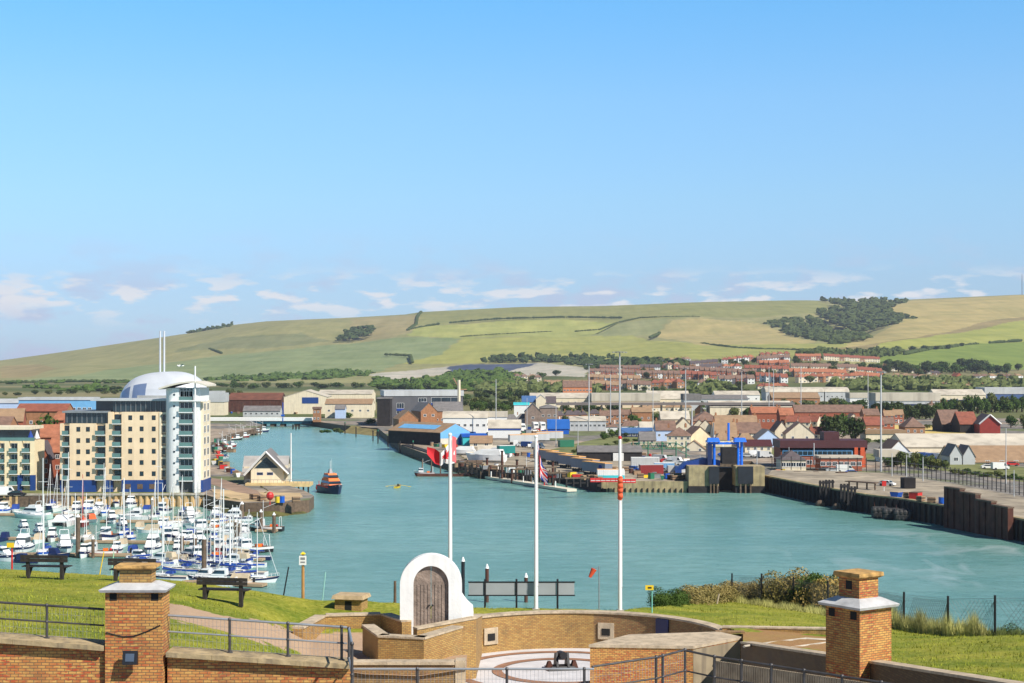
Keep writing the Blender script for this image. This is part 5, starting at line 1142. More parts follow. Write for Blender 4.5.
for dx in (-7.0, -3.6):
    mb = MB(); mb.tube((dx,8,0),(dx,8,Z(331, DI+8)-3),0.85,silver,r1=0.75,n=12); mb.build('chimney', t)
mb = MB(); mb.bx(-14, 20, -W_-2, -W_+4, 0, 9, lightgrey); mb.build('annex', t)

# --- swing bridge and the yards behind it
t = thing('swing_bridge', 'low white road bridge with blue-green underside crossing the river at left', 'bridge', (X(268, 935), 935, 0)); sB = F/935
def qx(px): return (px-268)/sB
mb = MB(); mb.bx(qx(205), qx(312), 0, 11, 3.4, 3.9, mat('bridge_deck', S(206,198,188), 0.8, 0.1, 0.2)); mb.build('deck', t)
mb = MB(); mb.bx(qx(205), qx(312), -0.3, 0, 3.3, 5.1, white); mb.bx(qx(205), qx(312), 11, 11.3, 3.3, 5.1, white); mb.build('parapet', t)
mb = MB(); mb.bx(qx(237), qx(310), 0.3, 10.7, 1.7, 3.4, mat('teal_girder', S(20,86,106), 0.5, 0.15, 0.3)); mb.build('girder', t)
for px in (262, 272, 282, 296): mb = MB(); mb.bx(qx(px)-1.2, qx(px)+1.2, 1, 10, -1, 1.7, timber); mb.build('pier', t)
mb = MB(); mb.tube((qx(283),-0.4,3),(qx(283),-0.4,14),0.25,brightblue); mb.bx(qx(283)-1,qx(283)+1,-1,0,6,7,brightblue); mb.build('mast', t)
bld('control_tower', 'small brown control cabin at the right end of the bridge', 'control cabin', 313, 320, 925, 409, 407, 6, brickbrown, BR, 'flat', 0, (2,2))
mb = MB(); mb.ball((0,0,0), 1, timber); 
for px, py in ((293,429),(296,429.5),(299,429)): 
    x, y = GP(px, py, 0); o = MB(); o.tube((0,0,-2),(0,0,2.5),0.45,tarred); tag(o.build('mooring_pile', None, (x, y, 0)), {293:'left dark pile standing in the river before the bridge',296:'middle dark pile standing in the river before the bridge',299:'right dark pile standing in the river before the bridge'}[px], 'pile', 'piles before the bridge')
SH = [ # name, label, x0,x1,D,ye,yr,depth,wall,roof,kind,rz,win
 ('warehouse','cream gabled warehouse with a blue panel behind the bridge',284,327,1080,397,390.5,40,cream,roofs['white'],'front',2,None),
 ('warehouse','long pale low warehouse right of the cream gabled one',318,372,1150,394,390,30,cream,roofs['white'],'side',0,(8,1)),
 ('warehouse','brown rusty-walled shed left of the cream gabled warehouse',228,281,1120,400,393,25,rust,mat('rust_sheet_roof', S(112,70,54), 0.8, 0.3, 0.2),'side',0,None),
 ('warehouse','small rust brown shed in front of the incinerator',206,230,1150,401,397,20,brickbrown,TN,'side',0,(4,1)),
 ('warehouse','white cabin on stilts right of the apartment tower',208,222,1200,394,391,12,white,roofs['light'],'flat',0,(5,1)),
 ('warehouse','sandy flat shed right of the apartment tower',202,224,1050,402,393,16,cream,roofs['light'],'flat',0,None),
 ('warehouse','low grey shed just behind the bridge deck',243,280,1020,411,406,10,lightgrey,GR,'side',0,(7,1)),
 ('warehouse','tan low building between the bridge and the dark shed',325,372,1000,404,399,18,cream,TN,'side',0,(6,1)),
 ('warehouse','small blue fronted hut by the river bend',335,345,990,409,405,8,paleblue,GR,'side',0,None),
 ('warehouse','huge dark grey shed with blue striped windows, its long side to the river',385,463,880,396,390.5,34,darkgrey,roofs['light'],'flat',8,None),
 ('warehouse','black-walled annex on the left of the dark grey shed',377,390,862,399,397.5,26,tarred,GR,'flat',0,None),
 ('brick_building','small brick gabled boathouse before the dark grey shed',399,418,790,419,411,16,brickbrown,TN,'front',14,(2,1)),
 ('brick_building','tall brick gabled building right of the small boathouse',421,437,810,411,403,22,brickbrown,GR,'front',16,(2,2)),
 ('brick_building','long brick hall with slate roof right of the gabled brick building',434,463,820,411,402,16,brickbrown,GR,'side',6,(5,1)),
 ('warehouse','white rounded office shed above the blue gabled shed',443,487,770,418,411,18,white,palegrey,'arch',0,(7,1)),
 ('warehouse','white flat office beside the white rounded shed',486,507,775,417,412,14,white,palegrey,'flat',0,(5,1)),
 ('warehouse','long white workshop with blue trim stripe',488,521,720,428,420,14,white,palegrey,'side',0,None),
 ('warehouse','tan shed with pale roof behind the red flag',470,492,640,443,436,12,cream,TN,'side',0,(2,1)),
 ('warehouse','orange brown shed right of the tan shed',478,508,610,455,446,8,mat('tan_panel', S(206,164,120), 0.8, 0.1, 0.4),palegrey,'side',0,None),
 ('brick_building','old grey-brown gabled warehouse with twin roofs in mid town',525,541,890,412,404,24,mat('aged_brick', S(138,120,108), 0.9, 0.25, 0.6),GR,'front',0,(1,1)),
 ('brick_building','broad grey-brown hipped warehouse in mid town',540,558,892,408,404.5,24,MC['aged_brick'],GR,'hip',0,(3,1)),
 ('warehouse','turquoise barrel-roofed shed behind the old brown warehouse',514,529,960,405,402.2,14,white,turq,'arch',0,None),
 ('warehouse','white gabled shed with dark sides right of the turquoise roof',536,546,1000,399,395,16,cream,roofs['light'],'front',0,None),
 ('warehouse','dark slate roofed shed beside the white gabled shed',546,556,1000,403,396.5,14,cream,DK,'side',0,None),
 ('warehouse','dark blue roofed shed left of the white gabled shed',522,536,1005,402,396,14,cream,roofs['blue'],'side',0,None),
 ('warehouse','bright blue curtain-sided store in the lorry park',548,569,760,429,420,12,brightblue,mat('bright_blue_roof', S(40,110,200), 0.5, 0.1, 0.3),'flat',0,None),
 ('warehouse','long low grey terminal shed right of the blue store',570,606,800,421,416.5,14,lightgrey,palegrey,'side',0,(8,1)),
 ('shed','long slate-roofed lean-to beside the railway cutting',578,642,545,452,446,12,tarred,midgrey,'side',0,None),
 ('warehouse','pale grey shed with long ridge in front of the mid town trees',661,690,800,419,411.5,14,mat('tan_render', S(204,184,150), 0.8, 0.1, 0.4),palegrey,'side',0,(4,1)),
 ('warehouse','pinkish brown hipped hall in front of the mid town trees',692,722,800,421,411,18,brickbrown,BR,'hip',0,None),
 ('warehouse','long dark blue train shed below the mid town trees',622,660,730,433,428,8,navy,roofs['blue'],'side',0,(8,1)),
 ('warehouse','long pale corrugated warehouse roof right of the mid town trees',710,792,1000,407,401,20,cream,palegrey,'side',0,None),
 ('warehouse','white wavy-roofed factory at the left of the trading estate',530,600,1250,398,393,30,cream,palegrey,'side',0,(10,1)),
 ('warehouse','broad pale flat factory below the hillside houses',592,660,1230,401,393.5,34,mat('pale_cream_wall', S(226,204,172), 0.8, 0.08, 0.2),palegrey,'flat',0,None),
 ('warehouse','cream gabled factory with three dark doors',648,690,1260,399,391,30,cream,palegrey,'side',0,(4,1)),
 ('warehouse','grey ribbed warehouse beside the cream factory',684,701,1150,400,394,20,lightgrey,GR,'flat',0,None),
 ('warehouse','low slate grey factory right of the ribbed warehouse',700,748,1180,399,395,24,lightgrey,midgrey,'side',0,(8,1)),
 ('warehouse','white low factory under the green belt in mid estate',715,760,1350,395,391,22,white,palegrey,'side',0,(6,1)),
 ('warehouse','scalloped white-roofed factory, leftmost of three',766,798,1380,392,387,26,lightgrey,palegrey,'arch',0,(6,1)),
 ('warehouse','scalloped white-roofed factory, middle of three',799,824,1380,392,387,26,lightgrey,palegrey,'arch',0,(5,1)),
 ('warehouse','scalloped white-roofed factory, rightmost of three',825,849,1380,392,387,26,lightgrey,palegrey,'arch',0,(5,1)),
 ('warehouse','tan low works in front of the scalloped roofs',772,820,1250,398,392.5,22,brickbrown,TN,'side',0,(6,1)),
 ('warehouse','white office with bright blue sign band on the trading estate',850,880,1250,398,393,16,white,palegrey,'flat',0,(5,1)),
 ('warehouse','long white and blue striped depot behind the treeline',876,940,1180,401,393,24,lightgrey,palegrey,'flat',0,None),
 ('warehouse','pale roofed depot right of the striped depot',935,986,1300,395,389.5,24,cream,palegrey,'side',0,(8,1)),
 ('warehouse','dark blue clad superstore at the right edge',985,1040,1330,394,387.5,26,mat('slate_blue_cladding', S(66,92,140), 0.6, 0.1, 0.2),roofs['light'],'flat',0,None),
 ('school','long two-storey red brick building with orange roof before the dark treeline','795','864',880,412,405,12,brickred,BR,'side',0,(14,1)),
 ('barn','deep red gabled barn with white bargeboards at right',980,1000,760,424,415,22,mat('barn_red', S(150,52,40), 0.7, 0.12, 0.5),DK,'front',-6,None),
 ('barn','black weatherboarded barn with brown roof left of the red barn',942,962,790,424,410,18,tarred,BR,'side',0,None),
 ('barn','dark barn with orange hipped roof joining the red barn',960,978,775,424,412,16,tarred,RD,'side',0,None),
 ('warehouse','very long cream warehouse with white roof along the right',905,1100,600,447,434,30,cream,palegrey,'side',0,None),
 ('warehouse','long mossy-roofed store with two grey gables at right',952,1080,530,462,446,18,cream,TN,'side',0,(9,1)),
 ('warehouse','grey gabled end bay, left of the two on the mossy store',950,962,526,455,445,10,lightgrey,GR,'front',0,(1,1)),
 ('warehouse','grey gabled end bay, right of the two on the mossy store',963,975,526,456,446,10,lightgrey,GR,'front',0,None),
 ('warehouse','white depot with brown double gables right of the port office',888,910,560,452,441,16,white,BR,'front',0,(2,1)),
 ('warehouse','white flat depot before the double gabled depot',880,898,540,457,450,8,white,palegrey,'flat',0,(3,1)),
 ('warehouse','yellow-roofed low store right of the port office',866,905,700,434,430,12,cream,roofs['tan'],'flat',0,None),
 ('port_office','long port office with maroon fascia, blue glazed front and brick ends',781,866,512,448,440.5,14,brickred,pinkroof,'flat',0,None),
 ('port_office','red brick single-storey wing before the port office',820,862,494,458,456.2,8,brickred,palegrey,'flat',0,(7,1)),
 ('port_office','small old signal house with pitched slate roof left of the port wing',781,806,496,460,450,9,cream,DK,'hip',0,(5,1)),
]
for a in SH:
    nm, lab, x0, x1, D, ye, yr, dep, wm, rm, kd, rz, wi = a
    t, w, he, hr = bld(nm, lab, 'warehouse' if nm == 'warehouse' else nm.replace('_', ' '), float(x0), float(x1), D, ye, yr, dep, wm, rm, kd, rz, wi, wsize=(1.5,1.3))
    if 'huge dark grey' in lab:
        for u, z0, ww, hh in ((-0.30,9,4,3),(-0.30,6,4,2.4),(-0.02,12.5,4.5,2.2),(-0.02,8.5,4.5,2.2),(-0.02,4.5,4.5,2.2),(0.28,12,16,3)):
            addwin(t, u*w, z0, ww, hh, white, bars=2); mb = MB(); mb.bx(u*w-ww/2, u*w+ww/2, -0.12, -0.005, z0-1.3, z0-0.05, royal); mb.build('blue_panel', t)
    if 'blue panel behind' in lab: mb = MB(); mb.bx(-w*0.08, w*0.3, -0.15, -0.01, he*0.62, he*0.98, blue); mb.build('sign_panel', t)
    if 'maroon fascia' in lab:
        mb = MB(); mb.bx(-w/2+0.5, w*0.34, -0.25, -0.01, he-2.4, he-0.6, skyblue); mb.build('window_band', t)
        for i in range(14): mb = MB(); q = -w/2+0.6+(w*0.84-0.8)*(i+.5)/14; mb.bx(q-0.7, q+0.7, -0.3, -0.26, he-2.2, he-1.0, darkglass); mb.build('window', t)
        for i in range(9): addwin(t, -w/2+w*0.86*(i+.5)/9, 0.9, 1.8, 1.4, white, y=-0.0); mb = MB(); mb.bx(-w/2-0.3, w/2+0.3, -0.5, -0.01, he-0.55, he+0.01, pinkroof); mb.build('fascia', t)
        mb = MB(); mb.bx(w*0.02, w*0.2, 2, 9, hr+0.01, hr+2.6, pinkroof); mb.build('roof_block', t)
        mb = MB(); mb.bx(w*0.36, w*0.40, -0.6, 0.0, 0, he+0.2, mat('orange_brick', S(206,90,50), 0.8, 0.1, 0.5)); mb.bx(w*0.43, w*0.48, -0.6, 0.0, 0, he+0.2, MC['orange_brick']); mb.build('brick_tower', t)
    if 'blue trim' in lab: mb = MB(); mb.bx(-w/2, w/2, -0.2, -0.01, he-0.9, he-0.1, royal); mb.build('trim', t)
    if 'striped depot' in lab: mb = MB(); mb.bx(-w/2, w/2, -0.2, -0.01, 2.2, 3.4, navy); mb.build('stripe', t)
    if 'white bargeboards' in lab:
        mb = MB()
        for sg in (-1, 1): mb.tube((sg*(w/2+0.3), -0.4, he), (0, -0.4, hr+0.2), 0.35, white, n=4)
        mb.build('bargeboard', t)
    if 'right edge' in lab and 'superstore' in lab: pass
# blue gabled riverside shed
t = thing('boat_shed', 'long riverside shed with pale blue gable and black timber side', 'boat shed', (X(455, 655), 655, 3), R(42))
w, d = 15.5, 34; he, hr = 5.2, 8.6
roofed(t, w, d, he, hr, 'front', tarred, TN)
mb = MB(); mb.prismy([(-w/2,2.9),(w/2,2.9),(w/2,he),(0,hr),(-w/2,he)], -0.2, -0.02, skyblue); mb.build('gable', t)
mb = MB(); mb.bx(-w/2, w/2, -0.25, -0.03, 0, 2.88, mat('pale_block', S(206,200,186), 0.9, 0.1, 0.5)); mb.build('block_wall', t)
mb = MB(); sl_ = (hr-he)/(w/2); mb.prismy([(-w/2+2.0,he+2.0*sl_+0.26),(-w/2+5.5,he+5.5*sl_+0.26),(-w/2+5.5,he+5.5*sl_+0.34),(-w/2+2.0,he+2.0*sl_+0.34)], 6, 30, skyblue); mb.build('rooflight', t)
mb = MB(); mb.bx(1.5, 5.5, -0.32, -0.26, 0.05, 2.8, brightblue); mb.build('door', t)
bld('warehouse', 'low workshop with turquoise doors and blue and white fascia beside the blue gable', 'workshop', 463, 486, 650, 437, 434, 8, turq, brightblue, 'flat', 6)
t = thing('retaining_quay', 'black timber quay wall under the blue gabled shed', 'quay wall', (0, 0, 0))
p, q, r2 = GP(401.5, 452.5), GP(421, 459.5), GP(440, 466.5); mb = MB(); wallstrip(mb, [(p[0], p[1], 3.3), (q[0], q[1]+2, 3.3), (r2[0], r2[1]+3, 3.3)], -1.5, 3, tarred); mb.build('wall', t)

# --- town houses in the middle distance
TH = [ # label,x0,x1,D,ye,yr,depth,wall,roof,kind,rz,win,chim
 ('cream house with broad brown roof and white ridge lines left of the blue ramp towers',667,691,640,436,427,11,cream,BR,'hip',-6,(4,2),1),
 ('cream gabled house touching the left blue ramp tower',688,713,650,438,427,12,yellowr,BR,'front',10,(2,1),1),
 ('cream gabled wing low in front of the cream gabled house',682,706,610,450,441,8,cream,TN,'front',-8,(2,1),0),
 ('brown hipped house with blue-grey wall left of the cream houses',656,676,690,430,421,11,paleblue,BR,'side',0,(3,1),1),
 ('cream cottage with pale gable above the brown hipped house',676,692,740,426,418,10,cream,TN,'front',0,(1,1),0),
 ('grey slate roofed cottage above the railway lean-to',640,656,660,440,432,10,cream,midgrey,'side',0,(2,1),0),
 ('long orange-brown terrace roof behind the blue ramp towers, left half',714,737,680,433,422,12,cream,TN,'side',0,(5,2),2),
 ('long orange-brown terrace roof behind the blue ramp towers, right half',737.5,762,682,433,422.5,12,cream,BR,'side',0,(5,2),2),
 ('second terrace of brown roofs behind the long orange-brown ones',716,758,730,424,415.5,12,cream,TN,'side',0,(9,1),2),
 ('pale blue gabled house right of the blue ramp towers',756,781,640,440,430,11,paleblue,GR,'front',4,(2,1),0),
 ('small cream gabled house above the pale blue one',775,789,700,431,422,12,cream,BR,'front',2,(1,1),0),
 ('large cream gabled house right of the pale blue one',786,814,680,434,422.5,14,cream,BR,'front',-4,(2,1),1),
 ('low brown roofed bungalow before the pale blue house',745,772,600,446,440,8,cream,pinkroof,'side',0,(4,1),0),
 ('orange roofed terrace in front of the pale corrugated warehouse',752,780,820,413,407,12,brickred,OR_,'side',0,(6,1),2),
 ('orange-roofed cottage between the terrace and the dark trees',780,794,800,415,408,10,brickred,OR_,'side',0,(3,1),1),
 ('pink brick house with wide roof right of the port office trees',905,925,740,427,417,12,brickbrown,BR,'hip',0,(3,1),1),
 ('brown roofed house behind the yellow-roofed store',866,884,750,425,417,12,brickbrown,RD,'side',0,(3,1),1),
 ('white house with brown gable right of the big dark trees',846,862,790,421,414,10,cream,BR,'front',0,(2,1),0),
 ('red roofed cottage under the big dark trees',812,828,700,434,427,10,cream,RD,'side',0,(2,1),1),
 ('white cottage left of the big dark trees',826,838,690,438,432,9,white,TN,'front',0,(1,1),0),
 ('white roofed cottage in the mid town, left of the lamp mast',640,656,760,428,422,9,white,palegrey,'side',0,(2,1),0),
 ('tan roofed house left of the pale grey shed',632,652,880,412,407.5,10,brickbrown,TN,'side',0,(3,1),1),
 ('brown roofed pair with chimneys right of the long red brick building',864,880,830,415,409,10,brickbrown,BR,'side',0,(3,1),2),
]
for a in TH:
    lab, x0, x1, D, ye, yr, dep, wm, rm, kd, rz, wi, ch = a
    bld('house', lab, 'house', x0, x1, D, ye, yr, dep, wm, rm, kd, rz, wi, group='mid town houses', chim=ch, wsize=(1.1,1.2))

# --- hillside estate
def far_house(rm, wm, kind, seed):
    t = thing('house', '', 'house'); w, d, he, hr = 9.5, 9, 5.0, 7.8
    if kind == 'bungalow': w, he, hr = 11, 2.8, 5.6
    rf = roofed(t, w, d, he, hr, 'hip' if kind in ('bungalow','hip') else 'side', wm, rm, 0.4)
    mb = MB(); mb.bx(-w/2+0.4, -w/2+1.3, d/2-0.4, d/2+0.4, hr-0.7, hr+0.9, brickbrown); mb.build('chimney', rf)
    for j in range(1 if he < 4 else 2):
        for i in (-1, 1): addwin(t, i*w*0.25, 0.8+2.6*j, 2.0, 1.3, white)
    mb = MB(); mb.bx(-0.5, 0.5, -0.06, 0, 0, 2.1, white); mb.build('door', t, (0, -0.003, 0))
    return t
FHP = {}
def fh(rk, wk, kind):
    k = (rk, wk, kind)
    if k not in FHP: FHP[k] = [far_house(roofs[rk], {'cream': cream, 'white': white, 'brick': brickred, 'brown': brickbrown}[wk], kind, 1), False]
    if not FHP[k][1]: FHP[k][1] = True; return FHP[k][0]
    return copy_tree(FHP[k][0])
RNAMES = {'orange': 'orange', 'red': 'red', 'brown': 'brown', 'dark': 'slate grey', 'tan': 'tan'}
ROWS = [ # x0,y0,x1,y1,step px,roof,wall,kind,where
 (796,360.5,821,360.5,5.0,'orange','brick','terrace','high row left of the wooded gap'),
 (824,360,880,363,5.0,'red','cream','terrace','topmost long row under the tree belt'),
 (757,363,790,361.5,5.4,'brown','white','terrace','topmost row right of the lone dark tree'),
 (722,364,754,361,5.6,'red','white','hip','topmost row left of the lone dark tree'),
 (690,368,718,366,5.2,'dark','brown','terrace','row at the top left corner of the estate'),
 (792,371.5,831,371.5,5.2,'brown','cream','terrace','cream fronted terrace in the middle of the hill'),
 (838,371.5,858,372,5.0,'brown','cream','terrace','short cream terrace right of the middle dark tree'),
 (760,368,789,367,5.0,'orange','brick','terrace','second row under the lone dark tree'),
 (724,371,741,371.5,5.4,'orange','white','hip','bright orange roofs in the left middle of the hill'),
 (745,373,789,374.5,5.2,'red','cream','terrace','third row in the middle of the estate'),
 (790,377,846,378,5.2,'orange','cream','terrace','fourth long row of bright roofs'),
 (858,374.5,882,376,5.2,'red','cream','terrace','right end row beside the green field'),
 (800,383,866,381,5.6,'orange','cream','hip','lowest right row above the pale trees'),
 (757,381,787,383.5,5.4,'red','white','terrace','lowest middle row above the white factory'),
 (720,385,754,384,5.8,'brown','white','terrace','white fronted terrace low in the middle'),
 (680,373,716,376,5.4,'brown','brown','terrace','dark brown row on the left slope'),
 (681,379,716,381,5.6,'red','brick','terrace','lower row on the left slope'),
 (640,371,660,371.5,5.4,'dark','brown','terrace','far left upper row beside the woodland'),
 (662,370,680,369,5.4,'brown','brick','hip','upper row left of the estate corner'),
 (637,378,680,379,5.6,'brown','brown','terrace','middle row on the far left slope'),
 (590,375,634,377,5.6,'brown','brick','terrace','long brick row at the left foot of the hill'),
 (588,382,640,384,5.8,'tan','brown','terrace','second brick row at the left foot of the hill'),
 (622,389,650,391,6.2,'brown','cream','terrace','lowest row left of the cream factory'),
 (652,389,684,388,6.2,'red','brown','hip','lowest row behind the cream factory'),
 (590,389,618,391,6.2,'tan','brick','terrace','lowest row at the far left of the estate'),
 (515,380,541,382,6.0,'brown','cream','hip','scattered houses left of the estate'),
 (545,389,588,390,6.2,'tan','brick','terrace','brick terrace beyond the white wavy factory'),
 (893,377,934,380,7.5,'tan','cream','bungalow','bungalows left of the big round trees'),
 (939,382,976,384,7.5,'tan','cream','bungalow','bungalows before the big round trees'),
 (972,378,1024,378,8.0,'brown','white','bungalow','bungalows right of the big round trees'),
 (985,385,1024,384,8.0,'red','cream','bungalow','lowest bungalows at the right edge'),
 (884,371,905,371,7.0,'red','cream','hip','pair near the left of the pale trees'),
 (700,389,716,389,6.2,'brown','white','hip','pair of houses by the pale tree clump'),
 (760,389,786,389,6.2,'red','cream','bungalow','low houses behind the scalloped factories'),
 (700,372,722,371,5.4,'dark','white','terrace','row between the slope corner and the bright orange roofs'),
 (716,376,756,378,5.6,'brown','brick','terrace','brown row under the bright orange roofs'),
 (760,358.5,790,357.5,5.6,'red','brown','hip','skyline row right of the lone dark tree'),
 (660,365,690,363,5.4,'brown','white','hip','skyline row on the far left slope'),
 (600,371,640,372,5.6,'brown','brick','terrace','upper brick row in front of the woodland'),
 (855,380,884,382,5.4,'orange','white','terrace','row under the right end row'),
 (905,372,940,375,7.5,'dark','cream','bungalow','roofs peeping under the big round trees'),
 (930,388,1000,389,8,'tan','cream','bungalow','bungalows half hidden by the pale band'),
]
for x0, y0, x1, y1, st, rk, wk, kd, where in ROWS:
    n = max(1, int(round((x1-x0)/st)))
    for i in range(n):
        px = x0+(x1-x0)*(i+0.5)/n; py = y0+(y1-y0)*(i+0.5)/n+random.uniform(-.25, .25); D = gsolve(px, py)
        rk2 = rk; wk0 = wk
        if (i*7+int(x0)) % 4 == 1: wk = {'cream':'brown','brick':'cream','white':'brick','brown':'white'}[wk0]
        if kd != 'terrace' and i % 3 == 2: rk2 = {'orange': 'red', 'red': 'orange', 'tan': 'brown', 'brown': 'tan', 'dark': 'brown'}[rk]
        o = fh(rk2, wk, kd); wk = wk0; o.location = (X(px, D), D, gz(px, D)-0.3); o.rotation_euler = (0, 0, random.uniform(-.08, .08) if kd == 'terrace' else random.uniform(-.5, .5))
        s_ = (st*D/F/9.6) if kd == 'terrace' else 1.0; s_ = max(0.8, min(1.35, s_)); o.scale = (s_*1.04, 1, 1.35 if kd != 'bungalow' else 1.1)
        tag(o, f"{RNAMES[rk2]}-roofed house, {ORD[i]} from left, {where}", 'house', 'houses on the hillside estate')
bld('house', 'large brick villa standing alone among the big round trees at right', 'house', 956, 963, 2050, None, None, 12, brickred, RD, 'front', 20, (1,2), chim=1)
bld('school', 'long flat-roofed brick school at the left foot of the estate', 'school', 563, 592, 1500, 387, 381, 16, mat('orange_school_brick', S(206,128,84), 0.8, 0.1, 0.2), BR, 'side', 0, (9,2), wsize=(2,1.3))
# flyover
t = thing('flyover', 'long grey concrete flyover crossing the town on thin legs', 'bridge', (X(660, 1000), 1000, 3)); sF = F/1000
mb = MB(); mb.bx((556-660)/sF, (795-660)/sF, 0, 9, Z(405.2,1000)-3, Z(402.6,1000)-3, mat('flyover_concrete', S(120,112,108), 0.9, 0.1, 0.2)); mb.build('deck', t)
mb = MB()
for px in range(562, 795, 14): pass
for px in range(562, 795, 20): mb = MB(); mb.bx((px-660)/sF-0.5, (px-660)/sF+0.5, 3, 6, 0, Z(405.2,1000)-3, concrete); mb.build('pier', t)
# lifeboat house
DR = 436; sR = F/DR
wingm = mat('grey_wing_roof', S(164,160,156), 0.8, 0.15, 0.5)
t = thing('lifeboat_station', 'pale boathouse with steep grey gable and glazed apex on the spit', 'boathouse', (X(266, DR), DR, 3), R(4))
def rx(px): return (px-266)/sR
def rz_(py): return Z(py, DR)-3
mb = MB(); mb.prismy([(rx(251),0),(rx(283),0),(rx(283),rz_(470)),(rx(266),rz_(454.5)),(rx(251),rz_(470))], 0, 16, cream); mb.build('wall', t)
mb = MB(); a, b, c = (rx(244.5), rz_(475.5)), (rx(266), rz_(452.3)), (rx(288.5), rz_(474.5))
mb.prismy([a, b, c, (c[0], c[1]+0.4), (b[0], b[1]+0.45), (a[0], a[1]+0.4)], -1.2, 17, midgrey); rf = mb.build('roof', t)
mb = MB(); mb.tube((a[0],-1.3,a[1]+0.15),(b[0],-1.3,b[1]+0.2),0.28,white,n=4); mb.tube((c[0],-1.3,c[1]+0.15),(b[0],-1.3,b[1]+0.2),0.28,white,n=4); mb.build('bargeboard', rf)
mb = MB(); mb.prismy([(rx(254.5),rz_(468)),(rx(278),rz_(468)),(rx(266.3),rz_(457))], -0.12, -0.02, darkglass); mb.build('gable_window', t)
for px in (260, 270): addwin(t, rx(px), rz_(475), 1.6, 0.7, blue, bars=0)
mb = MB(); mb.bx(rx(242), rx(251)-0.02, 6, 15, 0, rz_(468), cream); mb.build('wing_wall', t); mb = MB(); mb.bx(rx(283)+0.02, rx(286), 6, 15, 0, rz_(467), cream); mb.build('wing_wall', t)
for a0, a1 in ((240.5,262.0),(270.0,287)):
    mb = MB(); mb.prismx([(4.5,rz_(473)),(11,rz_(458)),(11.3,rz_(458)),(4.5,rz_(474))], rx(a0), rx(a1 if a0 < 250 else 286.5), wingm); mb.prismx([(11.31,rz_(458)),(16,rz_(468)),(16,rz_(469)),(11.31,rz_(459))], rx(a0), rx(a1 if a0 < 250 else 286.5), wingm); mb.build('wing_roof', t)
# ------------------------------------------------------------------ quay walls and structures at the waterside
def offs(P, o):
    r_ = []
    for i, (x, y) in enumerate(P):
        a = P[max(0, i-1)]; b = P[min(len(P)-1, i+1)]; L = math.hypot(b[0]-a[0], b[1]-a[1]); r_.append((x+(b[1]-a[1])/L*o, y-(b[0]-a[0])/L*o))
    return r_
def quaywall(name, lab, line, m, top, out=0.5, cap=None, group=None, thick=1.2):
    t = thing(name, lab, 'quay wall', (0, 0, 0), group=group); P = offs(gxy(line), out)
    mb = MB(); wallstrip(mb, [(x, y, top) for x, y in P], -2, thick, m); mb.build('wall', t)
    if cap: mb = MB(); wallstrip(mb, [(x, y, top+0.35) for x, y in offs(gxy(line), out+0.15)], top+0.01, thick+0.3, cap); mb.build('cap', t)
    return t
def piles_along(t, line, step, m, top, out=0.9, r=0.22, name='timber_pile'):
    P = offs(gxy(line), out); n0 = 0
    for a, b in zip(P[:-1], P[1:]):
        L = math.hypot(b[0]-a[0], b[1]-a[1]); n = max(1, int(L/step))
        for i in range(n):
            x = a[0]+(b[0]-a[0])*(i+.5)/n; y = a[1]+(b[1]-a[1])*(i+.5)/n; mb = MB(); mb.tube((x, y, -2), (x, y, top), r, m, n=6); mb.build(name, t); n0 += 1
# corrugated sheet piling behind the marina
t = thing('sheet_pile_wall', 'long rust-streaked steel sheet pile wall behind the marina', 'quay wall')
P = gxy([(-120,507),(165,506.3),(205,506.3)]); mb = MB(); pts = []
for a, b in zip(P[:-1], P[1:]):
    L = math.hypot(b[0]-a[0], b[1]-a[1]); n = int(L/1.5)
    for i in range(n):
        for k, dy in ((0,0),(0.35,0),(0.5,0.55),(0.85,0.55)):
            f_ = (i+k)/n; pts.append((a[0]+(b[0]-a[0])*f_, a[1]+(b[1]-a[1])*f_-1.0+dy))
for p, q in zip(pts[:-1], pts[1:]): mb.face([(*p,-2),(*q,-2),(*q,2.9),(*p,2.9)], piling)
mb.build('sheeting', t); mb = MB(); wallstrip(mb, [(x, y-1.2, 3.25) for x, y in P], 2.85, 1.5, concrete); mb.build('cap', t)
gb = mat('stained_quay_concrete', S(168,150,112), 0.9, 0.3, 0.5, stain=0.5)
t = quaywall('quay_wall', 'tan concrete quay face with dark fender piles beside the ferry ramp', [(600,492),(645,492.3),(690,492.5)], gb, 3.1, 0.6)
piles_along(t, [(600,492),(690,492.5)], 1.5, tarred, 1.2, 1.0, 0.2)
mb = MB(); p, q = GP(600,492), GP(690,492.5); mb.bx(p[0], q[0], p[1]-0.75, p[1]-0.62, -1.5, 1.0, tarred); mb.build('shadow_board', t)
t = quaywall('quay_wall', 'dark derelict timber quay in front of the lorry park', [(480,478.5),(500,480),(530,481.5),(567,483.5),(600,492.3)], tarred, 2.6, 0.8)
piles_along(t, [(480,478.5),(530,481.5),(567,483.5)], 3.2, timber, 4.0, 1.6, 0.25)
t = quaywall('quay_wall', 'weathered black timber quay running to the lower right, left section', [(765,491),(800,499),(840,507.5),(868,513)], tarred, 4.2, 0.6, gb)
piles_along(t, [(765,491),(800,499),(840,507.5),(868,513)], 2.6, tarred, 4.0, 1.0, 0.28)
t = quaywall('quay_wall', 'weathered black timber quay running to the lower right, right section', [(868,513),(905,518),(960,528),(1024,541),(1100,558)], mat('dark_quay_timber', S(70,52,44), 0.9, 0.5, 0.5, stain=0.4), 4.2, 0.6, gb)
piles_along(t, [(868,513),(905,518),(960,528),(1024,541),(1100,558)], 2.2, tarred, 4.0, 1.0, 0.26)
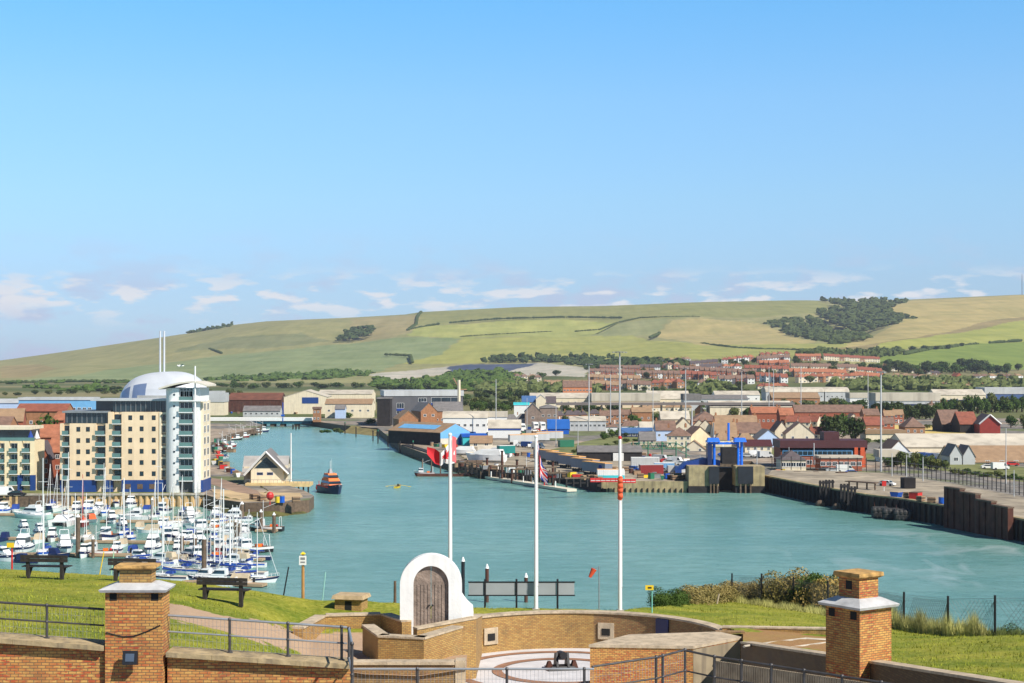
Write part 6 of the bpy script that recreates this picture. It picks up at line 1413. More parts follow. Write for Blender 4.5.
def xy_box(name, lab, cat, px0, px1, pyw, top, dep, m, parts=None):
    D = DZ(pyw, 0); t = thing(name, lab, cat, (X((px0+px1)/2, D), D, 0)); w = (px1-px0)*D/F; mb = MB(); mb.bx(-w/2, w/2, 0, dep, -2, top, m); mb.build('wall', t); return t, w
# stepped rusty sheet piling at right
struct_apron = gxy([(768,490),(800,499),(840,507.5),(868,513),(905,518),(960,528),(1024,541),(1100,558)])
ap_in = gxy([(1100,520),(1024,497),(955,484),(885,473),(830,471),(772,470)], 4.4)
mb = MB(); 
from mathutils.geometry import tessellate_polygon as _tp
PA = struct_apron+ap_in
for tr in _tp([[Vector((x, y, 0)) for x, y in PA]]):
    q = [(*PA[i], 4.4) for i in tr]; u = (q[1][0]-q[0][0])*(q[2][1]-q[0][1])-(q[1][1]-q[0][1])*(q[2][0]-q[0][0]); mb.face(q if u > 0 else q[::-1], pavem)
for i in range(len(PA)): p, q = PA[i], PA[(i+1) % len(PA)]; mb.face([(*p, 3.0), (*q, 3.0), (*q, 4.4), (*p, 4.4)], timber)
struct(mb.build('pavement'))
DPL = offs(gxy([(953,527),(969,530),(985,533.2),(1001,536.6),(1018,540.2)]), 2.2)
for k, (zt_, lab) in enumerate([(8.6,'tallest slab of rusty brown sheet piling at the lower right quay'),(8.0,'second slab of rusty brown sheet piling at the lower right quay'),(7.0,'third, lower slab of rusty brown sheet piling at the lower right quay'),(6.4,'last slab of rusty brown sheet piling at the lower right quay')]):
    p, q = DPL[k], DPL[k+1]; t = thing('sheet_pile_dolphin', lab, 'quay dolphin', (0, 0, 0), group='rusty dolphins at the right quay')
    mb = MB(); n = 5
    for i in range(n):
        o_ = 0.25*(i % 2); d = Vector((q[0]-p[0], q[1]-p[1])); nn = Vector((-d.y, d.x)).normalized(); a_ = Vector(p)+d*(i/n)+nn*o_; b_ = Vector(p)+d*((i+1)/n)+nn*o_
        wallstrip(mb, [(a_.x, a_.y, zt_), (b_.x, b_.y, zt_)], -2, 1.2, rust)
    mb.build('sheeting', t); mb = MB(); wallstrip(mb, [(p[0], p[1], zt_+0.3), (q[0], q[1], zt_+0.3)], zt_+0.003, 1.4, timber); mb.build('cap', t)
for k, (px, py) in enumerate([(878,517),(889,518.5),(900,519.5)]):
    x, y = GP(px, py); t = thing('rubber_fender', ['left','middle','right'][k]+' of three big black tyre fenders hung on the right quay', 'fender', (x, y-1.8, 1.2)); 
    mb = MB(); nn = 14
    for rr, zz in ((1.5,0),):
        for i in range(nn):
            a0, a1 = 2*PI*i/nn, 2*PI*(i+1)/nn
            for dx0, r0, dx1, r1 in ((-1.6,1.1,-1.6,1.7),(-1.6,1.7,1.6,1.7),(1.6,1.7,1.6,1.1)):
                pass
        mb.tube((-1.7,0,0),(1.7,0,0),1.45,rubber,n=12)
    for i in range(7): mb.ball((-1.5+0.5*i, -1.0+0.3*(i % 2), 0.6*((-1)**i)), 0.7, rubber)
    mb.build('body', t); mb = MB(); mb.tube((-1,0.6,1.2),(-1,1.5,2.2),0.06,rust); mb.build('chain', t)
for k, (px, py) in enumerate([(819,505),(836,508)]):
    x, y = GP(px, py); t = thing('rubber_fender', ['left','right'][k]+' round tan fender at the waterline under the port office quay', 'fender', (x, y-2.4, 0.4)); mb = MB(); mb.ball((0,0,0),1.35,timber,10,7,0.8); mb.build('body', t); mb = MB(); mb.tube((0,0.5,0.8),(0,1.6,2.2),0.06,rust); mb.build('chain', t)
for k, (px, top, py) in enumerate([(822,6.2,504.5),(828,6.6,505.5),(843,6.4,509.5),(850,6.0,510.5)]):
    x, y = GP(px, py); t = thing('timber_dolphin', f'{ORD[k]} from left of the tall dark fender frames on the port office quay', 'quay dolphin', (x, y-1.8, 0)); 
    for q in (-0.8, 0, 0.8): mb = MB(); mb.bx(q-0.25,q+0.25,-0.2,0.3,-2,top,tarred); mb.build('post', t)
    mb = MB(); mb.bx(-1.2,1.2,-0.32,-0.2,top-0.8,top-0.3,tarred); mb.bx(-1.2,1.2,-0.32,-0.2,1.5,2,tarred); mb.build('brace', t)
# fence of posts along the right quay
t = thing('palisade_fence', 'long dark post fence between the right quay and the railway', 'fence'); P = gxy([(772,469.5),(830,470.5),(885,472.5),(955,483),(1024,496),(1090,509)], 4.4)
for a, b in zip(P[:-1], P[1:]):
    L = math.hypot(b[0]-a[0], b[1]-a[1]); n = int(L/2.6)
    for i in range(n): x, y = a[0]+(b[0]-a[0])*i/n, a[1]+(b[1]-a[1])*i/n; mb = MB(); mb.bx(x-0.09, x+0.09, y-0.09, y+0.09, 4.4, 8.4, tarred); mb.build('post', t)
mb = MB()
for a, b in zip(P[:-1], P[1:]):
    for zz in (5.0, 6.5, 8.0): mb.tube((*a, zz), (*b, zz), 0.05, grey, n=4)
mb.build('rail', t)
# floating pontoon in front of the lorry park
t = thing('floating_pontoon', 'long pale concrete pontoon slanting in front of the derelict quay', 'pontoon'); A = GP(481,478.5); B = GP(567,492.5)
mb = MB(); wallstrip(mb, [(A[0],A[1],0.9),(B[0],B[1],0.9)], 0.2, 3.0, mat('pale_decking', S(214,206,186), 0.9, 0.1, 0.5)); mb.build('deck', t); mb = MB(); wallstrip(mb, [(A[0]+.1,A[1]+.1,0.19),(B[0]-.1,B[1]+.1,0.19)], -0.6, 2.7, navy); mb.build('float', t)
for k, f_ in enumerate((0.02,0.13,0.25,0.38,0.52,0.63,0.76,0.88)):
    x, y = A[0]+(B[0]-A[0])*f_, A[1]+(B[1]-A[1])*f_+1.5; mb = MB(); mb.tube((x,y,0.9),(x,y,2.6),0.2,redp if k % 3 == 0 else white,n=6); mb.build('bollard', t)
for k, (px, a_, b_) in enumerate([(502,452,482),(517,461,482),(553,462,489),(512,470,484),(487,459,479)]):
    x, y = GP(px, b_); t = thing('mooring_pile', f'{["tall rust pile under the teal container","rust pile right of the teal container","lone rusty post right of the drooping flag","short stump beside the pontoon bollards","pale pile at the left end of the pontoon"][k]}', 'pile', (x, y+2, 0), group='piles at the derelict quay')
    mb = MB(); mb.tube((0,0,-2),(0,0,Z(a_, y)),0.38,rust,r1=0.34,n=8); mb.build('pile_shaft', t); mb = MB(); mb.tube((0,0,Z(a_,y)),(0,0,Z(a_,y)+0.3),0.5,tarred,n=8); mb.build('cap', t)
# moored pontoon with a small work boat under the red flag
t = thing('landing_stage', 'long low rusty landing stage under the first flag', 'landing stage'); A = GP(417,476.5); B = GP(481,476.5); mb = MB(); mb.bx(A[0],B[0],A[1],A[1]+4,-0.4,0.7,rust); mb.build('deck', t)
for i in range(7): x = A[0]+(B[0]-A[0])*(i+.5)/7; mb = MB(); mb.tube((x,A[1]+4.5,-2),(x,A[1]+4.5,5.0),0.22,timber,n=6); mb.build('timber_pile', t)
t = thing('old_jetty', 'long weathered timber jetty on dark piles behind the first flagpole', 'jetty'); A = GP(452,473); B = GP(482,474); mb = MB(); mb.bx(A[0],B[0],A[1]+2,A[1]+9,3.2,3.7,timber); mb.build('deck', t)
for i in range(6): x = A[0]+(B[0]-A[0])*(i+.5)/6; mb = MB(); mb.tube((x,A[1]+2.4,-2),(x,A[1]+2.4,3.2),0.28,tarred,n=6); mb.build('timber_pile', t)

# ferry ramp
t = thing('ferry_ramp', 'bright blue ferry linkspan gantry with twin lifting towers between concrete piers', 'ferry ramp', (X(727, 452), 452, 0)); sL = F/452
def lx(px): return (px-727)/sL
def lz(py): return Z(py, 452)
bp = mat('linkspan_blue', S(24,110,226), 0.45, 0.08, 0.5)
for a, b, nm in ((694,713,'tower'),(731,743,'tower')):
    mb = MB()
    xs = (lx(710),lx(714.5)) if a == 694 else (lx(738.5),lx(742))
    for x in xs[:1]+xs[1:]: 
        mb.tube((x, 1, lz(466)), (x, 1, lz(441)), 0.42 if x == xs[-1] or a != 694 else 0.3, bp, n=10)
    mb.build('tower', t)
for a, b in ((707,720),(734,746.5)):
    mb = MB(); mb.frustum(((lx(a)+lx(b))/2, 1), (b-a)/sL, 3.2, (b-a)/sL*0.8, 2.6, lz(442), lz(438), bp); mb.build('sheave_house', t)
mb = MB(); mb.bx(lx(708), lx(737), 0.6, 1.6, lz(444.5), lz(442.5), bp); mb.build('crossbeam', t)
for px, pt_ in ((714, 423), (729, 423)): mb = MB(); mb.tube((lx(px),1,lz(441)),(lx(px),1,lz(pt_)),0.32 if px > 720 else 0.15,bp if px > 720 else grey,n=8); mb.build('mast', t)
mb = MB(); mb.bx(lx(722.5), lx(737), 0.3, 5, lz(464), lz(448), tarred); mb.build('raised_ramp', t)
mb = MB(); mb.bx(lx(707.5), lx(712), -0.2, 3.5, lz(466), lz(444), navy); mb.build('guide', t)
mb = MB(); sp_ = [(lx(676),lz(471)),(lx(707),lz(466)),(lx(721),lz(466)),(lx(721),lz(461)),(lx(705),lz(458.5)),(lx(686),lz(463))]; mb.prismy(sp_, 1.7, 6.5, mat('ramp_navy', S(20,58,134), 0.5, 0.12, 0.5)); mb.build('ramp', t)
mb = MB(); mb.bx(lx(719), lx(741), 2, 8, 0.2, lz(468.5), tarred); mb.build('underframe', t)
for a, b, lab, dk in ((689,719,'concrete pier with black fender left of the ferry ramp',(709,719)),(736,765,'concrete pier with black fender right of the ferry ramp',(738,753))):
    D = 446; t = thing('quay_pier', lab, 'pier', (X((a+b)/2, D), D, 0)); w = (b-a)*D/F; mb = MB(); mb.frustum((0,5), w, 9, w, 9, 1.9, Z(466.5,D), gb); mb.build('wall', t)
    mb = MB(); mb.frustum((0,5), w*1.02, 9.4, w*1.02, 9.4, -2, 1.9, tarred); mb.build('base', t)
    x0, x1 = (dk[0]-(a+b)/2)*D/F, (dk[1]-(a+b)/2)*D/F; mb = MB(); mb.bx(x0, x1, -0.5, 0.45, 2.6, Z(466.8,D)+0.1, mat('fender_navy', (0.012,0.014,0.02), 0.6, 0.3, 0.5)); mb.build('fender', t)
    for i in range(3): mb = MB(); x = x0+(x1-x0)*(i+.5)/3; mb.bx(x-0.2, x+0.2, -0.4, 0.2, -2, 2.6, timber); mb.build('timber_pile', t)
# RNLI jetty deck
t = thing('timber_jetty', 'tan decked jetty on piles in front of the lifeboat station', 'jetty', (X(290, 438), 436, 0)); s_ = F/436
def jx(px): return (px-290)/s_
mb = MB(); mb.bx(jx(248), jx(312), -3, 5, 2.7, 3.6, mat('tan_decking', S(212,184,130), 0.85, 0.15, 0.5)); mb.build('deck', t)
for i in range(9): px = 272+i*4.8; mb = MB(); mb.tube((jx(px),-2.4,-2),(jx(px),-2.4,2.7),0.24,tarred,n=6); mb.build('timber_pile', t)
mb = MB()
for i in range(17): x = jx(248+i*4); mb.tube((x,-2.9,3.6),(x,-2.9,4.6),0.04,grey,n=4)
mb.tube((jx(248),-2.9,4.6),(jx(312),-2.9,4.6),0.05,grey,n=4); mb.build('railing', t)
def mast_at(px, pyt, z0, D, r, lab, m=lightgrey, name='lamp_mast', cat='lamp mast', head=None, group='tall lamp masts'):
    t = thing(name, lab, cat, (X(px, D), D, z0), group=group); h = Z(pyt, D)-z0; mb = MB(); mb.tube((0,0,0),(0,0,h),r,m,r1=r*0.6,n=8); mb.build('pole', t)
    if head:
        mb = MB(); mb.tube((0,0,h-0.15),(0,0,h+0.15),head*0.7,grey,n=8); mb.build('head_frame', t)
        for i in range(4): a = i*PI/2+0.4; mb = MB(); mb.box((head*math.cos(a), head*math.sin(a), h-0.1), (0.7,0.4,0.35), grey, a); mb.build('lamp', t)
    return t
mast_at(291, 433, 0, 440, 0.24, 'tall white pole standing in the water beside the lifeboat station', white, 'navigation_pole', 'pole', group=None)

# ------------------------------------------------------------------ boats
def hull_mb(L, B, h, m, mdeck, stripe=None, flare=0.25, sheer=0.35, transom=0.8, draft=0.35):
    mb = MB(); n = 12; rows = []
    for i in range(n+1):
        u = i/n; x = -L/2+L*u
        w = B/2*(1-(max(0, (u-0.45))/0.55)**2.2)*(transom+(1-transom)*min(1, u/0.3)); w = max(w, 0.02)
        top = h+sheer*max(0, u-0.25)**2*1.8; wl = w*(0.92-flare*max(0, u-0.3)*1.2); wl = max(wl, 0.015); xb = x-(0.08*L*max(0, u-0.7)/0.3 if u > 0.7 else 0)
        rows.append([(x, w, top), ((x+xb)/2+0.0, (w*0.55+wl*0.45)*1.0, top*0.62), (xb, wl, 0.08), (xb*0.98, wl*0.55, -draft)])
    for i in range(n):
        a, b = rows[i], rows[i+1]
        for k in range(3):
            mm = stripe if (stripe and k == 0) else m
            for sg in (1, -1):
                q = [(a[k][0], sg*a[k][1], a[k][2]), (b[k][0], sg*b[k][1], b[k][2]), (b[k+1][0], sg*b[k+1][1], b[k+1][2]), (a[k+1][0], sg*a[k+1][1], a[k+1][2])]
                mb.face(q if sg < 0 else q[::-1], mm) if False else mb.face(q[::-1] if sg < 0 else q, mm)
        mb.face([(a[0][0],-a[0][1],a[0][2]-0.04),(b[0][0],-b[0][1],b[0][2]-0.04),(b[0][0],b[0][1],b[0][2]-0.04),(a[0][0],a[0][1],a[0][2]-0.04)], mdeck)
    a = rows[0]; mb.face([(a[k][0], a[k][1], a[k][2]) for k in range(4)]+[(a[k][0], -a[k][1], a[k][2]) for k in (3,2,1,0)], m)
    return mb
deckm = mat('boat_deck', S(206,196,176), 0.7, 0.1, 1); gel = mat('white_gelcoat', (0.80,0.80,0.79), 0.25, 0.04, 0.8)
def cabin(mb, x0, x1, w, z0, z1, m, rake=0.5, back=0.1):
    p = [(x0,-w/2,z0),(x1,-w/2*0.9,z0),(x1,w/2*0.9,z0),(x0,w/2,z0),(x0+back,-w/2*0.9,z1),(x1-rake,-w/2*0.75,z1),(x1-rake,w/2*0.75,z1),(x0+back,w/2*0.9,z1)]
    return mb.shell(p, [(3,2,1,0),(4,5,6,7),(0,1,5,4),(1,2,6,5),(2,3,7,6),(3,0,4,7)], m)
def winband(t, x0, x1, w, z0, z1, rake):
    mb = MB()
    zc0, zc1 = z0, z1
    cabin(mb, x0+0.3, x1-rake*0.2+0.02, w*1.012, zc0, zc1, darkglass, rake*0.4, 0.05); return mb.build('window', t)
def rails(t, L, B, h):
    mb = MB(); pr = None
    for i in range(7):
        u = 0.55+0.45*i/6; x = -L/2+L*u; w = max(0.03, B/2*(1-(max(0, u-0.45)/0.55)**2.2)); z = h+0.35*(u-.25)**2*1.8
        for sg in (1, -1):
            mb.tube((x*0.98,sg*w*0.95,z),(x*0.98,sg*w*0.95,z+0.6),0.025,white,n=4,cap=False)
            if pr: mb.tube((pr[0]*0.98,sg*pr[1]*0.95,pr[2]+0.6),(x*0.98,sg*w*0.95,z+0.6),0.025,white,n=4,cap=False)
        pr = (x, w, z)
    mb.build('pulpit_rail', t)
def yacht(L=9.5, hullm=gel, cover=royal, mast_h=12.5, mm=white, stripe=None):
    t = thing('sailing_yacht', '', 'yacht'); B = L*0.31; hull_mb(L, B, 0.95, hullm, gel if hullm is not gel else deckm, stripe).build('hull', t)
    mb = MB(); cabin(mb, -L*0.12, L*0.27, B*0.62, 0.95, 1.45, gel, 0.7); mb.build('coachroof', t); winband(t, -L*0.10, L*0.2, B*0.62, 1.1, 1.3, 0.5)
    mb = MB(); mb.tube((L*0.08,0,1.0),(L*0.08,0,mast_h),0.09,mm,r1=0.065,n=8); ms = mb.build('mast', t)
    mb = MB()
    for z in (mast_h*0.55,): mb.tube((L*0.08,-B*0.32,z),(L*0.08,B*0.32,z),0.04,mm,n=5)
    mb.build('spreader', ms); mb = MB(); mb.tube((L*0.08,0,2.2),(-L*0.33,0,2.1),0.08,mm,n=6); bo = mb.build('boom', t)
    mb = MB(); n = 8
    for i in range(n): mb.tube((L*0.07-L*0.4*i/n,0,2.38-0.03*i),(L*0.07-L*0.4*(i+1)/n,0,2.38-0.03*(i+1)),0.24-0.017*i,cover,r1=0.24-0.017*(i+1),n=7)
    mb.build('sail_cover', bo)
    mb = MB(); mb.tube((L*0.47,0,1.3),(L*0.1,0,mast_h*0.92),0.045,gel,n=5); mb.build('furled_jib', t)
    mb = MB()
    for p in ((-L*0.49,0),(L*0.06,B*0.42),(L*0.06,-B*0.42)): mb.tube((p[0],p[1],1.0),(L*0.08,0,mast_h*0.97),0.018,grey,n=3,cap=False)
    mb.build('rigging', t)
    mb = MB(); cabin(mb, -L*0.18, -L*0.02, B*0.6, 1.45, 1.95, cover, 0.35); mb.build('sprayhood', t); rails(t, L, B, 0.95); return t
def cruiser(L=10, hullm=gel, stripe=None, fly=True, canopy=None, tall=1.0):
    t = thing('motor_cruiser', '', 'motor boat'); B = L*0.33; h = 1.2; hull_mb(L, B, h, hullm, gel, stripe, sheer=0.5).build('hull', t)
    z1 = h+0.75; z2 = z1+1.1*tall
    mb = MB(); cabin(mb, -L*0.2, L*0.30, B*0.78, h-0.05, z1, gel, 0.9); cabin(mb, -L*0.24, L*0.16, B*0.74, z1+0.003, z2, gel, 1.1); mb.build('cabin', t)
    winband(t, -L*0.24, L*0.14, B*0.76, z1+0.3, z2-0.25, 1.0); winband(t, -L*0.1, L*0.24, B*0.76, h+0.2, h+0.5, 0.9)
    if fly:
        mb = MB(); cabin(mb, -L*0.2, L*0.02, B*0.62, z2+0.003, z2+0.6, gel, 0.3); mb.build('flybridge', t)
        mb = MB()
        for sg in (1, -1): mb.tube((-L*0.17,sg*B*0.3,z2),(-L*0.22,sg*B*0.26,z2+1.6),0.07,gel)
        mb.tube((-L*0.22,-B*0.26,z2+1.6),(-L*0.22,B*0.26,z2+1.6),0.08,gel); mb.tube((-L*0.22,0,z2+1.6),(-L*0.22,0,z2+3.2),0.03,white,n=5); mb.build('radar_arch', t)
    if canopy: mb = MB(); cabin(mb, -L*0.44, -L*0.15, B*0.72, z1+0.2, z2+0.15, canopy, 0.1, 0.25); mb.build('canopy', t)
    mb = MB(); mb.bx(-L*0.47,-L*0.44,-B*0.3,B*0.3,0.5,h+0.4,gel); mb.build('transom_door', t); rails(t, L, B, h)
    return t
def fishing(L=9, hullm=navy, house=gel, gantry=True, mast_h=6):
    t = thing('fishing_boat', '', 'fishing boat'); B = L*0.36; h = 1.25; hull_mb(L, B, h, hullm, timber, gel if hullm is not gel else navy, sheer=0.8, transom=0.9).build('hull', t)
    mb = MB(); cabin(mb, L*0.02, L*0.26, B*0.6, h-0.05, h+2.0, house, 0.25); mb.build('wheelhouse', t); winband(t, L*0.0, L*0.27, B*0.6, h+1.15, h+1.65, 0.2)
    mb = MB(); mb.tube((L*0.05,0,h+2.0),(L*0.05,0,h+mast_h),0.07,white,n=6); mb.tube((L*0.05,0,h+mast_h*0.7),(-L*0.3,0,h+mast_h*0.9),0.05,white,n=5); mb.build('mast', t)
    if gantry:
        mb = MB()
        for sg in (1, -1): mb.tube((-L*0.42,sg*B*0.38,h),(-L*0.42,sg*B*0.3,h+2.6),0.07,white,n=5)
        mb.tube((-L*0.42,-B*0.3,h+2.6),(-L*0.42,B*0.3,h+2.6),0.07,white,n=5); mb.build('gantry', t)
    mb = MB(); mb.box((-L*0.2,0.2,h+0.3),(1.2,1.0,0.6),orange,0.2); mb.build('fish_bin', t); mb = MB(); mb.ball((-L*0.32,-0.4,h+0.25),0.35,redp); mb.build('buoy', t)
    return t
def dayboat(L=6.5, hullm=gel, cov=royal, full=True):
    t = thing('covered_dayboat', '', 'boat'); B = L*0.36; hull_mb(L, B, 0.75, hullm, deckm).build('hull', t)
    mb = MB(); cabin(mb, -L*0.42, L*(0.2 if full else 0.0), B*0.8, 0.72, 2.0, cov, 0.7, 0.2); mb.build('canvas_cover', t)
    if full: mb = MB(); mb.bx(-L*0.43,-L*0.415,-B*0.1,B*0.1,1.1,1.6,glass); mb.build('window', t)
    mb = MB(); mb.bx(-L*0.56,-L*0.5,-0.2,0.2,0.1,1.3,black); mb.build('outboard', t); return t
def catamaran():
    t = thing('catamaran', '', 'catamaran'); L = 11
    for sg in (1, -1):
        mb = hull_mb(L, 1.6, 1.2, gel, gel, None); o = mb.build('hull', t, (0, sg*2.2, 0))
    mb = MB(); mb.bx(-L*0.45, L*0.3, -2.2, 2.2, 0.95, 1.35, gel); cabin(mb, -L*0.3, L*0.22, 3.8, 1.353, 2.4, gel, 1.6, 0.3); mb.build('cabin', t); winband(t, -L*0.28, L*0.14, 3.8, 1.7, 2.1, 1.2)
    mb = MB(); mb.tube((0.8,0,2.4),(0.8,0,14.5),0.12,white,r1=0.09,n=8); mb.build('mast', t); mb = MB(); mb.tube((0.8,0,3.4),(-4.2,0,3.3),0.2,navy,r1=0.14,n=7); mb.build('boom', t); return t
redhull = mat('dark_red_hull', S(128,34,34), 0.4, 0.1, 1); palegreen = mat('pale_green_hull', S(176,200,190), 0.35, 0.06, 1); aqua = mat('aqua_hull', S(120,176,190), 0.35, 0.06, 1)
tan_c = mat('tan_canvas', S(196,178,150), 0.8, 0.1, 1); orange_c = mat('orange_canvas', S(232,92,42), 0.8, 0.1, 1)
PROTO = {'Y': yacht(stripe=brightblue), 'Yn': yacht(9, navy, royal, 12), 'Yb': yacht(10.5, gel, royal, 14, stripe=navy), 'Yt': yacht(8.5, gel, tan_c, 11), 'Yr': yacht(9, redhull, orange_c, 13, redp), 'Yg': yacht(8, palegreen, navy, 10.5),
 'C': cruiser(), 'Cn': cruiser(11, gel, navy), 'Cg': cruiser(12, palegreen, gel), 'Ca': cruiser(9, aqua, gel, False), 'Cc': cruiser(8.5, gel, brightblue, False, tan_c), 'Cb': cruiser(8.5, gel, navy, False, royal), 'Ct': cruiser(11, gel, navy, True, None, 1.5), 'Cs': cruiser(7, gel, navy, False),
 'F': fishing(), 'Fw': fishing(9.5, gel, gel, True, 7), 'Fr': fishing(9, redhull), 'Fb': fishing(9, blue, gel, True, 6), 'Fk': fishing(10, black, gel, True, 7),
 'D': dayboat(), 'Dt': dayboat(6, gel, tan_c), 'Do': dayboat(7, gel, orange_c, False), 'Dn': dayboat(6, navy, navy, False), 'K': catamaran()}
used_p = set()
def boat(k, px, py, hd, lab, sc_=1.0, group='boats moored in the marina', mh=None):
    o = PROTO[k] if k not in used_p else copy_tree(PROTO[k]); used_p.add(k)
    x, y = GP(px, py); o.location = (x, y, 0); o.rotation_euler = (0, 0, R(hd)); o.scale = (sc_,)*3; o['label'] = lab; o['group'] = group; return o
BOATS = [
 ('Cc',2,514,-90,'small white cabin boat at the far left end of the back row'),('D',15,512,-80,'royal blue covered boat, second in the back row'),('Cg',31,518,160,'large pale green hulled cruiser with white upperworks in the back row'),
 ('Yn',51,509,-90,'dark hulled yacht against the pile wall, right of the green cruiser'),('Yt',58,511,-95,'tan covered yacht against the pile wall, left of the catamaran mast'),('K',63,525,-90,'wide white catamaran with shadowed underside'),
 ('Yr',83,526,-80,'red-masted yacht with orange sail cover and dark red hull'),('Do',93,522,-60,'small boat with an orange canvas cover beside the red mast'),('Cs',76,513,-90,'small white motor boat behind the red-masted yacht'),
 ('C',98,514,-90,'white cruiser against the pile wall, left of the blue canopies'),('Fw',107,541,-90,'big white bow-on cruiser in the middle row'),('Cs',112,523,-70,'small white cruiser behind the big bow-on one'),
 ('Cb',118,506,-90,'white boat with bright blue canopy, left of the pair'),('Cb',131,507,-90,'white boat with bright blue canopy, right of the pair'),('Dt',117,517,-100,'cream covered boat with dark hull under the blue canopies'),
 ('C',134,520,175,'long white cruiser lying broadside in the middle of the marina'),('Y',130,541,-75,'white yacht with an orange mark right of the bow-on cruiser'),('Dt',149,533,180,'cream topped boat with black sides in the middle row'),
 ('Ct',152,552,-90,'tall white trawler yacht bow-on in the front middle'),('Fw',163,514,-90,'high white wheelhouse trawler below the apartment tower'),('Cn',190,519,-70,'largest white flybridge cruiser under the tower'),
 ('Ca',190,527,-50,'aqua hulled cruiser in front of the largest flybridge cruiser'),('Yt',175,527,-120,'small yacht with tan cover left of the aqua cruiser'),('Yg',156,521,-90,'pale green yacht between the broadside cruiser and the trawler'),
 ('Fk',206,533,-150,'black and white fishing boat right of the aqua cruiser'),('Cc',216,518,-90,'white cruiser with tan canopy at the end of the pile wall'),('Cn',232,521,180,'white motor yacht at the right end of the back row'),
 ('Ct',22,552,-90,'very tall white flybridge yacht above the left bench'),('Y',45,556,-90,'white yacht with blue sail cover behind the left bench'),('Cn',65,551,-70,'white cruiser with navy side stripe right of the left bench'),
 ('Cb',3,561,-30,'white boat with blue canopy at the left edge behind the grass'),('Dn',3,541,-90,'small navy boat at the left edge of the middle row'),('Fr',98,556,-175,'white wheelhouse boat with red hull above the yellow pole'),
 ('Cs',116,554,-90,'small white boat with outboard left of the blue covered one'),('D',134,553,90,'bright blue covered dayboat in the front row'),('Dt',122,547,-90,'brown canopied boat behind the blue covered one'),
 ('Dn',59,557,-20,'small dark dinghy beside the navy striped cruiser'),('Yb',148,566,10,'yacht with blue cover peeping over the left chimney cap'),('Yb',166,580,165,'large white yacht with long blue sail cover right of the left chimney'),
 ('Y',182,573,160,'white yacht behind the long blue covered one'),('Fb',195,554,-90,'blue hulled fishing boat in the crowded middle'),('Cs',177,553,-80,'small white cruiser left of the blue fishing boat'),
 ('Dn',205,553,-90,'navy covered boat right of the blue fishing boat'),('Fr',221,551,-100,'red hulled fishing boat among the tall white masts'),('Fb',235,552,-110,'blue hulled fishing boat right of the red one'),
 ('Fk',250,553,-140,'black hulled fishing boat with gantry at the right of the middle row'),('F',241,551,-100,'navy fishing boat left of the black gantry one'),('Y',214,566,170,'white yacht left of the front right cluster'),
 ('Yb',224,578,165,'white yacht just above the right bench'),('Yb',241,576,170,'long yacht with blue sail cover in the front right cluster'),('Y',245,567,175,'white yacht behind the blue covered front right yacht'),
 ('Yb',253,583,10,'white yacht with blue sail bag at the right end, bow towards the channel'),('Yt',236,561,175,'yacht with tan sail cover in the right cluster'),('Yn',252,560,178,'dark hulled yacht at the outer right end of the cluster'),
 ('Cs',203,583,170,'white motor boat half hidden behind the right bench'),('Y',197,566,150,'white yacht in the middle of the front cluster'),('Yg',210,574,165,'pale green yacht left of the right bench'),
 ('Cs',140,563,-20,'small white boat with blue cushion above the left chimney'),('Y',106,515,-90,'white yacht against the pile wall left of the blue canopies'),('Y',124,537,-90,'white yacht with the thickest mast in the middle row'),
 ('Yt',197,517,-90,'tan covered yacht right of the largest flybridge cruiser'),('Y',222,523,-90,'white yacht between the two right-end motor yachts'),('Yn',183,515,-90,'dark hulled yacht squeezed beside the largest cruiser'),
 ('Yt',68,515,-90,'tan covered yacht behind the catamaran'),('Cc',88,512,-90,'white canopied boat behind the orange covered boat'),('D',146,512,-90,'small blue covered boat by the dark pile wall'),
 ('Cs',40,536,-60,'small white speedboat between the pale green cruiser and the blue covered yacht'),('Yt',75,543,-70,'tan covered yacht right of the navy striped cruiser'),('Fw',168,541,-80,'white fishing boat left of the tall double masts'),
 ('Cb',185,543,-110,'blue canopied boat behind the blue fishing boat'),('Y',214,541,-80,'white yacht behind the red fishing boat'),('C',228,537,175,'white cruiser on the right hand pontoon'),
 ('Fk',265,531,175,'dark red-decked work boat moored between the two outer piles'),
]
BOATS += [('Cs',24,531,-60,'small white boat under the tall flybridge yacht'),('Dt',38,543,-90,'tan covered boat left of the blue sail cover'),('Cs',52,541,-80,'small white boat behind the navy striped cruiser'),('Yt',87,541,-85,'tan covered yacht left of the big bow-on cruiser'),
 ('Cs',123,529,-60,'small white boat in front of the broadside cruiser'),('Dt',139,530,-90,'tan covered boat below the broadside cruiser'),('Cc',163,531,-90,'tan canopied white boat left of the aqua cruiser'),('Cs',176,541,-80,'small white boat right of the stout double masts'),
 ('Dt',190,541,-90,'tan covered boat behind the blue canopied one'),('Cs',200,545,-70,'small white boat by the tall dark pile'),('Cc',214,531,-90,'white boat with tan canopy right of the black fishing boat'),('Dt',226,544,-90,'tan covered boat behind the right blue fishing boat'),
 ('Cs',244,536,-90,'small white boat at the right walkway piles'),('Cc',160,566,160,'tan canopied boat in front of the trawler yacht'),('Dt',176,564,170,'tan covered dayboat in the front cluster'),('Cs',188,562,160,'small white boat in front of the tall dark pile'),
 ('Fw',205,562,-160,'white fishing boat in the front cluster'),('Cc',232,568,170,'tan canopied white boat between the front right yachts'),('Cs',218,586,175,'small white boat under the right bench'),('Dt',236,585,175,'tan covered boat right of the right bench'),
 ('Cs',84,557,-90,'small white boat beside the red hulled boat'),('Dn',28,563,-20,'navy covered boat hidden behind the left bench')]
for k, px, py, hd, lab in BOATS: boat(k, px, py, hd, lab, 0.84+0.08*math.sin(px*7.3))
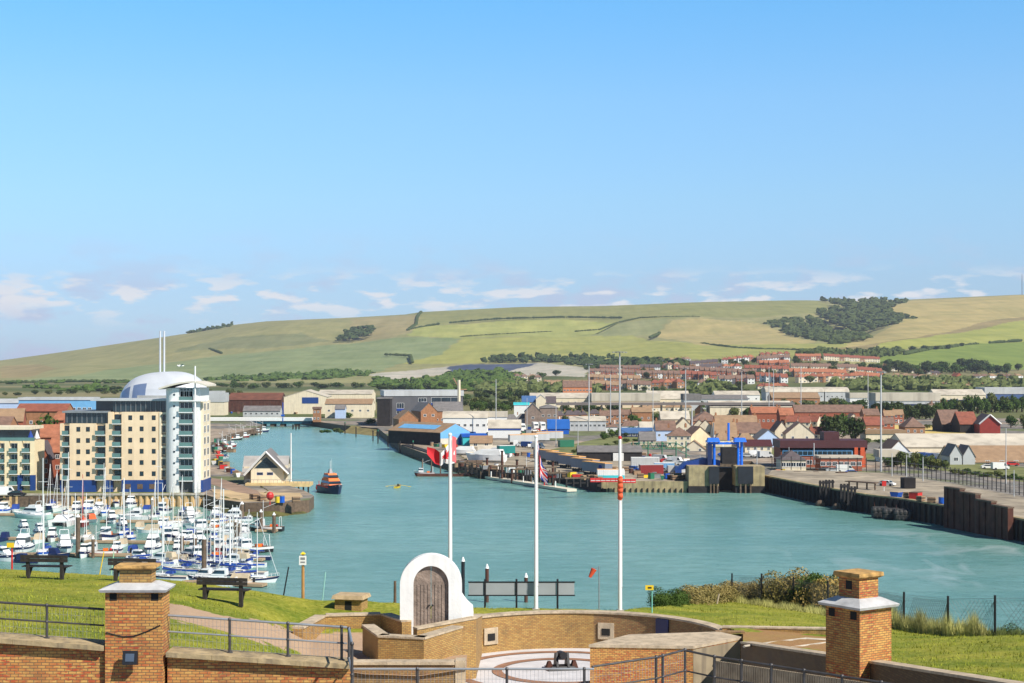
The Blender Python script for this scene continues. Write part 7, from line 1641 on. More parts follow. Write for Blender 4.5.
# marina pontoons and piles
ptm = mat('pontoon_decking', S(170,146,116), 0.9, 0.2, 0.6)
def pontoon(a, b, w, lab, group='marina pontoons'):
    A, B = GP(*a), GP(*b); t = thing('pontoon', lab, 'pontoon', (0, 0, 0), group=group); mb = MB(); wallstrip(mb, [(A[0],A[1],0.55),(B[0],B[1],0.55)], 0.15, w, ptm); mb.build('deck', t)
    mb = MB(); wallstrip(mb, [(A[0],A[1]+.1,0.149),(B[0],B[1]+.1,0.149)], -0.4, w-0.2, black); mb.build('float', t)
for a, b, lab in (((-20,540),(78,542),'main marina walkway at the left, behind the tall flybridge yacht'),((84,543.5),(235,546),'main marina walkway behind the front middle boats'),((-20,556.5),(140,557.5),'front left walkway behind the benches'),((155,560),(262,562),'front right walkway through the yacht cluster'),
                  ((-20,516),(90,517),'back walkway along the pile wall, left part'),((100,523),(240,524),'back walkway under the apartment tower'),((180,585),(262,588),'nearest walkway just above the grass'),((255,532.5),(277,532.5),'short outer stage between the two right piles')):
    pontoon(a, b, 2.2, lab)
for i, (px, yt, yb, r_, lab) in enumerate([(78,517,558,.42,'thick dark pile right of the catamaran'),(152,500,520,.3,'pile below the dark wall'),(236,522,541,.35,'left of two close piles at the right walkway'),(239.5,523,542,.35,'right of two close piles at the right walkway'),(261,512,531.5,.38,'left white-capped pile of the outer stage'),(274,515,533,.38,'right white-capped pile of the outer stage'),
    (182,536,558,.35,'dark pile among the middle yachts'),(195,538,560,.35,'dark pile beside the blue fishing boat'),(204,539,580,.4,'tall dark pile above the right bench'),(242,504,521,.5,'stout grey dolphin at the spit end of the back row'),(93,539,558,.3,'pile left of the red hulled boat')]):
    x, y = GP(px, yb); t = thing('mooring_pile', lab, 'pile', (x, y, 0), group='marina piles'); h = Z(yt, y); mb = MB(); mb.tube((0,0,-2),(0,0,h),r_,timber,n=8); mb.build('pile_shaft', t); mb = MB(); mb.tube((0,0,h),(0,0,h+0.6),r_*1.05,white,r1=0.05,n=8); mb.build('cap', t)
for px, yt, yb, lab in ((463,558,582,'left white-capped steel pile near the screen fence'),(487,565,588,'right white-capped steel pile near the screen fence'),(526,574,590,'short white-capped pile behind the screen fence')):
    D = 240; t = thing('mooring_pile', lab, 'pile', (X(px, D), D, 0)); h = Z(yt, D)
    mb = MB(); mb.tube((0,0,-2),(0,0,h-0.5),0.28,rust if px != 463 else black,n=10); mb.build('pile_shaft', t); mb = MB(); mb.tube((0,0,h-0.5),(0,0,h+0.15),0.33,white,r1=0.1,n=10); mb.build('cap', t)
# tall bare masts seen above the marina
for i, (px, yt, yb, r_, m, lab) in enumerate([(43,458,558,.17,white,'tall white mast rising before the left end of the peach block'),(68.5,452,526,.16,white,'white mast in front of the peach block balconies'),(104,463,515,.13,white,'white mast left of the blue canopies'),(110,480,516,.10,lightgrey,'thin grey mast just left of the blue canopies'),(124,478,540,.24,white,'thickest white mast in the middle of the marina'),
   (158,450,520,.13,white,'white mast before the right of the peach block'),(163.5,498,556,.26,white,'stout white mast beside the wheelhouse trawler'),(182,505,560,.15,white,'white mast left of the largest cruiser'),(198,482,517,.12,lightgrey,'thin mast before the foot of the tower'),(214.5,486,568,.2,white,'left of the two tallest masts above the right bench'),(223.5,489,572,.2,white,'right of the two tallest masts above the right bench'),(230,517,578,.28,white,'stout short mast above the right bench'),
   (206.5,490,534,.1,lightgrey,'thin grey mast below the tower foot'),(234,515,566,.1,tan_c,'thin tan mast among the right cluster'),(62.5,492,524,.1,lightgrey,'thin grey mast left of the catamaran')]):
    x, y = GP(px, yb); t = thing('yacht_mast', lab, 'mast', (x, y, 0.9), group='bare masts above the marina'); h = Z(yt, y)-0.9; mb = MB(); mb.tube((0,0,-0.2),(0,0,h),r_*0.65,m,r1=r_*0.45,n=8); mb.build('pole', t)
    for q in (0.5, 0.75): mb = MB(); mb.tube((-0.9,0,h*q),(0.9,0,h*q),0.04,m,n=5); mb.build('spreader', t)
# lifeboat
def lifeboat():
    t = thing('lifeboat', 'orange and navy lifeboat moored beside the jetty, bow pointing right', 'lifeboat', (*GP(332, 493), 0), R(-66)); L, B = 13.0, 5.2
    hull_mb(L, B, 1.9, navy, orange, mat('lifeboat_band', S(30,40,80), 0.4, 0.1, 1), sheer=0.9, transom=0.92).build('hull', t)
    mb = MB(); mb.bx(-L*0.49,L*0.3,-B*0.5,-B*0.485,1.75,1.98,redp); mb.build('rubbing_strake', t)
    mb = MB(); cabin(mb, -L*0.32, L*0.26, B*0.76, 1.85, 4.0, orange, 1.7, 0.6); cabin(mb, -L*0.24, L*0.10, B*0.62, 4.003, 5.4, orange, 1.0, 0.5); mb.build('superstructure', t)
    winband(t, -L*0.24, L*0.13, B*0.63, 4.45, 5.0, 0.9); winband(t, -L*0.3, L*0.25, B*0.77, 2.8, 3.4, 1.4)
    mb = MB(); mb.frustum((-L*0.12,0), 1.4, 1.0, 0.8, 0.6, 5.4, 6.6, grey); mb.tube((-L*0.12,0,6.5),(-L*0.12,0,8.8),0.05,white); mb.tube((-L*0.12,0.4,5),(-L*0.14,0.5,9.2),0.03,white); mb.build('radar_mast', t)
    rails(t, L, B, 1.9)
    mb = MB(); mb.tube((-L*0.4,-1.5,2.2),(-L*0.4,1.5,2.2),0.5,orange,n=8); mb.build('rescue_dinghy', t)
lifeboat()
t = thing('navigation_buoy', 'red round buoy beside the lifeboat stern', 'buoy', (*GP(319, 490.5), 0)); mb = MB(); mb.ball((0,0,0.8),1.0,redp); mb.build('float', t); mb = MB(); mb.tube((0,0,1.6),(0,0,2.8),0.08,redp); mb.build('mast', t)
t = thing('navigation_marker', 'bright red marker post on the right edge of the spit', 'marker', (*GP(270, 505.5, 3), 3)); mb = MB(); mb.tube((0,0,0),(0,0,1.5),0.12,redp); mb.build('pole', t); mb = MB(); mb.ball((0,0,2.2),0.9,redp,sz=1.1); mb.build('topmark', t)
# rowing boat
def rowboat():
    t = thing('rowing_boat', 'small yellow rowing boat with long oars spread, out in mid channel', 'rowing boat', (*GP(398, 487.5), 0), R(80)); ym = yellow
    hull_mb(5.5, 1.4, 0.45, ym, timber).build('hull', t)
    for sg in (1, -1): mb = MB(); mb.tube((0.2,sg*0.3,0.75),(0.3,sg*3.6,0.3),0.05,yellow,n=5); mb.bx(0.15,0.45,min(sg*3.0,sg*3.8),max(sg*3.0,sg*3.8),0.25,0.33,yellow); mb.build('oar', t)
    return t
rowboat()
skin = mat('skin', S(206,156,126), 0.6, 0.05, 5)
def rower():
    me = bpy.data.meshes.new('person'); J = [(0,0,0.55),(0,0,0.8),(0,0,1.08),(0,0,1.2),(0,0,1.38),(0.45,0.16,0.62),(0.8,0.16,0.42),(0.45,-0.16,0.62),(0.8,-0.16,0.42),(0.02,0.22,1.08),(0.25,0.32,0.88),(0.5,0.3,0.82),(0.02,-0.22,1.08),(0.25,-0.32,0.88),(0.5,-0.3,0.82)]
    E_ = [(0,1),(1,2),(2,3),(3,4),(0,5),(5,6),(0,7),(7,8),(2,9),(9,10),(10,11),(2,12),(12,13),(13,14)]; rr = [.17,.16,.18,.07,.12,.09,.06,.09,.06,.08,.06,.04,.08,.06,.04]
    me.from_pydata(J, E_, []); o = put('person', me, None, (*GP(398, 487.5), -0.15), R(80)); 
    sk = me.skin_vertices if me.skin_vertices else None
    m = o.modifiers.new('skin', 'SKIN'); 
    for v, r_ in zip(me.skin_vertices[0].data, rr): v.radius = (r_, r_)
    me.skin_vertices[0].data[0].use_root = True
    o.modifiers.new('sub', 'SUBSURF').levels = 1; o.modifiers['sub'].render_levels = 1; me.materials.append(mat('dark_jacket', S(60,66,50), 0.8, 0.1, 3)); tag(o, 'person in a dark top rowing the small yellow boat', 'person')
try: rower()
except Exception as ex: print('rower', ex)
# boats up the river behind the tower and along the far bank
for k, px, py, hd, sc_, lab in [('F',262,432,10,.9,'dark fishing boat at the outer end of the inner jetty'),('Fw',252,432.5,0,.9,'white fishing boat beside the dark one on the inner jetty'),('Fb',240,436,20,.9,'blue fishing boat on the inner jetty'),('Cs',232,433,0,.9,'small white boat at the inner jetty, left of the blue one'),('Yt',228,440,30,.7,'small yacht against the inner bank'),('Fr',222,446,60,.9,'red fishing boat against the inner bank'),('Yb',226,458,80,.6,'white yacht moored alone left of the lifeboat station roof'),('Fw',218,458,80,.8,'white fishing boat behind the lone yacht'),
    ('Fr',230,447,40,.8,'red fishing boat, second against the inner bank'),('Fk',226,452,70,.8,'black fishing boat against the inner bank'),('Fb',250,434.5,10,.8,'blue fishing boat near the outer end of the inner jetty'),('Fw',256,433.5,0,.8,'white fishing boat third from the end of the inner jetty'),('Fr',243,437.5,20,.8,'red fishing boat in front of the inner jetty'),('Fk',235,440,30,.8,'black fishing boat in front of the inner jetty'),('Yt',221,452,60,.7,'tan covered yacht on the inner bank'),('C',246,433.5,0,.8,'white cruiser in the middle of the inner jetty'),('Cb',236,431,0,.8,'blue canopied boat at the back of the inner jetty'),('Fr',424,475.5,180,.75,'small orange-red work boat at the landing stage under the first flag'),('Fk',506,477,175,.9,'dark derelict barge at the timber quay'),('F',528,480,180,1.0,'dark hulk alongside the quay left of the drooping flag')]:
    boat(k, px, py, hd, lab, sc_, 'boats along the river banks')
t = thing('timber_jetty', 'rubble and timber jetty with boats behind the apartment tower', 'jetty'); A, B = GP(214,440), GP(262,434.5); mb = MB(); wallstrip(mb, [(A[0],A[1],1.6),(B[0],B[1],1.6)], 0.9, 4, timber); mb.build('deck', t)
for i in range(14): x = A[0]+(B[0]-A[0])*(i+.5)/14; y = A[1]+(B[1]-A[1])*(i+.5)/14; mb = MB(); mb.tube((x,y-.3,-2),(x,y-.3,2.6),0.3,timber,n=6); mb.build('timber_pile', t)
# channel posts along the east bank
for i, (px, py) in enumerate([(345,434),(356,437),(373,441),(378,443.5),(388,447),(400,453),(413,456.5)]):
    x, y = GP(px, py); t = thing('channel_post', f'{ORD[i]} from left of the slim posts along the muddy bank', 'post', (x, y, 0), group='posts along the muddy bank'); mb = MB(); mb.tube((0,0,-2),(0,0,4.2 if i % 3 else 5.5),0.3,tarred,n=6); mb.build('pole', t)
    mb = MB(); mb.tube((0,0,4.2 if i % 3 else 5.5),(0,0,4.9 if i % 3 else 6.2),0.34,green if i % 3 == 0 else tarred,n=6); mb.build('topmark', t)
# ------------------------------------------------------------------ trees in the town
def gtree(px, pyb, hpx, wpx, kind, lab, group, trunk=0.05, name='tree'):
    D = gsolve(px, pyb); s_ = F/D; return tree(X(px, D), D, gz(px, D)-0.1, hpx/s_, wpx/s_, kind, lab, group, name, 'tree' if name == 'tree' else name, trunk)
tree(X(45,490), 490, 3, Z(407,490)-3, 12.5, 'bushy', 'big spreading green tree among the orange roofs at left', 'individual town trees')
NT = [ (833,440,30,26,'dark','largest dark tree behind the port office'),(853,440,27,22,'dark','dark tree touching the largest one behind the port office'),(844,434,24,20,'bushy','mid green tree between the two dark ones'),
 (614,414,13,14,'dark','round dark tree behind the flyover at mid town'),(700,410,12,26,'bushy','wide yellow-green tree before the pale corrugated roof'),(668,420,10,13,'dark','dark tree left of the pinkish brown hall'),(697,430,14,15,'dark','dark conical tree before the pinkish brown hall'),
 (659,422,11,12,'bushy','bright yellow-green bushy tree right of the lamp mast'),(634,428,16,18,'bushy','broad green tree by the railway cutting, left'),(646,424,13,14,'pale','olive tree by the railway cutting, right'),(735,418,11,12,'pale','olive tree left of the terrace behind the ramp'),(748,418,12,14,'bushy','green tree right of the olive one behind the ramp'),(729,416,10,9,'dark','dark narrow tree in front of the pale corrugated roof'),
 (352,414,13,18,'dark','dark tree left of the big grey shed'),(366,414,13,20,'dark','dark tree touching the left of the big grey shed'),(345,418,8,14,'bushy','green bush on the river bend bank'),(372,424,7,12,'bushy','green bush below the dark annex'),
 (735,368,9,7,'dark','lone dark conifer on the estate skyline'),(745,366,7,7,'dark','dark tree right of the lone conifer'),(928,372,13,16,'dark','left of the big round trees above the bungalows'),(941,373,14,18,'dark','second of the big round trees above the bungalows'),(965,372,16,22,'dark','largest round tree above the bungalows'),(980,372,14,20,'dark','right of the big round trees above the bungalows'),
 (1018,371,9,9,'dark','round dark tree near the right edge above the bungalows'),(902,372,11,22,'pale','grey-green tree left of the big round trees'),(918,377,9,11,'dark','dark tree among the bungalows'),(888,366,8,14,'bushy','green tree beside the top right field'),
 (797,366,9,9,'dark','dark tree at the upper left of the wooded gap'),(808,358,7,8,'dark','dark tree over the high left row'),(828,358,8,12,'dark','dark tree left of the topmost long row'),(833,373,8,10,'dark','dark tree between the two cream terraces'),(787,373,9,7,'dark','dark conical tree left of the cream terrace'),
 (752,379,10,14,'dark','round dark tree in the heart of the estate'),(762,379,9,10,'bushy','green tree beside the round dark one in the estate'),(709,380,8,12,'dark','dark tree on the left slope of the estate'),(688,378,8,13,'dark','dark tree at the foot of the left slope'),(740,388,7,14,'pale','olive tree by the white fronted terrace'),(727,391,8,17,'pale','pale green trees below the left slope'),
 (655,378,9,9,'bushy','green tree right of the dark one on the far left slope'),(646,379,8,9,'dark','dark tree in the middle of the far left slope'),(625,384,6,8,'bushy','small green tree amid the brick rows'),(556,376,7,10,'dark','dark tree in front of the chalk cutting'),(542,378,7,9,'bushy','green tree left of the chalk cutting tree'),(534,382,7,12,'pale','olive tree before the chalk cutting'),
 (810,384,9,13,'pale','pale tree in front of the bright roofs, left'),(848,387,8,16,'pale','pale tree in front of the bright roofs, right'),(571,403,7,10,'dark','dark tree beside the white gabled shed'),(878,372,8,12,'dark','dark tree at the end of the topmost row'),(897,352,7,8,'dark','small round tree on the upper right field edge'),(912,352,7,9,'dark','second round tree on the upper right field edge'),
 (924,351,7,9,'dark','third round tree on the upper right field edge'),(936,350,5,7,'dark','fourth round tree on the upper right field edge'),(949,349.5,6,6,'dark','fifth round tree on the upper right field edge'),(962,347,5,6,'dark','last round tree on the upper right field edge')]
for px, py, h, w, kd, lab in NT: gtree(px, py, h, w, kd, lab, 'individual town trees')
FARB = {7,8,9,10,11,12,13,14,15,16,32,33,34,35,36,39,40,41,46,47,48,51,43}
FARV = {}
def far_trees(g, x0, y0, x1, y1, i, n, h, w, kinds):
    px = x0+(x1-x0)*(i+.5)/n+g.uniform(-.4, .4)*(x1-x0)/n; py = y0+(y1-y0)*(i+.5)/n+g.uniform(-.8, .8); k = kinds[g.randrange(len(kinds))]; f_ = g.uniform(.75, 1.3); D = gsolve(px, py)
    FARV.setdefault(k, []).append((X(px, D), D, gz(px, D)-0.1, w*g.uniform(.8, 1.3)*D/F, h*f_*D/F, g.uniform(0, 6.28), g.randrange(3)))
def build_far():
    V = []; mi = []; mats_ = []
    for k, lst in FARV.items():
        for q in range(3):
            me = CROWN[k][q]; co = np.zeros(len(me.vertices)*3); me.vertices.foreach_get('co', co); co = co.reshape(-1, 4, 3)
            if me.materials[0] not in mats_: mats_.append(me.materials[0])
            for x, y, z, w, h, a, qq in lst:
                if qq != q: continue
                c = co.copy(); ca, sa = math.cos(a), math.sin(a); V.append(np.stack([x+(c[..., 0]*ca-c[..., 1]*sa)*w, y+(c[..., 0]*sa+c[..., 1]*ca)*w, z+c[..., 2]*h], -1).reshape(-1, 3)); mi += [mats_.index(me.materials[0])]*len(c)
    V = np.concatenate(V); me = bpy.data.meshes.new('trees'); me.from_pydata(V.tolist(), [], np.arange(len(V)).reshape(-1, 4).tolist())
    for m in mats_: me.materials.append(m)
    me.polygons.foreach_set('material_index', mi); stuff(put('trees', me), 'small distant trees filling the estate gardens, the valley floor and the trading estate', 'trees')
def belt(x0, y0, x1, y1, n, h, w, kinds, where, seed, trunk=0.05):
    g = random.Random(seed)
    for i in range(n):
        if seed in FARB: far_trees(g, x0, y0, x1, y1, i, n, h, w, kinds); continue
        px = x0+(x1-x0)*(i+.5)/n+g.uniform(-.25, .25)*(x1-x0)/n; py = y0+(y1-y0)*(i+.5)/n+g.uniform(-.8, .8); k = kinds[g.randrange(len(kinds))]; f_ = g.uniform(.75, 1.25)
        gtree(px, py, h*f_, w*g.uniform(.85, 1.25), k, f"{ {'dark':'dark','round':'green','bushy':'bushy green','pale':'olive'}[k]} tree, {ORD[i]} from left in the {where}", where, trunk)
belt(866,419,932,419,18,17,13,['dark'],'dense dark treeline right of the long red school',1)
belt(934,414,1024,412,20,17,11,['round','bushy','pale'],'tall pale screen before the depot at right',2)
belt(780,411,866,409,9,11,12,['bushy','round','pale'],'leafy band behind the long red school',3)
belt(470,412,514,411,7,11,10,['dark','round'],'dark hedge trees right of the big grey shed',4)
belt(560,402,700,402,10,7,9,['dark','round','pale'],'scattered trees under the flyover',5)
belt(700,403,795,402,7,6,9,['round','pale'],'scattered trees before the scalloped factories',6)
belt(690,374,790,378,9,5,7,['dark','round'],'gardens in the middle of the estate',7)
belt(795,366,870,368,8,6,8,['dark','round'],'gardens under the topmost row',8)
belt(790,375,880,373,7,5,7,['dark','round'],'gardens between the cream terraces and the bright roofs',9)
belt(600,380,690,385,8,5,7,['dark','round','pale'],'gardens at the left foot of the estate',10)
belt(890,384,1024,389,13,8,12,['pale','round'],'pale band below the bungalows',11)
belt(835,386,892,387,6,8,12,['pale','dark'],'pale band below the bright roofs',12)
belt(380,392,500,390,11,9,13,['pale','round','dark'],'wooded band behind the big grey shed',13)
belt(500,391,600,392,9,8,13,['pale','bushy'],'wooded band left of the wavy factory',14)
belt(210,388,372,388,12,7,13,['dark','pale','round'],'valley trees behind the cream gabled warehouse',15)
belt(0,396,122,394,9,5,9,['dark','pale','round'],'valley trees left of the silver dome',16)
belt(600,440,655,428,7,9,10,['bushy','round'],'embankment by the railway cutting',17)
belt(560,456,640,440,9,4,9,['bushy','pale'],'scrubby verge of the lorry park',18,0.02)
belt(884,466,948,471,9,15,14,['round','pale','bushy'],'scrub in front of the double gabled depot',19,0.02)
belt(950,473,1024,480,10,6,12,['pale','bushy'],'scrub along the right railway',20,0.02)
belt(800,430,866,432,5,9,9,['round','dark'],'gardens left of the port office trees',21)
belt(1000,428,1060,430,4,13,13,['round','pale'],'trees right of the red barn',22)
belt(905,428,940,428,4,6,8,['pale','bushy'],'shrubs between the pink house and the barns',23)
belt(318,432,345,434,4,4,9,['bushy','pale'],'scrub on the muddy river bend',24,0.02)
belt(440,441,500,436,7,5,8,['dark','bushy','pale'],'planting behind the old jetty',25,0.02)
belt(560,412,612,411,7,8,10,['dark','bushy'],'trees behind the long grey terminal shed',26)
belt(620,437,700,437,9,7,8,['bushy','dark','pale'],'gardens around the cream houses',27)
belt(705,437,800,438,9,6,7,['bushy','dark'],'gardens behind the blue ramp',28)
belt(700,425,800,426,9,7,8,['dark','bushy','pale'],'back gardens above the ramp terraces',29)
belt(815,446,900,443,6,6,9,['bushy','pale'],'shrubs behind the port office',30)
belt(500,420,560,419,6,7,9,['dark','bushy'],'trees around the old brown warehouse',31)
belt(720,364,800,360,9,5,7,['dark','round'],'trees threading the upper left rows',32)
belt(835,380,884,379,6,5,8,['dark','round'],'trees beside the right end row',33)
belt(600,390,690,393,9,5,8,['dark','pale','round'],'trees behind the broad pale factory',34)
belt(700,393,790,393,8,6,9,['pale','bushy'],'trees behind the low slate factory',35)
belt(640,373,690,374,6,5,7,['dark','round'],'trees on the far left slope rows',36)
belt(900,382,1024,380,9,6,9,['dark','round'],'garden trees between the bungalows',37)
belt(850,400,935,400,8,5,10,['dark','round'],'trees before the striped depot',38)
belt(690,369,790,369,10,5,7,['dark','round','pale'],'hedges above the third estate row',39)
belt(640,384,720,386,8,5,8,['pale','round'],'trees below the dark brown row',40)
belt(795,357,880,355,9,6,8,['dark','round'],'trees on the skyline of the right rows',41)
belt(640,428,715,429,7,6,8,['dark','bushy'],'trees beside the pinkish brown hall',42)
belt(440,400,532,399,11,9,12,['pale','bushy','dark'],'wooded ground behind the hedge trees',43)
belt(455,407,516,406,8,9,12,['dark','pale'],'second hedge right of the big grey shed',44)
belt(885,373,1010,374,14,12,14,['dark','round'],'big tree belt above the bungalows',45)
belt(795,368,885,369,9,6,9,['dark','round','pale'],'gardens below the topmost right row',46)
belt(720,373,790,377,8,6,8,['dark','pale'],'gardens between the middle rows',47)
belt(205,396,245,396,5,6,9,['dark','pale'],'trees behind the rust brown sheds',48)
belt(330,405,376,404,6,8,10,['dark','bushy'],'trees left of the dark annex',49)
belt(560,424,620,421,7,7,8,['dark','bushy','pale'],'trees along the flyover road',50)
belt(100,392,122,391,3,6,9,['dark'],'dark clump left of the dome',51)
build_far()
# extra mid-town houses in rows
MR = [(600,424,640,423,9,'brown','brown','terrace','grey-brown row behind the lorry park'),(790,432,826,431,10,'red','cream','terrace','back row left of the big dark trees'),(862,433,890,433,10,'brown','brick','terrace','row right of the big dark trees'),(556,420,600,418,9,'dark','brown','bungalow','sheds beyond the blue store'),
 (700,418,730,417,9,'tan','brown','terrace','row behind the blue ramp towers'),(800,422,860,422,11,'brown','cream','terrace','row in front of the long red school'),(640,412,690,411,9,'tan','cream','bungalow','low row behind the pale grey shed'),(880,424,905,423,10,'tan','brick','terrace','row left of the pink brick house'),
 (765,424,800,424,9,'orange','cream','terrace','row above the pale blue gable'),(612,432,640,431,10,'brown','white','bungalow','low row left of the dark blue train shed'),(716,446,750,446,11,'tan','cream','bungalow','low row just behind the ramp tower'),(930,409,975,408,9,'brown','cream','bungalow','low roofs among the pale screen trees'),
 (500,424,525,423,9,'grey','white','bungalow','cabins before the old brown warehouse'),(15,437,30,437,8,'tan','brick','terrace','pair behind the yellow flats'),(700,436,716,436,9,'brown','cream','terrace','pair beside the left ramp tower')]
RNAMES['grey'] = 'grey'
for x0, y0, x1, y1, st, rk, wk, kd, where in MR:
    n = max(1, int(round((x1-x0)/st)))
    for i in range(n):
        px = x0+(x1-x0)*(i+0.5)/n; D = gsolve(px, y0+(y1-y0)*(i+.5)/n); o = fh(rk, wk, kd); o.location = (X(px, D)+random.uniform(-1,1), D+random.uniform(-8,8), gz(px, D)); o.rotation_euler = (0, 0, random.choice([0,0,0.2,-0.25,0.5,-0.6,1.5])); s_ = max(.6, min(1.3, st*D/F/9.6)); o.scale = (s_, s_, 0.95)
        tag(o, f"{RNAMES[rk]}-roofed {'cottage' if kd == 'bungalow' else 'house'}, {ORD[i]} from left, {where}", 'house', 'extra mid town houses')

# ------------------------------------------------------------------ lamp masts
for px, yt, D, z0, r, hd, lab in [(496,379,760,3,.25,None,'slim mast rising from the lorry park sheds'),(589,364,800,3,.35,1.6,'tall floodlight mast over the mid town, left of two'),(610.5,374,840,3,.3,None,'slim mast between the two floodlight masts'),(619.7,352,600,3,.42,2.6,'tallest lattice floodlight mast behind the right flagpole'),(653,388,720,3,.2,None,'thin pole beside the green gantry'),
  (685.6,368,780,3,.33,1.4,'tall floodlight mast in front of the estate'),(692,408,700,3,.45,None,'short thick grey mast before the pinkish brown hall'),(741.7,370,820,3,.28,1.2,'thin floodlight mast above the ramp'),(769,367,900,3,.28,None,'thin mast, left of a close pair, above the terrace roofs'),(773.5,369,905,3,.28,None,'thin mast, right of a close pair, above the terrace roofs'),
  (801,366,900,3,.3,None,'thin mast before the bright hillside roofs'),(814,443,500,4.4,.22,None,'short lamp post before the port office'),(868,374,900,3,.28,None,'thin mast left of the big right mast'),(881,372,470,4.4,.32,1.3,'largest lamp mast right of the port office'),(892,453,450,4.4,.16,None,'short lamp post on the right quay, nearest the big mast'),
  (906.5,455,440,4.4,.16,None,'short lamp post on the right quay, middle of three'),(923,457,430,4.4,.16,None,'short lamp post on the right quay, right of three'),(1006,428,440,3,.16,None,'thin lamp post before the mossy store'),(700,455,470,3,.1,None,'slim post left of the ferry pier'),(1014,470,380,4.4,.14,None,'lamp post near the right edge of the quay'),
  (527,398,770,3,.16,None,'thin lamp pole by the blue and white office'),(556,404,640,3,.16,None,'thin lamp pole before the blue store'),(578,420,560,3,.14,None,'short lamp pole at the railway verge'),(757,448,480,3,.14,None,'lamp post right of the ramp'),(789,447,500,4.4,.14,None,'lamp post before the signal house')]:
    mast_at(px, yt, z0, D, r, lab, head=hd)
t = thing('radio_mast', 'thin lattice mast on the skyline at the far right edge', 'radio mast', (X(1022,5900), 5900, gz(1022,5900)-3)); mb = MB()
for a in range(3): mb.tube((1.6*math.cos(a*2.1),1.6*math.sin(a*2.1),0),(0.4*math.cos(a*2.1),0.4*math.sin(a*2.1),78),0.5,grey,n=4)
mb.build('lattice', t)
for i in range(5): mb = MB(); mb.tube((-1.5,0,12+14*i),(1.5,0,12+14*i),0.5,grey,n=4); mb.build('brace', t)

# ------------------------------------------------------------------ vehicles and cargo
def wheels(t, xs, y, r=0.34, w=0.2):
    for x in xs:
        for sg in (-1, 1): mb = MB(); mb.tube((x,sg*y-w/2,r),(x,sg*y+w/2,r),r,rubber,n=10); mb.build('wheel', t)
def car(m):
    t = thing('parked_car', '', 'car'); mb = MB()
    prof = [(-2.1,0.35),(2.1,0.35),(2.15,0.75),(1.3,0.92),(0.75,1.4),(-1.0,1.42),(-1.9,1.0),(-2.15,0.9)]
    mb.prismy(prof, -0.85, 0.85, m); mb.build('body', t); mb = MB(); mb.prismy([(-1.75,0.98),(1.2,0.96),(0.72,1.36),(-0.95,1.37)], -0.862, 0.862, darkglass); mb.build('window', t)
    mb = MB(); mb.shell([(1.32,-0.7,0.95),(1.32,0.7,0.95),(0.79,0.65,1.39),(0.79,-0.65,1.39)],[(0,1,2,3)],darkglass); mb.build('windscreen', t); wheels(t, (-1.3,1.35), 0.82); return t
def van(m):
    t = thing('parked_van', '', 'van'); mb = MB(); mb.prismy([(-2.6,0.4),(2.6,0.4),(2.65,1.0),(2.1,1.3),(1.5,2.3),(-2.6,2.35)], -0.95, 0.95, m); mb.build('body', t)
    mb = MB(); mb.prismy([(1.0,1.35),(2.0,1.35),(1.5,2.1),(1.0,2.1)], -0.96, 0.96, darkglass); mb.build('window', t); wheels(t, (-1.7,1.7), 0.9, 0.38); return t
def box_trailer(m, L=12, top=None, side=None, cab=None):
    t = thing('lorry_trailer', '', 'lorry'); mb = MB(); mb.bx(-L/2, L/2, -1.25, 1.25, 1.2, 4.0, m); mb.build('body', t)
    if top: mb = MB(); mb.bx(-L/2-0.02, L/2+0.02, -1.27, 1.27, 3.9, 4.08, top); mb.build('roof', t)
    if side: mb = MB(); mb.tube((L*0.3,-1.30,2.6),(L*0.3,-1.255,2.6),0.95,side,n=14); mb.build('emblem', t)
    wheels(t, (-L*0.4,-L*0.3,-L*0.2), 1.05, 0.5, 0.3)
    if cab: mb = MB(); mb.prismy([(L/2+0.2,0.6),(L/2+2.3,0.6),(L/2+2.3,2.4),(L/2+1.9,3.3),(L/2+0.2,3.4)], -1.2, 1.2, cab); mb.build('cab', t); mb = MB(); mb.shell([(L/2+2.32,-1.0,2.35),(L/2+2.32,1.0,2.35),(L/2+1.96,1.0,3.2),(L/2+1.96,-1.0,3.2)],[(0,1,2,3)],darkglass); mb.build('windscreen', t); wheels(t, (L/2+1.3,), 1.05, 0.5, 0.3)
    return t
def container(m, band=None, L=12, top=None):
    t = thing('shipping_container', '', 'container'); mb = MB(); n = 12; hz = 2.7
    mb.bx(-L/2, L/2, -1.2, 1.2, 0.05, hz, m)
    for i in range(n): x = -L/2+L*(i+.5)/n; mb.bx(x-L/n*0.28, x+L/n*0.28, -1.25, -1.201, 0.15, hz-0.1, m)
    mb.build('body', t); mb = MB(); mb.bx(L/2+0.003, L/2+0.06, -1.1, 0.0, 0.2, hz-0.15, m); mb.bx(L/2+0.003, L/2+0.06, 0.02, 1.1, 0.2, hz-0.15, m); mb.build('door', t)
    if band: mb = MB(); mb.bx(-L/2-0.02, L/2+0.02, -1.28, -1.255, 0.1, 1.1, band); mb.build('stripe', t)
    if top: mb = MB(); mb.bx(-L/2, L/2, -1.2, 1.2, hz+.003, hz+0.12, top); mb.build('roof', t)
    return t
VP = {'w': car(white), 's': car(lightgrey), 'k': car(black), 'b': car(brightblue), 'r': car(redp), 'V': van(white), 'B': van(blue), 'S': van(lightgrey)}
VN = {'w': 'white car', 's': 'silver car', 'k': 'black car', 'b': 'blue car', 'r': 'red car', 'V': 'white van', 'B': 'blue van', 'S': 'grey van'}
vused = set()
def veh(k, px, py, rz, lab, z=3.0, group='parked vehicles'):
    o = VP[k] if k not in vused else copy_tree(VP[k]); vused.add(k); x, y = GP(px, py, z); o.location = (x, y, z+0.02); o.rotation_euler = (0, 0, R(rz)); o['label'] = lab; o['group'] = group; return o
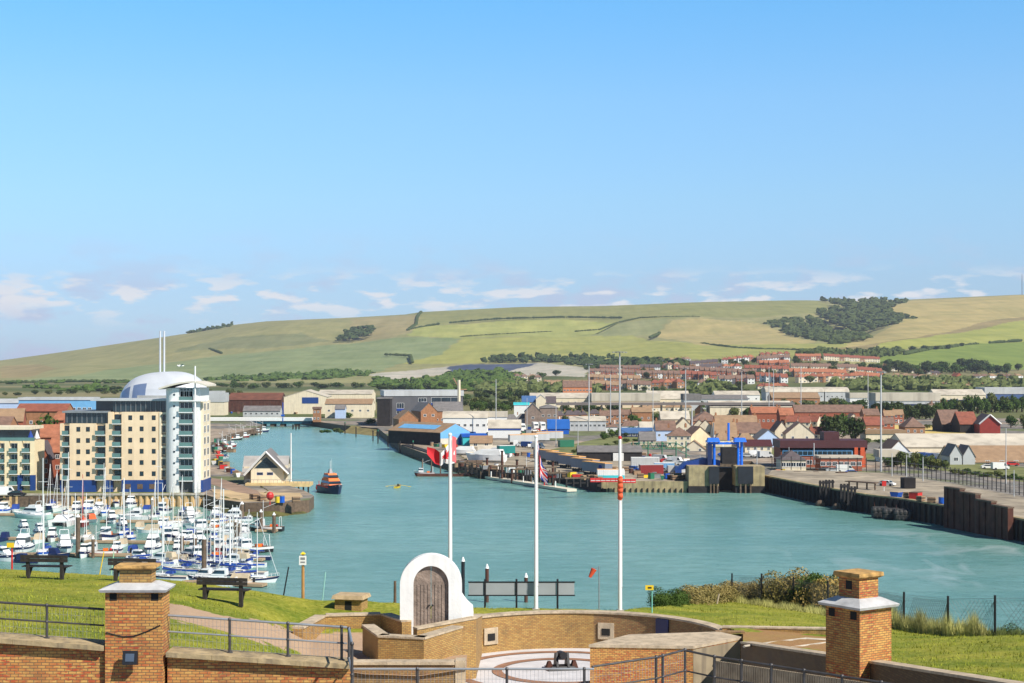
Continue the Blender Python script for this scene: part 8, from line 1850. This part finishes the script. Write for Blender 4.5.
veh('V',5,496,10,'pale van at the left edge behind the marina'); veh('k',17,496.5,5,'dark car beside the pale van behind the marina')
for k, px, py, rz, lab in [('w',887,486,-40,'white car alone on the right quay'),('V',845,472.5,0,'white van under the port office windows'),('b',852,475,5,'blue car right of the white van by the port office'),('s',833,472.5,0,'silver car left of the white van by the port office'),('k',826,472,0,'black car left of the silver one by the port office'),
   ('V',1000,470,5,'white van by the scrub before the mossy store'),('w',988,469,0,'white car left of the white van by the mossy store'),('s',975,463,0,'silver car under the two grey gables'),('k',968,462,0,'black car under the grey gables'),('r',1012,466,0,'red car near the right edge store yard')]: veh(k, px, py, rz, lab, 4.4 if py > 480 else 3.0)
g = random.Random(5)
for zi, (x0, y0, x1, y1, n, where) in enumerate([(470,437,500,437,7,'car park before the white workshop'),(508,432,545,431,9,'car park before the old brown warehouse'),(560,431,600,428,9,'car park behind the blue store'),(640,460,690,466,9,'yard left of the ferry ramp, back row'),(632,470,686,474,9,'yard left of the ferry ramp, front row'),(600,415,650,414,8,'road under the flyover'),(720,456,770,458,8,'lane behind the ferry ramp'),(884,457,905,458,4,'forecourt of the white depot'),(905,459,948,460,8,'forecourt of the long cream warehouse'),(640,433,680,432,7,'street before the brown hipped house'),(512,446,540,449,5,'lorry park, behind the trailers'),(445,428,485,430,8,'yard of the white rounded shed')]):
    for i in range(n):
        k = g.choice('wwskbrVVSB' if n > 4 else 'wskV'); px = x0+(x1-x0)*(i+g.uniform(.2,.8))/n; py = y0+(y1-y0)*(i+.5)/n+g.uniform(-.6,.6); veh(k, px, py, g.choice([0,0,90,20,-30]), f"{VN[k]}, {ORD[i]} from left in the {where}", group='vehicles in the '+where)
orange_t = mat('orange_tarpaulin', S(226,168,96), 0.7, 0.1, 0.5); cgrey = mat('grey_curtain_side', S(122,130,144), 0.6, 0.1, 0.4)
tr = box_trailer(cgrey, 13, orange_t, royal)
for i, (px, py) in enumerate([(546,462),(559,465),(572,468.5),(585,472),(597,476)]):
    o = tr if i == 0 else copy_tree(tr); x, y = GP(px, py, 3); o.location = (x, y, 3.02); o.rotation_euler = (0, 0, R(-62)); tag(o, f'{ORD[i]} from left of the grey trailers with tan roofs and blue discs behind the quay', 'lorry trailer', 'grey trailers parked behind the quay')
tr2 = box_trailer(lightgrey, 12, orange_t, None)
for i, (px, py) in enumerate([(523,444.5),(535,443),(549,441)]):
    o = tr2 if i == 0 else copy_tree(tr2); x, y = GP(px, py, 3); o.location = (x, y, 3.02); o.rotation_euler = (0, 0, R(18)); tag(o, f'{ORD[i]} from left of the pale trailers parked end to end in the lorry park', 'lorry trailer', 'pale trailers in the lorry park')
tw = box_trailer(white, 9, None, None, white)
for i, (px, py, rz, lab) in enumerate([(521,431.5,-80,'white lorry facing the camera left of the old brown warehouse'),(535,430,-85,'white and blue lorry, left of two below the old brown warehouse'),(542,430,-85,'white and blue lorry, right of two below the old brown warehouse')]):
    o = tw if i == 0 else copy_tree(tw); x, y = GP(px, py, 3); o.location = (x, y, 3.02); o.rotation_euler = (0, 0, R(rz)); tag(o, lab, 'lorry', 'lorries below the old brown warehouse')
def cont(px, py, rz, m, band, lab, L=12, top=None, z=3.02): o = container(m, band, L, top); x, y = GP(px, py, 3); o.location = (x, y, z); o.rotation_euler = (0, 0, R(rz)); tag(o, lab, 'container', 'shipping containers on the quays'); return o
cont(608,479,2,white,turq,'white container with turquoise lower band on the quay edge, left',6.2,orange_t); cont(613.5,479,2,white,turq,'white container with turquoise lower band on the quay edge, right',6.0)
cont(506,458,25,teal,None,'dark teal container standing above the derelict quay',6,white,4.6); cont(651,474,8,mat('maroon_container', S(140,44,44), 0.5, 0.1, 0.5),None,'maroon container behind the concrete quay',7,lightgrey); cont(664,472,0,mat('pale_blue_container', S(120,170,210), 0.5, 0.1, 0.5),None,'pale blue container right of the maroon one',6,white)
cont(645,466,0,lightgrey,None,'long pale container behind the maroon one',9,white); cont(618,461,0,white,None,'small white container before the slate lean-to',3.5); cont(476,460,0,cream,None,'cream container by the old jetty',6); cont(566,447,20,green,None,'green container at the end of the lorry park',6)
cont(650,437,0,blue,None,'blue container below the dark blue train shed',8); cont(908,494,10,tarred,None,'black timber crate on the right quay',3,None,4.45)
# red crowd barriers, scrap and small quay clutter
for i in range(9):
    px = 593+i*5.0; x, y = GP(px, 482 if i < 6 else 483, 3.0); t = thing('quay_barrier', f'{ORD[i]} from left of the red plastic barriers along the concrete quay', 'barrier', (x, y, 3.01), group='red barriers on the quay'); mb = MB(); mb.prismx([(-0.35,0),(0.35,0),(0.12,1.1),(-0.12,1.1)], -0.75, 0.75, redp); mb.build('body', t); mb = MB(); mb.bx(-0.6,0.6,-0.37,-0.30,0.35,0.5,white); mb.build('stripe', t)
cl = [('yellow',yellow),('green',green),('grey',grey),('tan',TN),('rusty',rust),('blue',brightblue),('white',white),('red',redp)]
for zi, (x0, y0, x1, y1, n, where, zz) in enumerate([(640,478,688,480,12,'concrete quay edge left of the ferry ramp',3.0),(455,466,500,470,11,'derelict yard above the pontoon',3.0),(505,472,560,479,12,'derelict timber quay',3.0),(895,497,945,504,6,'right quay edge',4.4),(214,462,238,478,12,'boatyard strip right of the tower',3.0),(212,449,222,460,6,'bank behind the tower',3.0),(565,476,600,482,8,'quay corner by the pontoon end',3.0),(250,500,300,504,5,'spit below the lifeboat station',3.0),(770,473,860,480,8,'yard before the port office',3.0),(430,446,465,450,8,'yard beside the blue gabled shed',3.0),(560,462,640,474,16,'sidings behind the quay containers',3.0),(500,452,545,460,9,'lorry park before the trailers',3.0),(640,456,692,464,9,'yard under the green gantry',3.0),(470,430,560,436,13,'lorry park entrance',3.0),(216,442,232,452,9,'landing behind the tower',3.0),(240,408,300,414,10,'scrapyard behind the bridge',3.0),(205,412,240,415,7,'yard left of the bridge',3.0)]):
    for i in range(n):
        nm, m = cl[g.randrange(len(cl))]; px = x0+(x1-x0)*(i+g.random()*0.8)/n; py = y0+(y1-y0)*(i+.5)/n+g.uniform(-1.2,1.2); x, y = GP(px, py, zz); kd = g.choice(['crate','skip','drum','stack'])
        w, d, h = g.uniform(1.2,3.2), g.uniform(1.0,2.2), g.uniform(0.8,2.2); rz = g.uniform(-1,1); kn = {'crate':'crate','skip':'skip','drum':'drum','stack':'pallets'}[kd]
        t = thing({'crate':'cargo_crate','skip':'skip','drum':'oil_drum','stack':'pallet_stack'}[kd], f'{nm} {kn}, {ORD[i]} item from left on the {where}', kn, (x, y, zz+0.01), rz, 'clutter on the '+where)
        if kd == 'crate': mb = MB(); mb.bx(-w/2,w/2,-d/2,d/2,0,h,m); mb.build('body', t); mb = MB(); mb.bx(-w/2-.04,w/2+.04,-d/2-.04,d/2+.04,h+.002,h+.1,timber); mb.build('lid', t)
        elif kd == 'skip': mb = MB(); mb.prismy([(-w/2+.4,0),(w/2-.4,0),(w/2,1.2),(-w/2,1.2)],-d/2,d/2,m); mb.build('body', t); mb = MB(); mb.bx(-w/2+.15,w/2-.15,-d/2+.1,d/2-.1,1.202,1.3,soil); mb.build('rubble', t)
        elif kd == 'drum': mb = MB(); mb.tube((0,0,0),(0,0,1.5),0.7,m,n=10); mb.build('body', t); mb = MB(); mb.tube((0,0,1.5),(0,0,1.6),0.73,grey,n=10); mb.build('lid', t)
        else:
            for q in range(4): mb = MB(); mb.bx(-0.9,0.9,-0.7,0.7,0.01+0.35*q,0.28+0.35*q,TN if q % 2 else timber); mb.build('pallet', t)
for i, (px, py, w_, h_) in enumerate([(462,474,6,3.2),(474,473,5,2.4),(512,478.5,7,3.4),(526,480,6,2.8),(541,481,8,3.6),(556,483,6,2.6),(577,487,6,2.2)]):
    x, y = GP(px, py, 3.0); t = thing('timber_staging', f'{ORD[i]} from left of the dark timber frames standing on the derelict quay', 'staging', (x, y, 3.0), R(-10+5*i), 'timber frames on the derelict quay')
    for q in (-1, -0.33, 0.33, 1):
        mb = MB(); mb.bx(q*w_/2-.18,q*w_/2+.18,-.18,.18,0,h_,tarred); mb.build('post', t)
    mb = MB(); mb.bx(-w_/2-.5,w_/2+.5,-.25,.25,h_+.002,h_+.4,timber); mb.build('beam', t); mb = MB(); mb.bx(-w_/2,w_/2,.2,.35,h_*.4,h_*.4+.3,tarred); mb.build('rail', t)
# green lattice gantry
t = thing('green_gantry', 'green lattice gantry on tan legs left of the blue ramp', 'gantry', (X(655,560),560,3)); s_ = F/560
for px in (633,648,662,676,686): mb = MB(); x = (px-655)/s_; mb.tube((x,0,0),(x,0,(455-446)/s_*1.6+1),0.22,TN if px % 2 else green,n=6); mb.build('leg', t)
mb = MB(); zt_ = Z(443,560)-3
for a, b in ((-8,6),): pass
x0, x1 = (631-655)/s_, (690-655)/s_; zb_ = Z(449,560)-3
for zz in (zb_, zt_):
    mb = MB(); mb.tube((x0,0,zz),(x1*0.6,0,zz),0.16,green,n=5); mb.tube((x1*0.6,0,zz),(x1,0,zz-2.5),0.16,green,n=5); mb.build('chord', t)
mb = MB(); n = 14
for i in range(n): xa, xb = x0+(x1*0.6-x0)*i/n, x0+(x1*0.6-x0)*(i+1)/n; mb.tube((xa,0,zb_ if i % 2 else zt_),(xb,0,zt_ if i % 2 else zb_),0.12,green,n=4)
mb.build('lattice', t)
# white hull shrink-wrapped on the hard
for px, py, rz, sc_, lab in [(485,462,160,1.6,'large white-wrapped hull ashore above the derelict quay'),(497,457,150,1.2,'smaller white-wrapped hull ashore right of the large one'),(462,455,170,1.1,'white boat ashore beside the tan shed')]:
    t = thing('laid_up_boat', lab, 'boat', (*GP(px, py, 3), 3.6), R(rz), 'boats laid up ashore'); hull_mb(9, 3, 1.2, gel, gel).build('hull', t, None); mb = MB(); cabin(mb, -4, 3.0, 2.7, 1.19, 2.3, white, 2.2, 0.4); mb.build('cover', t); t.scale = (sc_,)*3
    for q in (-2.4, 0, 2.4): mb = MB(); mb.bx(q-.2,q+.2,-.8,.8,-0.38,-0.05,timber); mb.build('cradle', t)
# blue bench shelter on the quay and small crane
t = thing('harbour_crane', 'small yellow and brown crane beside the dark shed roof', 'crane', (X(459,840),840,3)); hh = Z(380,840)-3; mb = MB(); mb.tube((0,0,0),(0,0,hh),0.9,cream,n=6); mb.build('tower', t); mb = MB(); mb.tube((0,0,hh-4),(-3,0,hh+1),0.4,TN,n=5); mb.tube((0,0,hh-5),(4,0,hh-5),0.4,TN,n=5); mb.build('jib', t)
t = thing('picnic_shelter', 'low dark timber staging on the right quay edge', 'staging', (*GP(862,489,4.4),4.42), R(-50)); 
for q in (-4,-1.5,1.5,4): mb = MB(); mb.bx(q-.15,q+.15,-.15,.15,0,1.6,timber); mb.build('leg', t)
mb = MB(); mb.bx(-4.6,4.6,-1.0,1.0,1.6,1.85,timber); mb.build('top', t)
for px, py, lab in ((884,491,'red lifebuoy post on the right quay, left'),(949,505,'red tank on the right quay, near the rusty piling')):
    t = thing('lifebuoy_post', lab, 'lifebuoy post', (*GP(px,py,4.4),4.42)); mb = MB(); mb.tube((0,0,0),(0,0,1.4),0.1,white); mb.build('pole', t); mb = MB(); mb.frustum((0,0),1.0,0.5,1.0,0.5,1.2,2.4,redp); mb.build('housing', t)

# seagull
t = MB(); t.tube((-0.22,0,0),(0.22,0,0.02),0.07,white,r1=0.03,n=8); t.ball((-0.25,0,0.03),0.06,white)
for sg in (-1, 1): t.shell([(0.05,sg*0.04,0.03),(-0.08,sg*0.04,0.03),(-0.02,sg*0.32,0.15),(0.06,sg*0.60,0.08)], [(0,1,2,3)], lightgrey)
o = t.build('seagull', None, (X(181,150),150,Z(366,150)), R(30)); tag(o, 'white gull flying in front of the silver dome', 'seagull'); o.scale = (1.3,)*3

# ------------------------------------------------------------------ air
hz = MB(); hm = bpy.data.materials.new('haze'); hm.use_nodes = True; hn = hm.node_tree; hn.nodes.clear()
ho = hn.nodes.new('ShaderNodeOutputMaterial'); hv = hn.nodes.new('ShaderNodeVolumePrincipled'); hv.inputs['Color'].default_value = (0.80, 0.86, 1.0, 1); hv.inputs['Density'].default_value = 0.000052; hv.inputs['Anisotropy'].default_value = 0.2
hn.links.new(hv.outputs[0], ho.inputs['Volume']); hm.volume_intersection_method = 'ACCURATE' if hasattr(hm, 'volume_intersection_method') else None
hz.bx(-3200, 3800, -30, 7100, -200, 420, hm); o = hz.build('haze'); stuff(o, 'thin blue summer haze softening the far hills', 'haze')
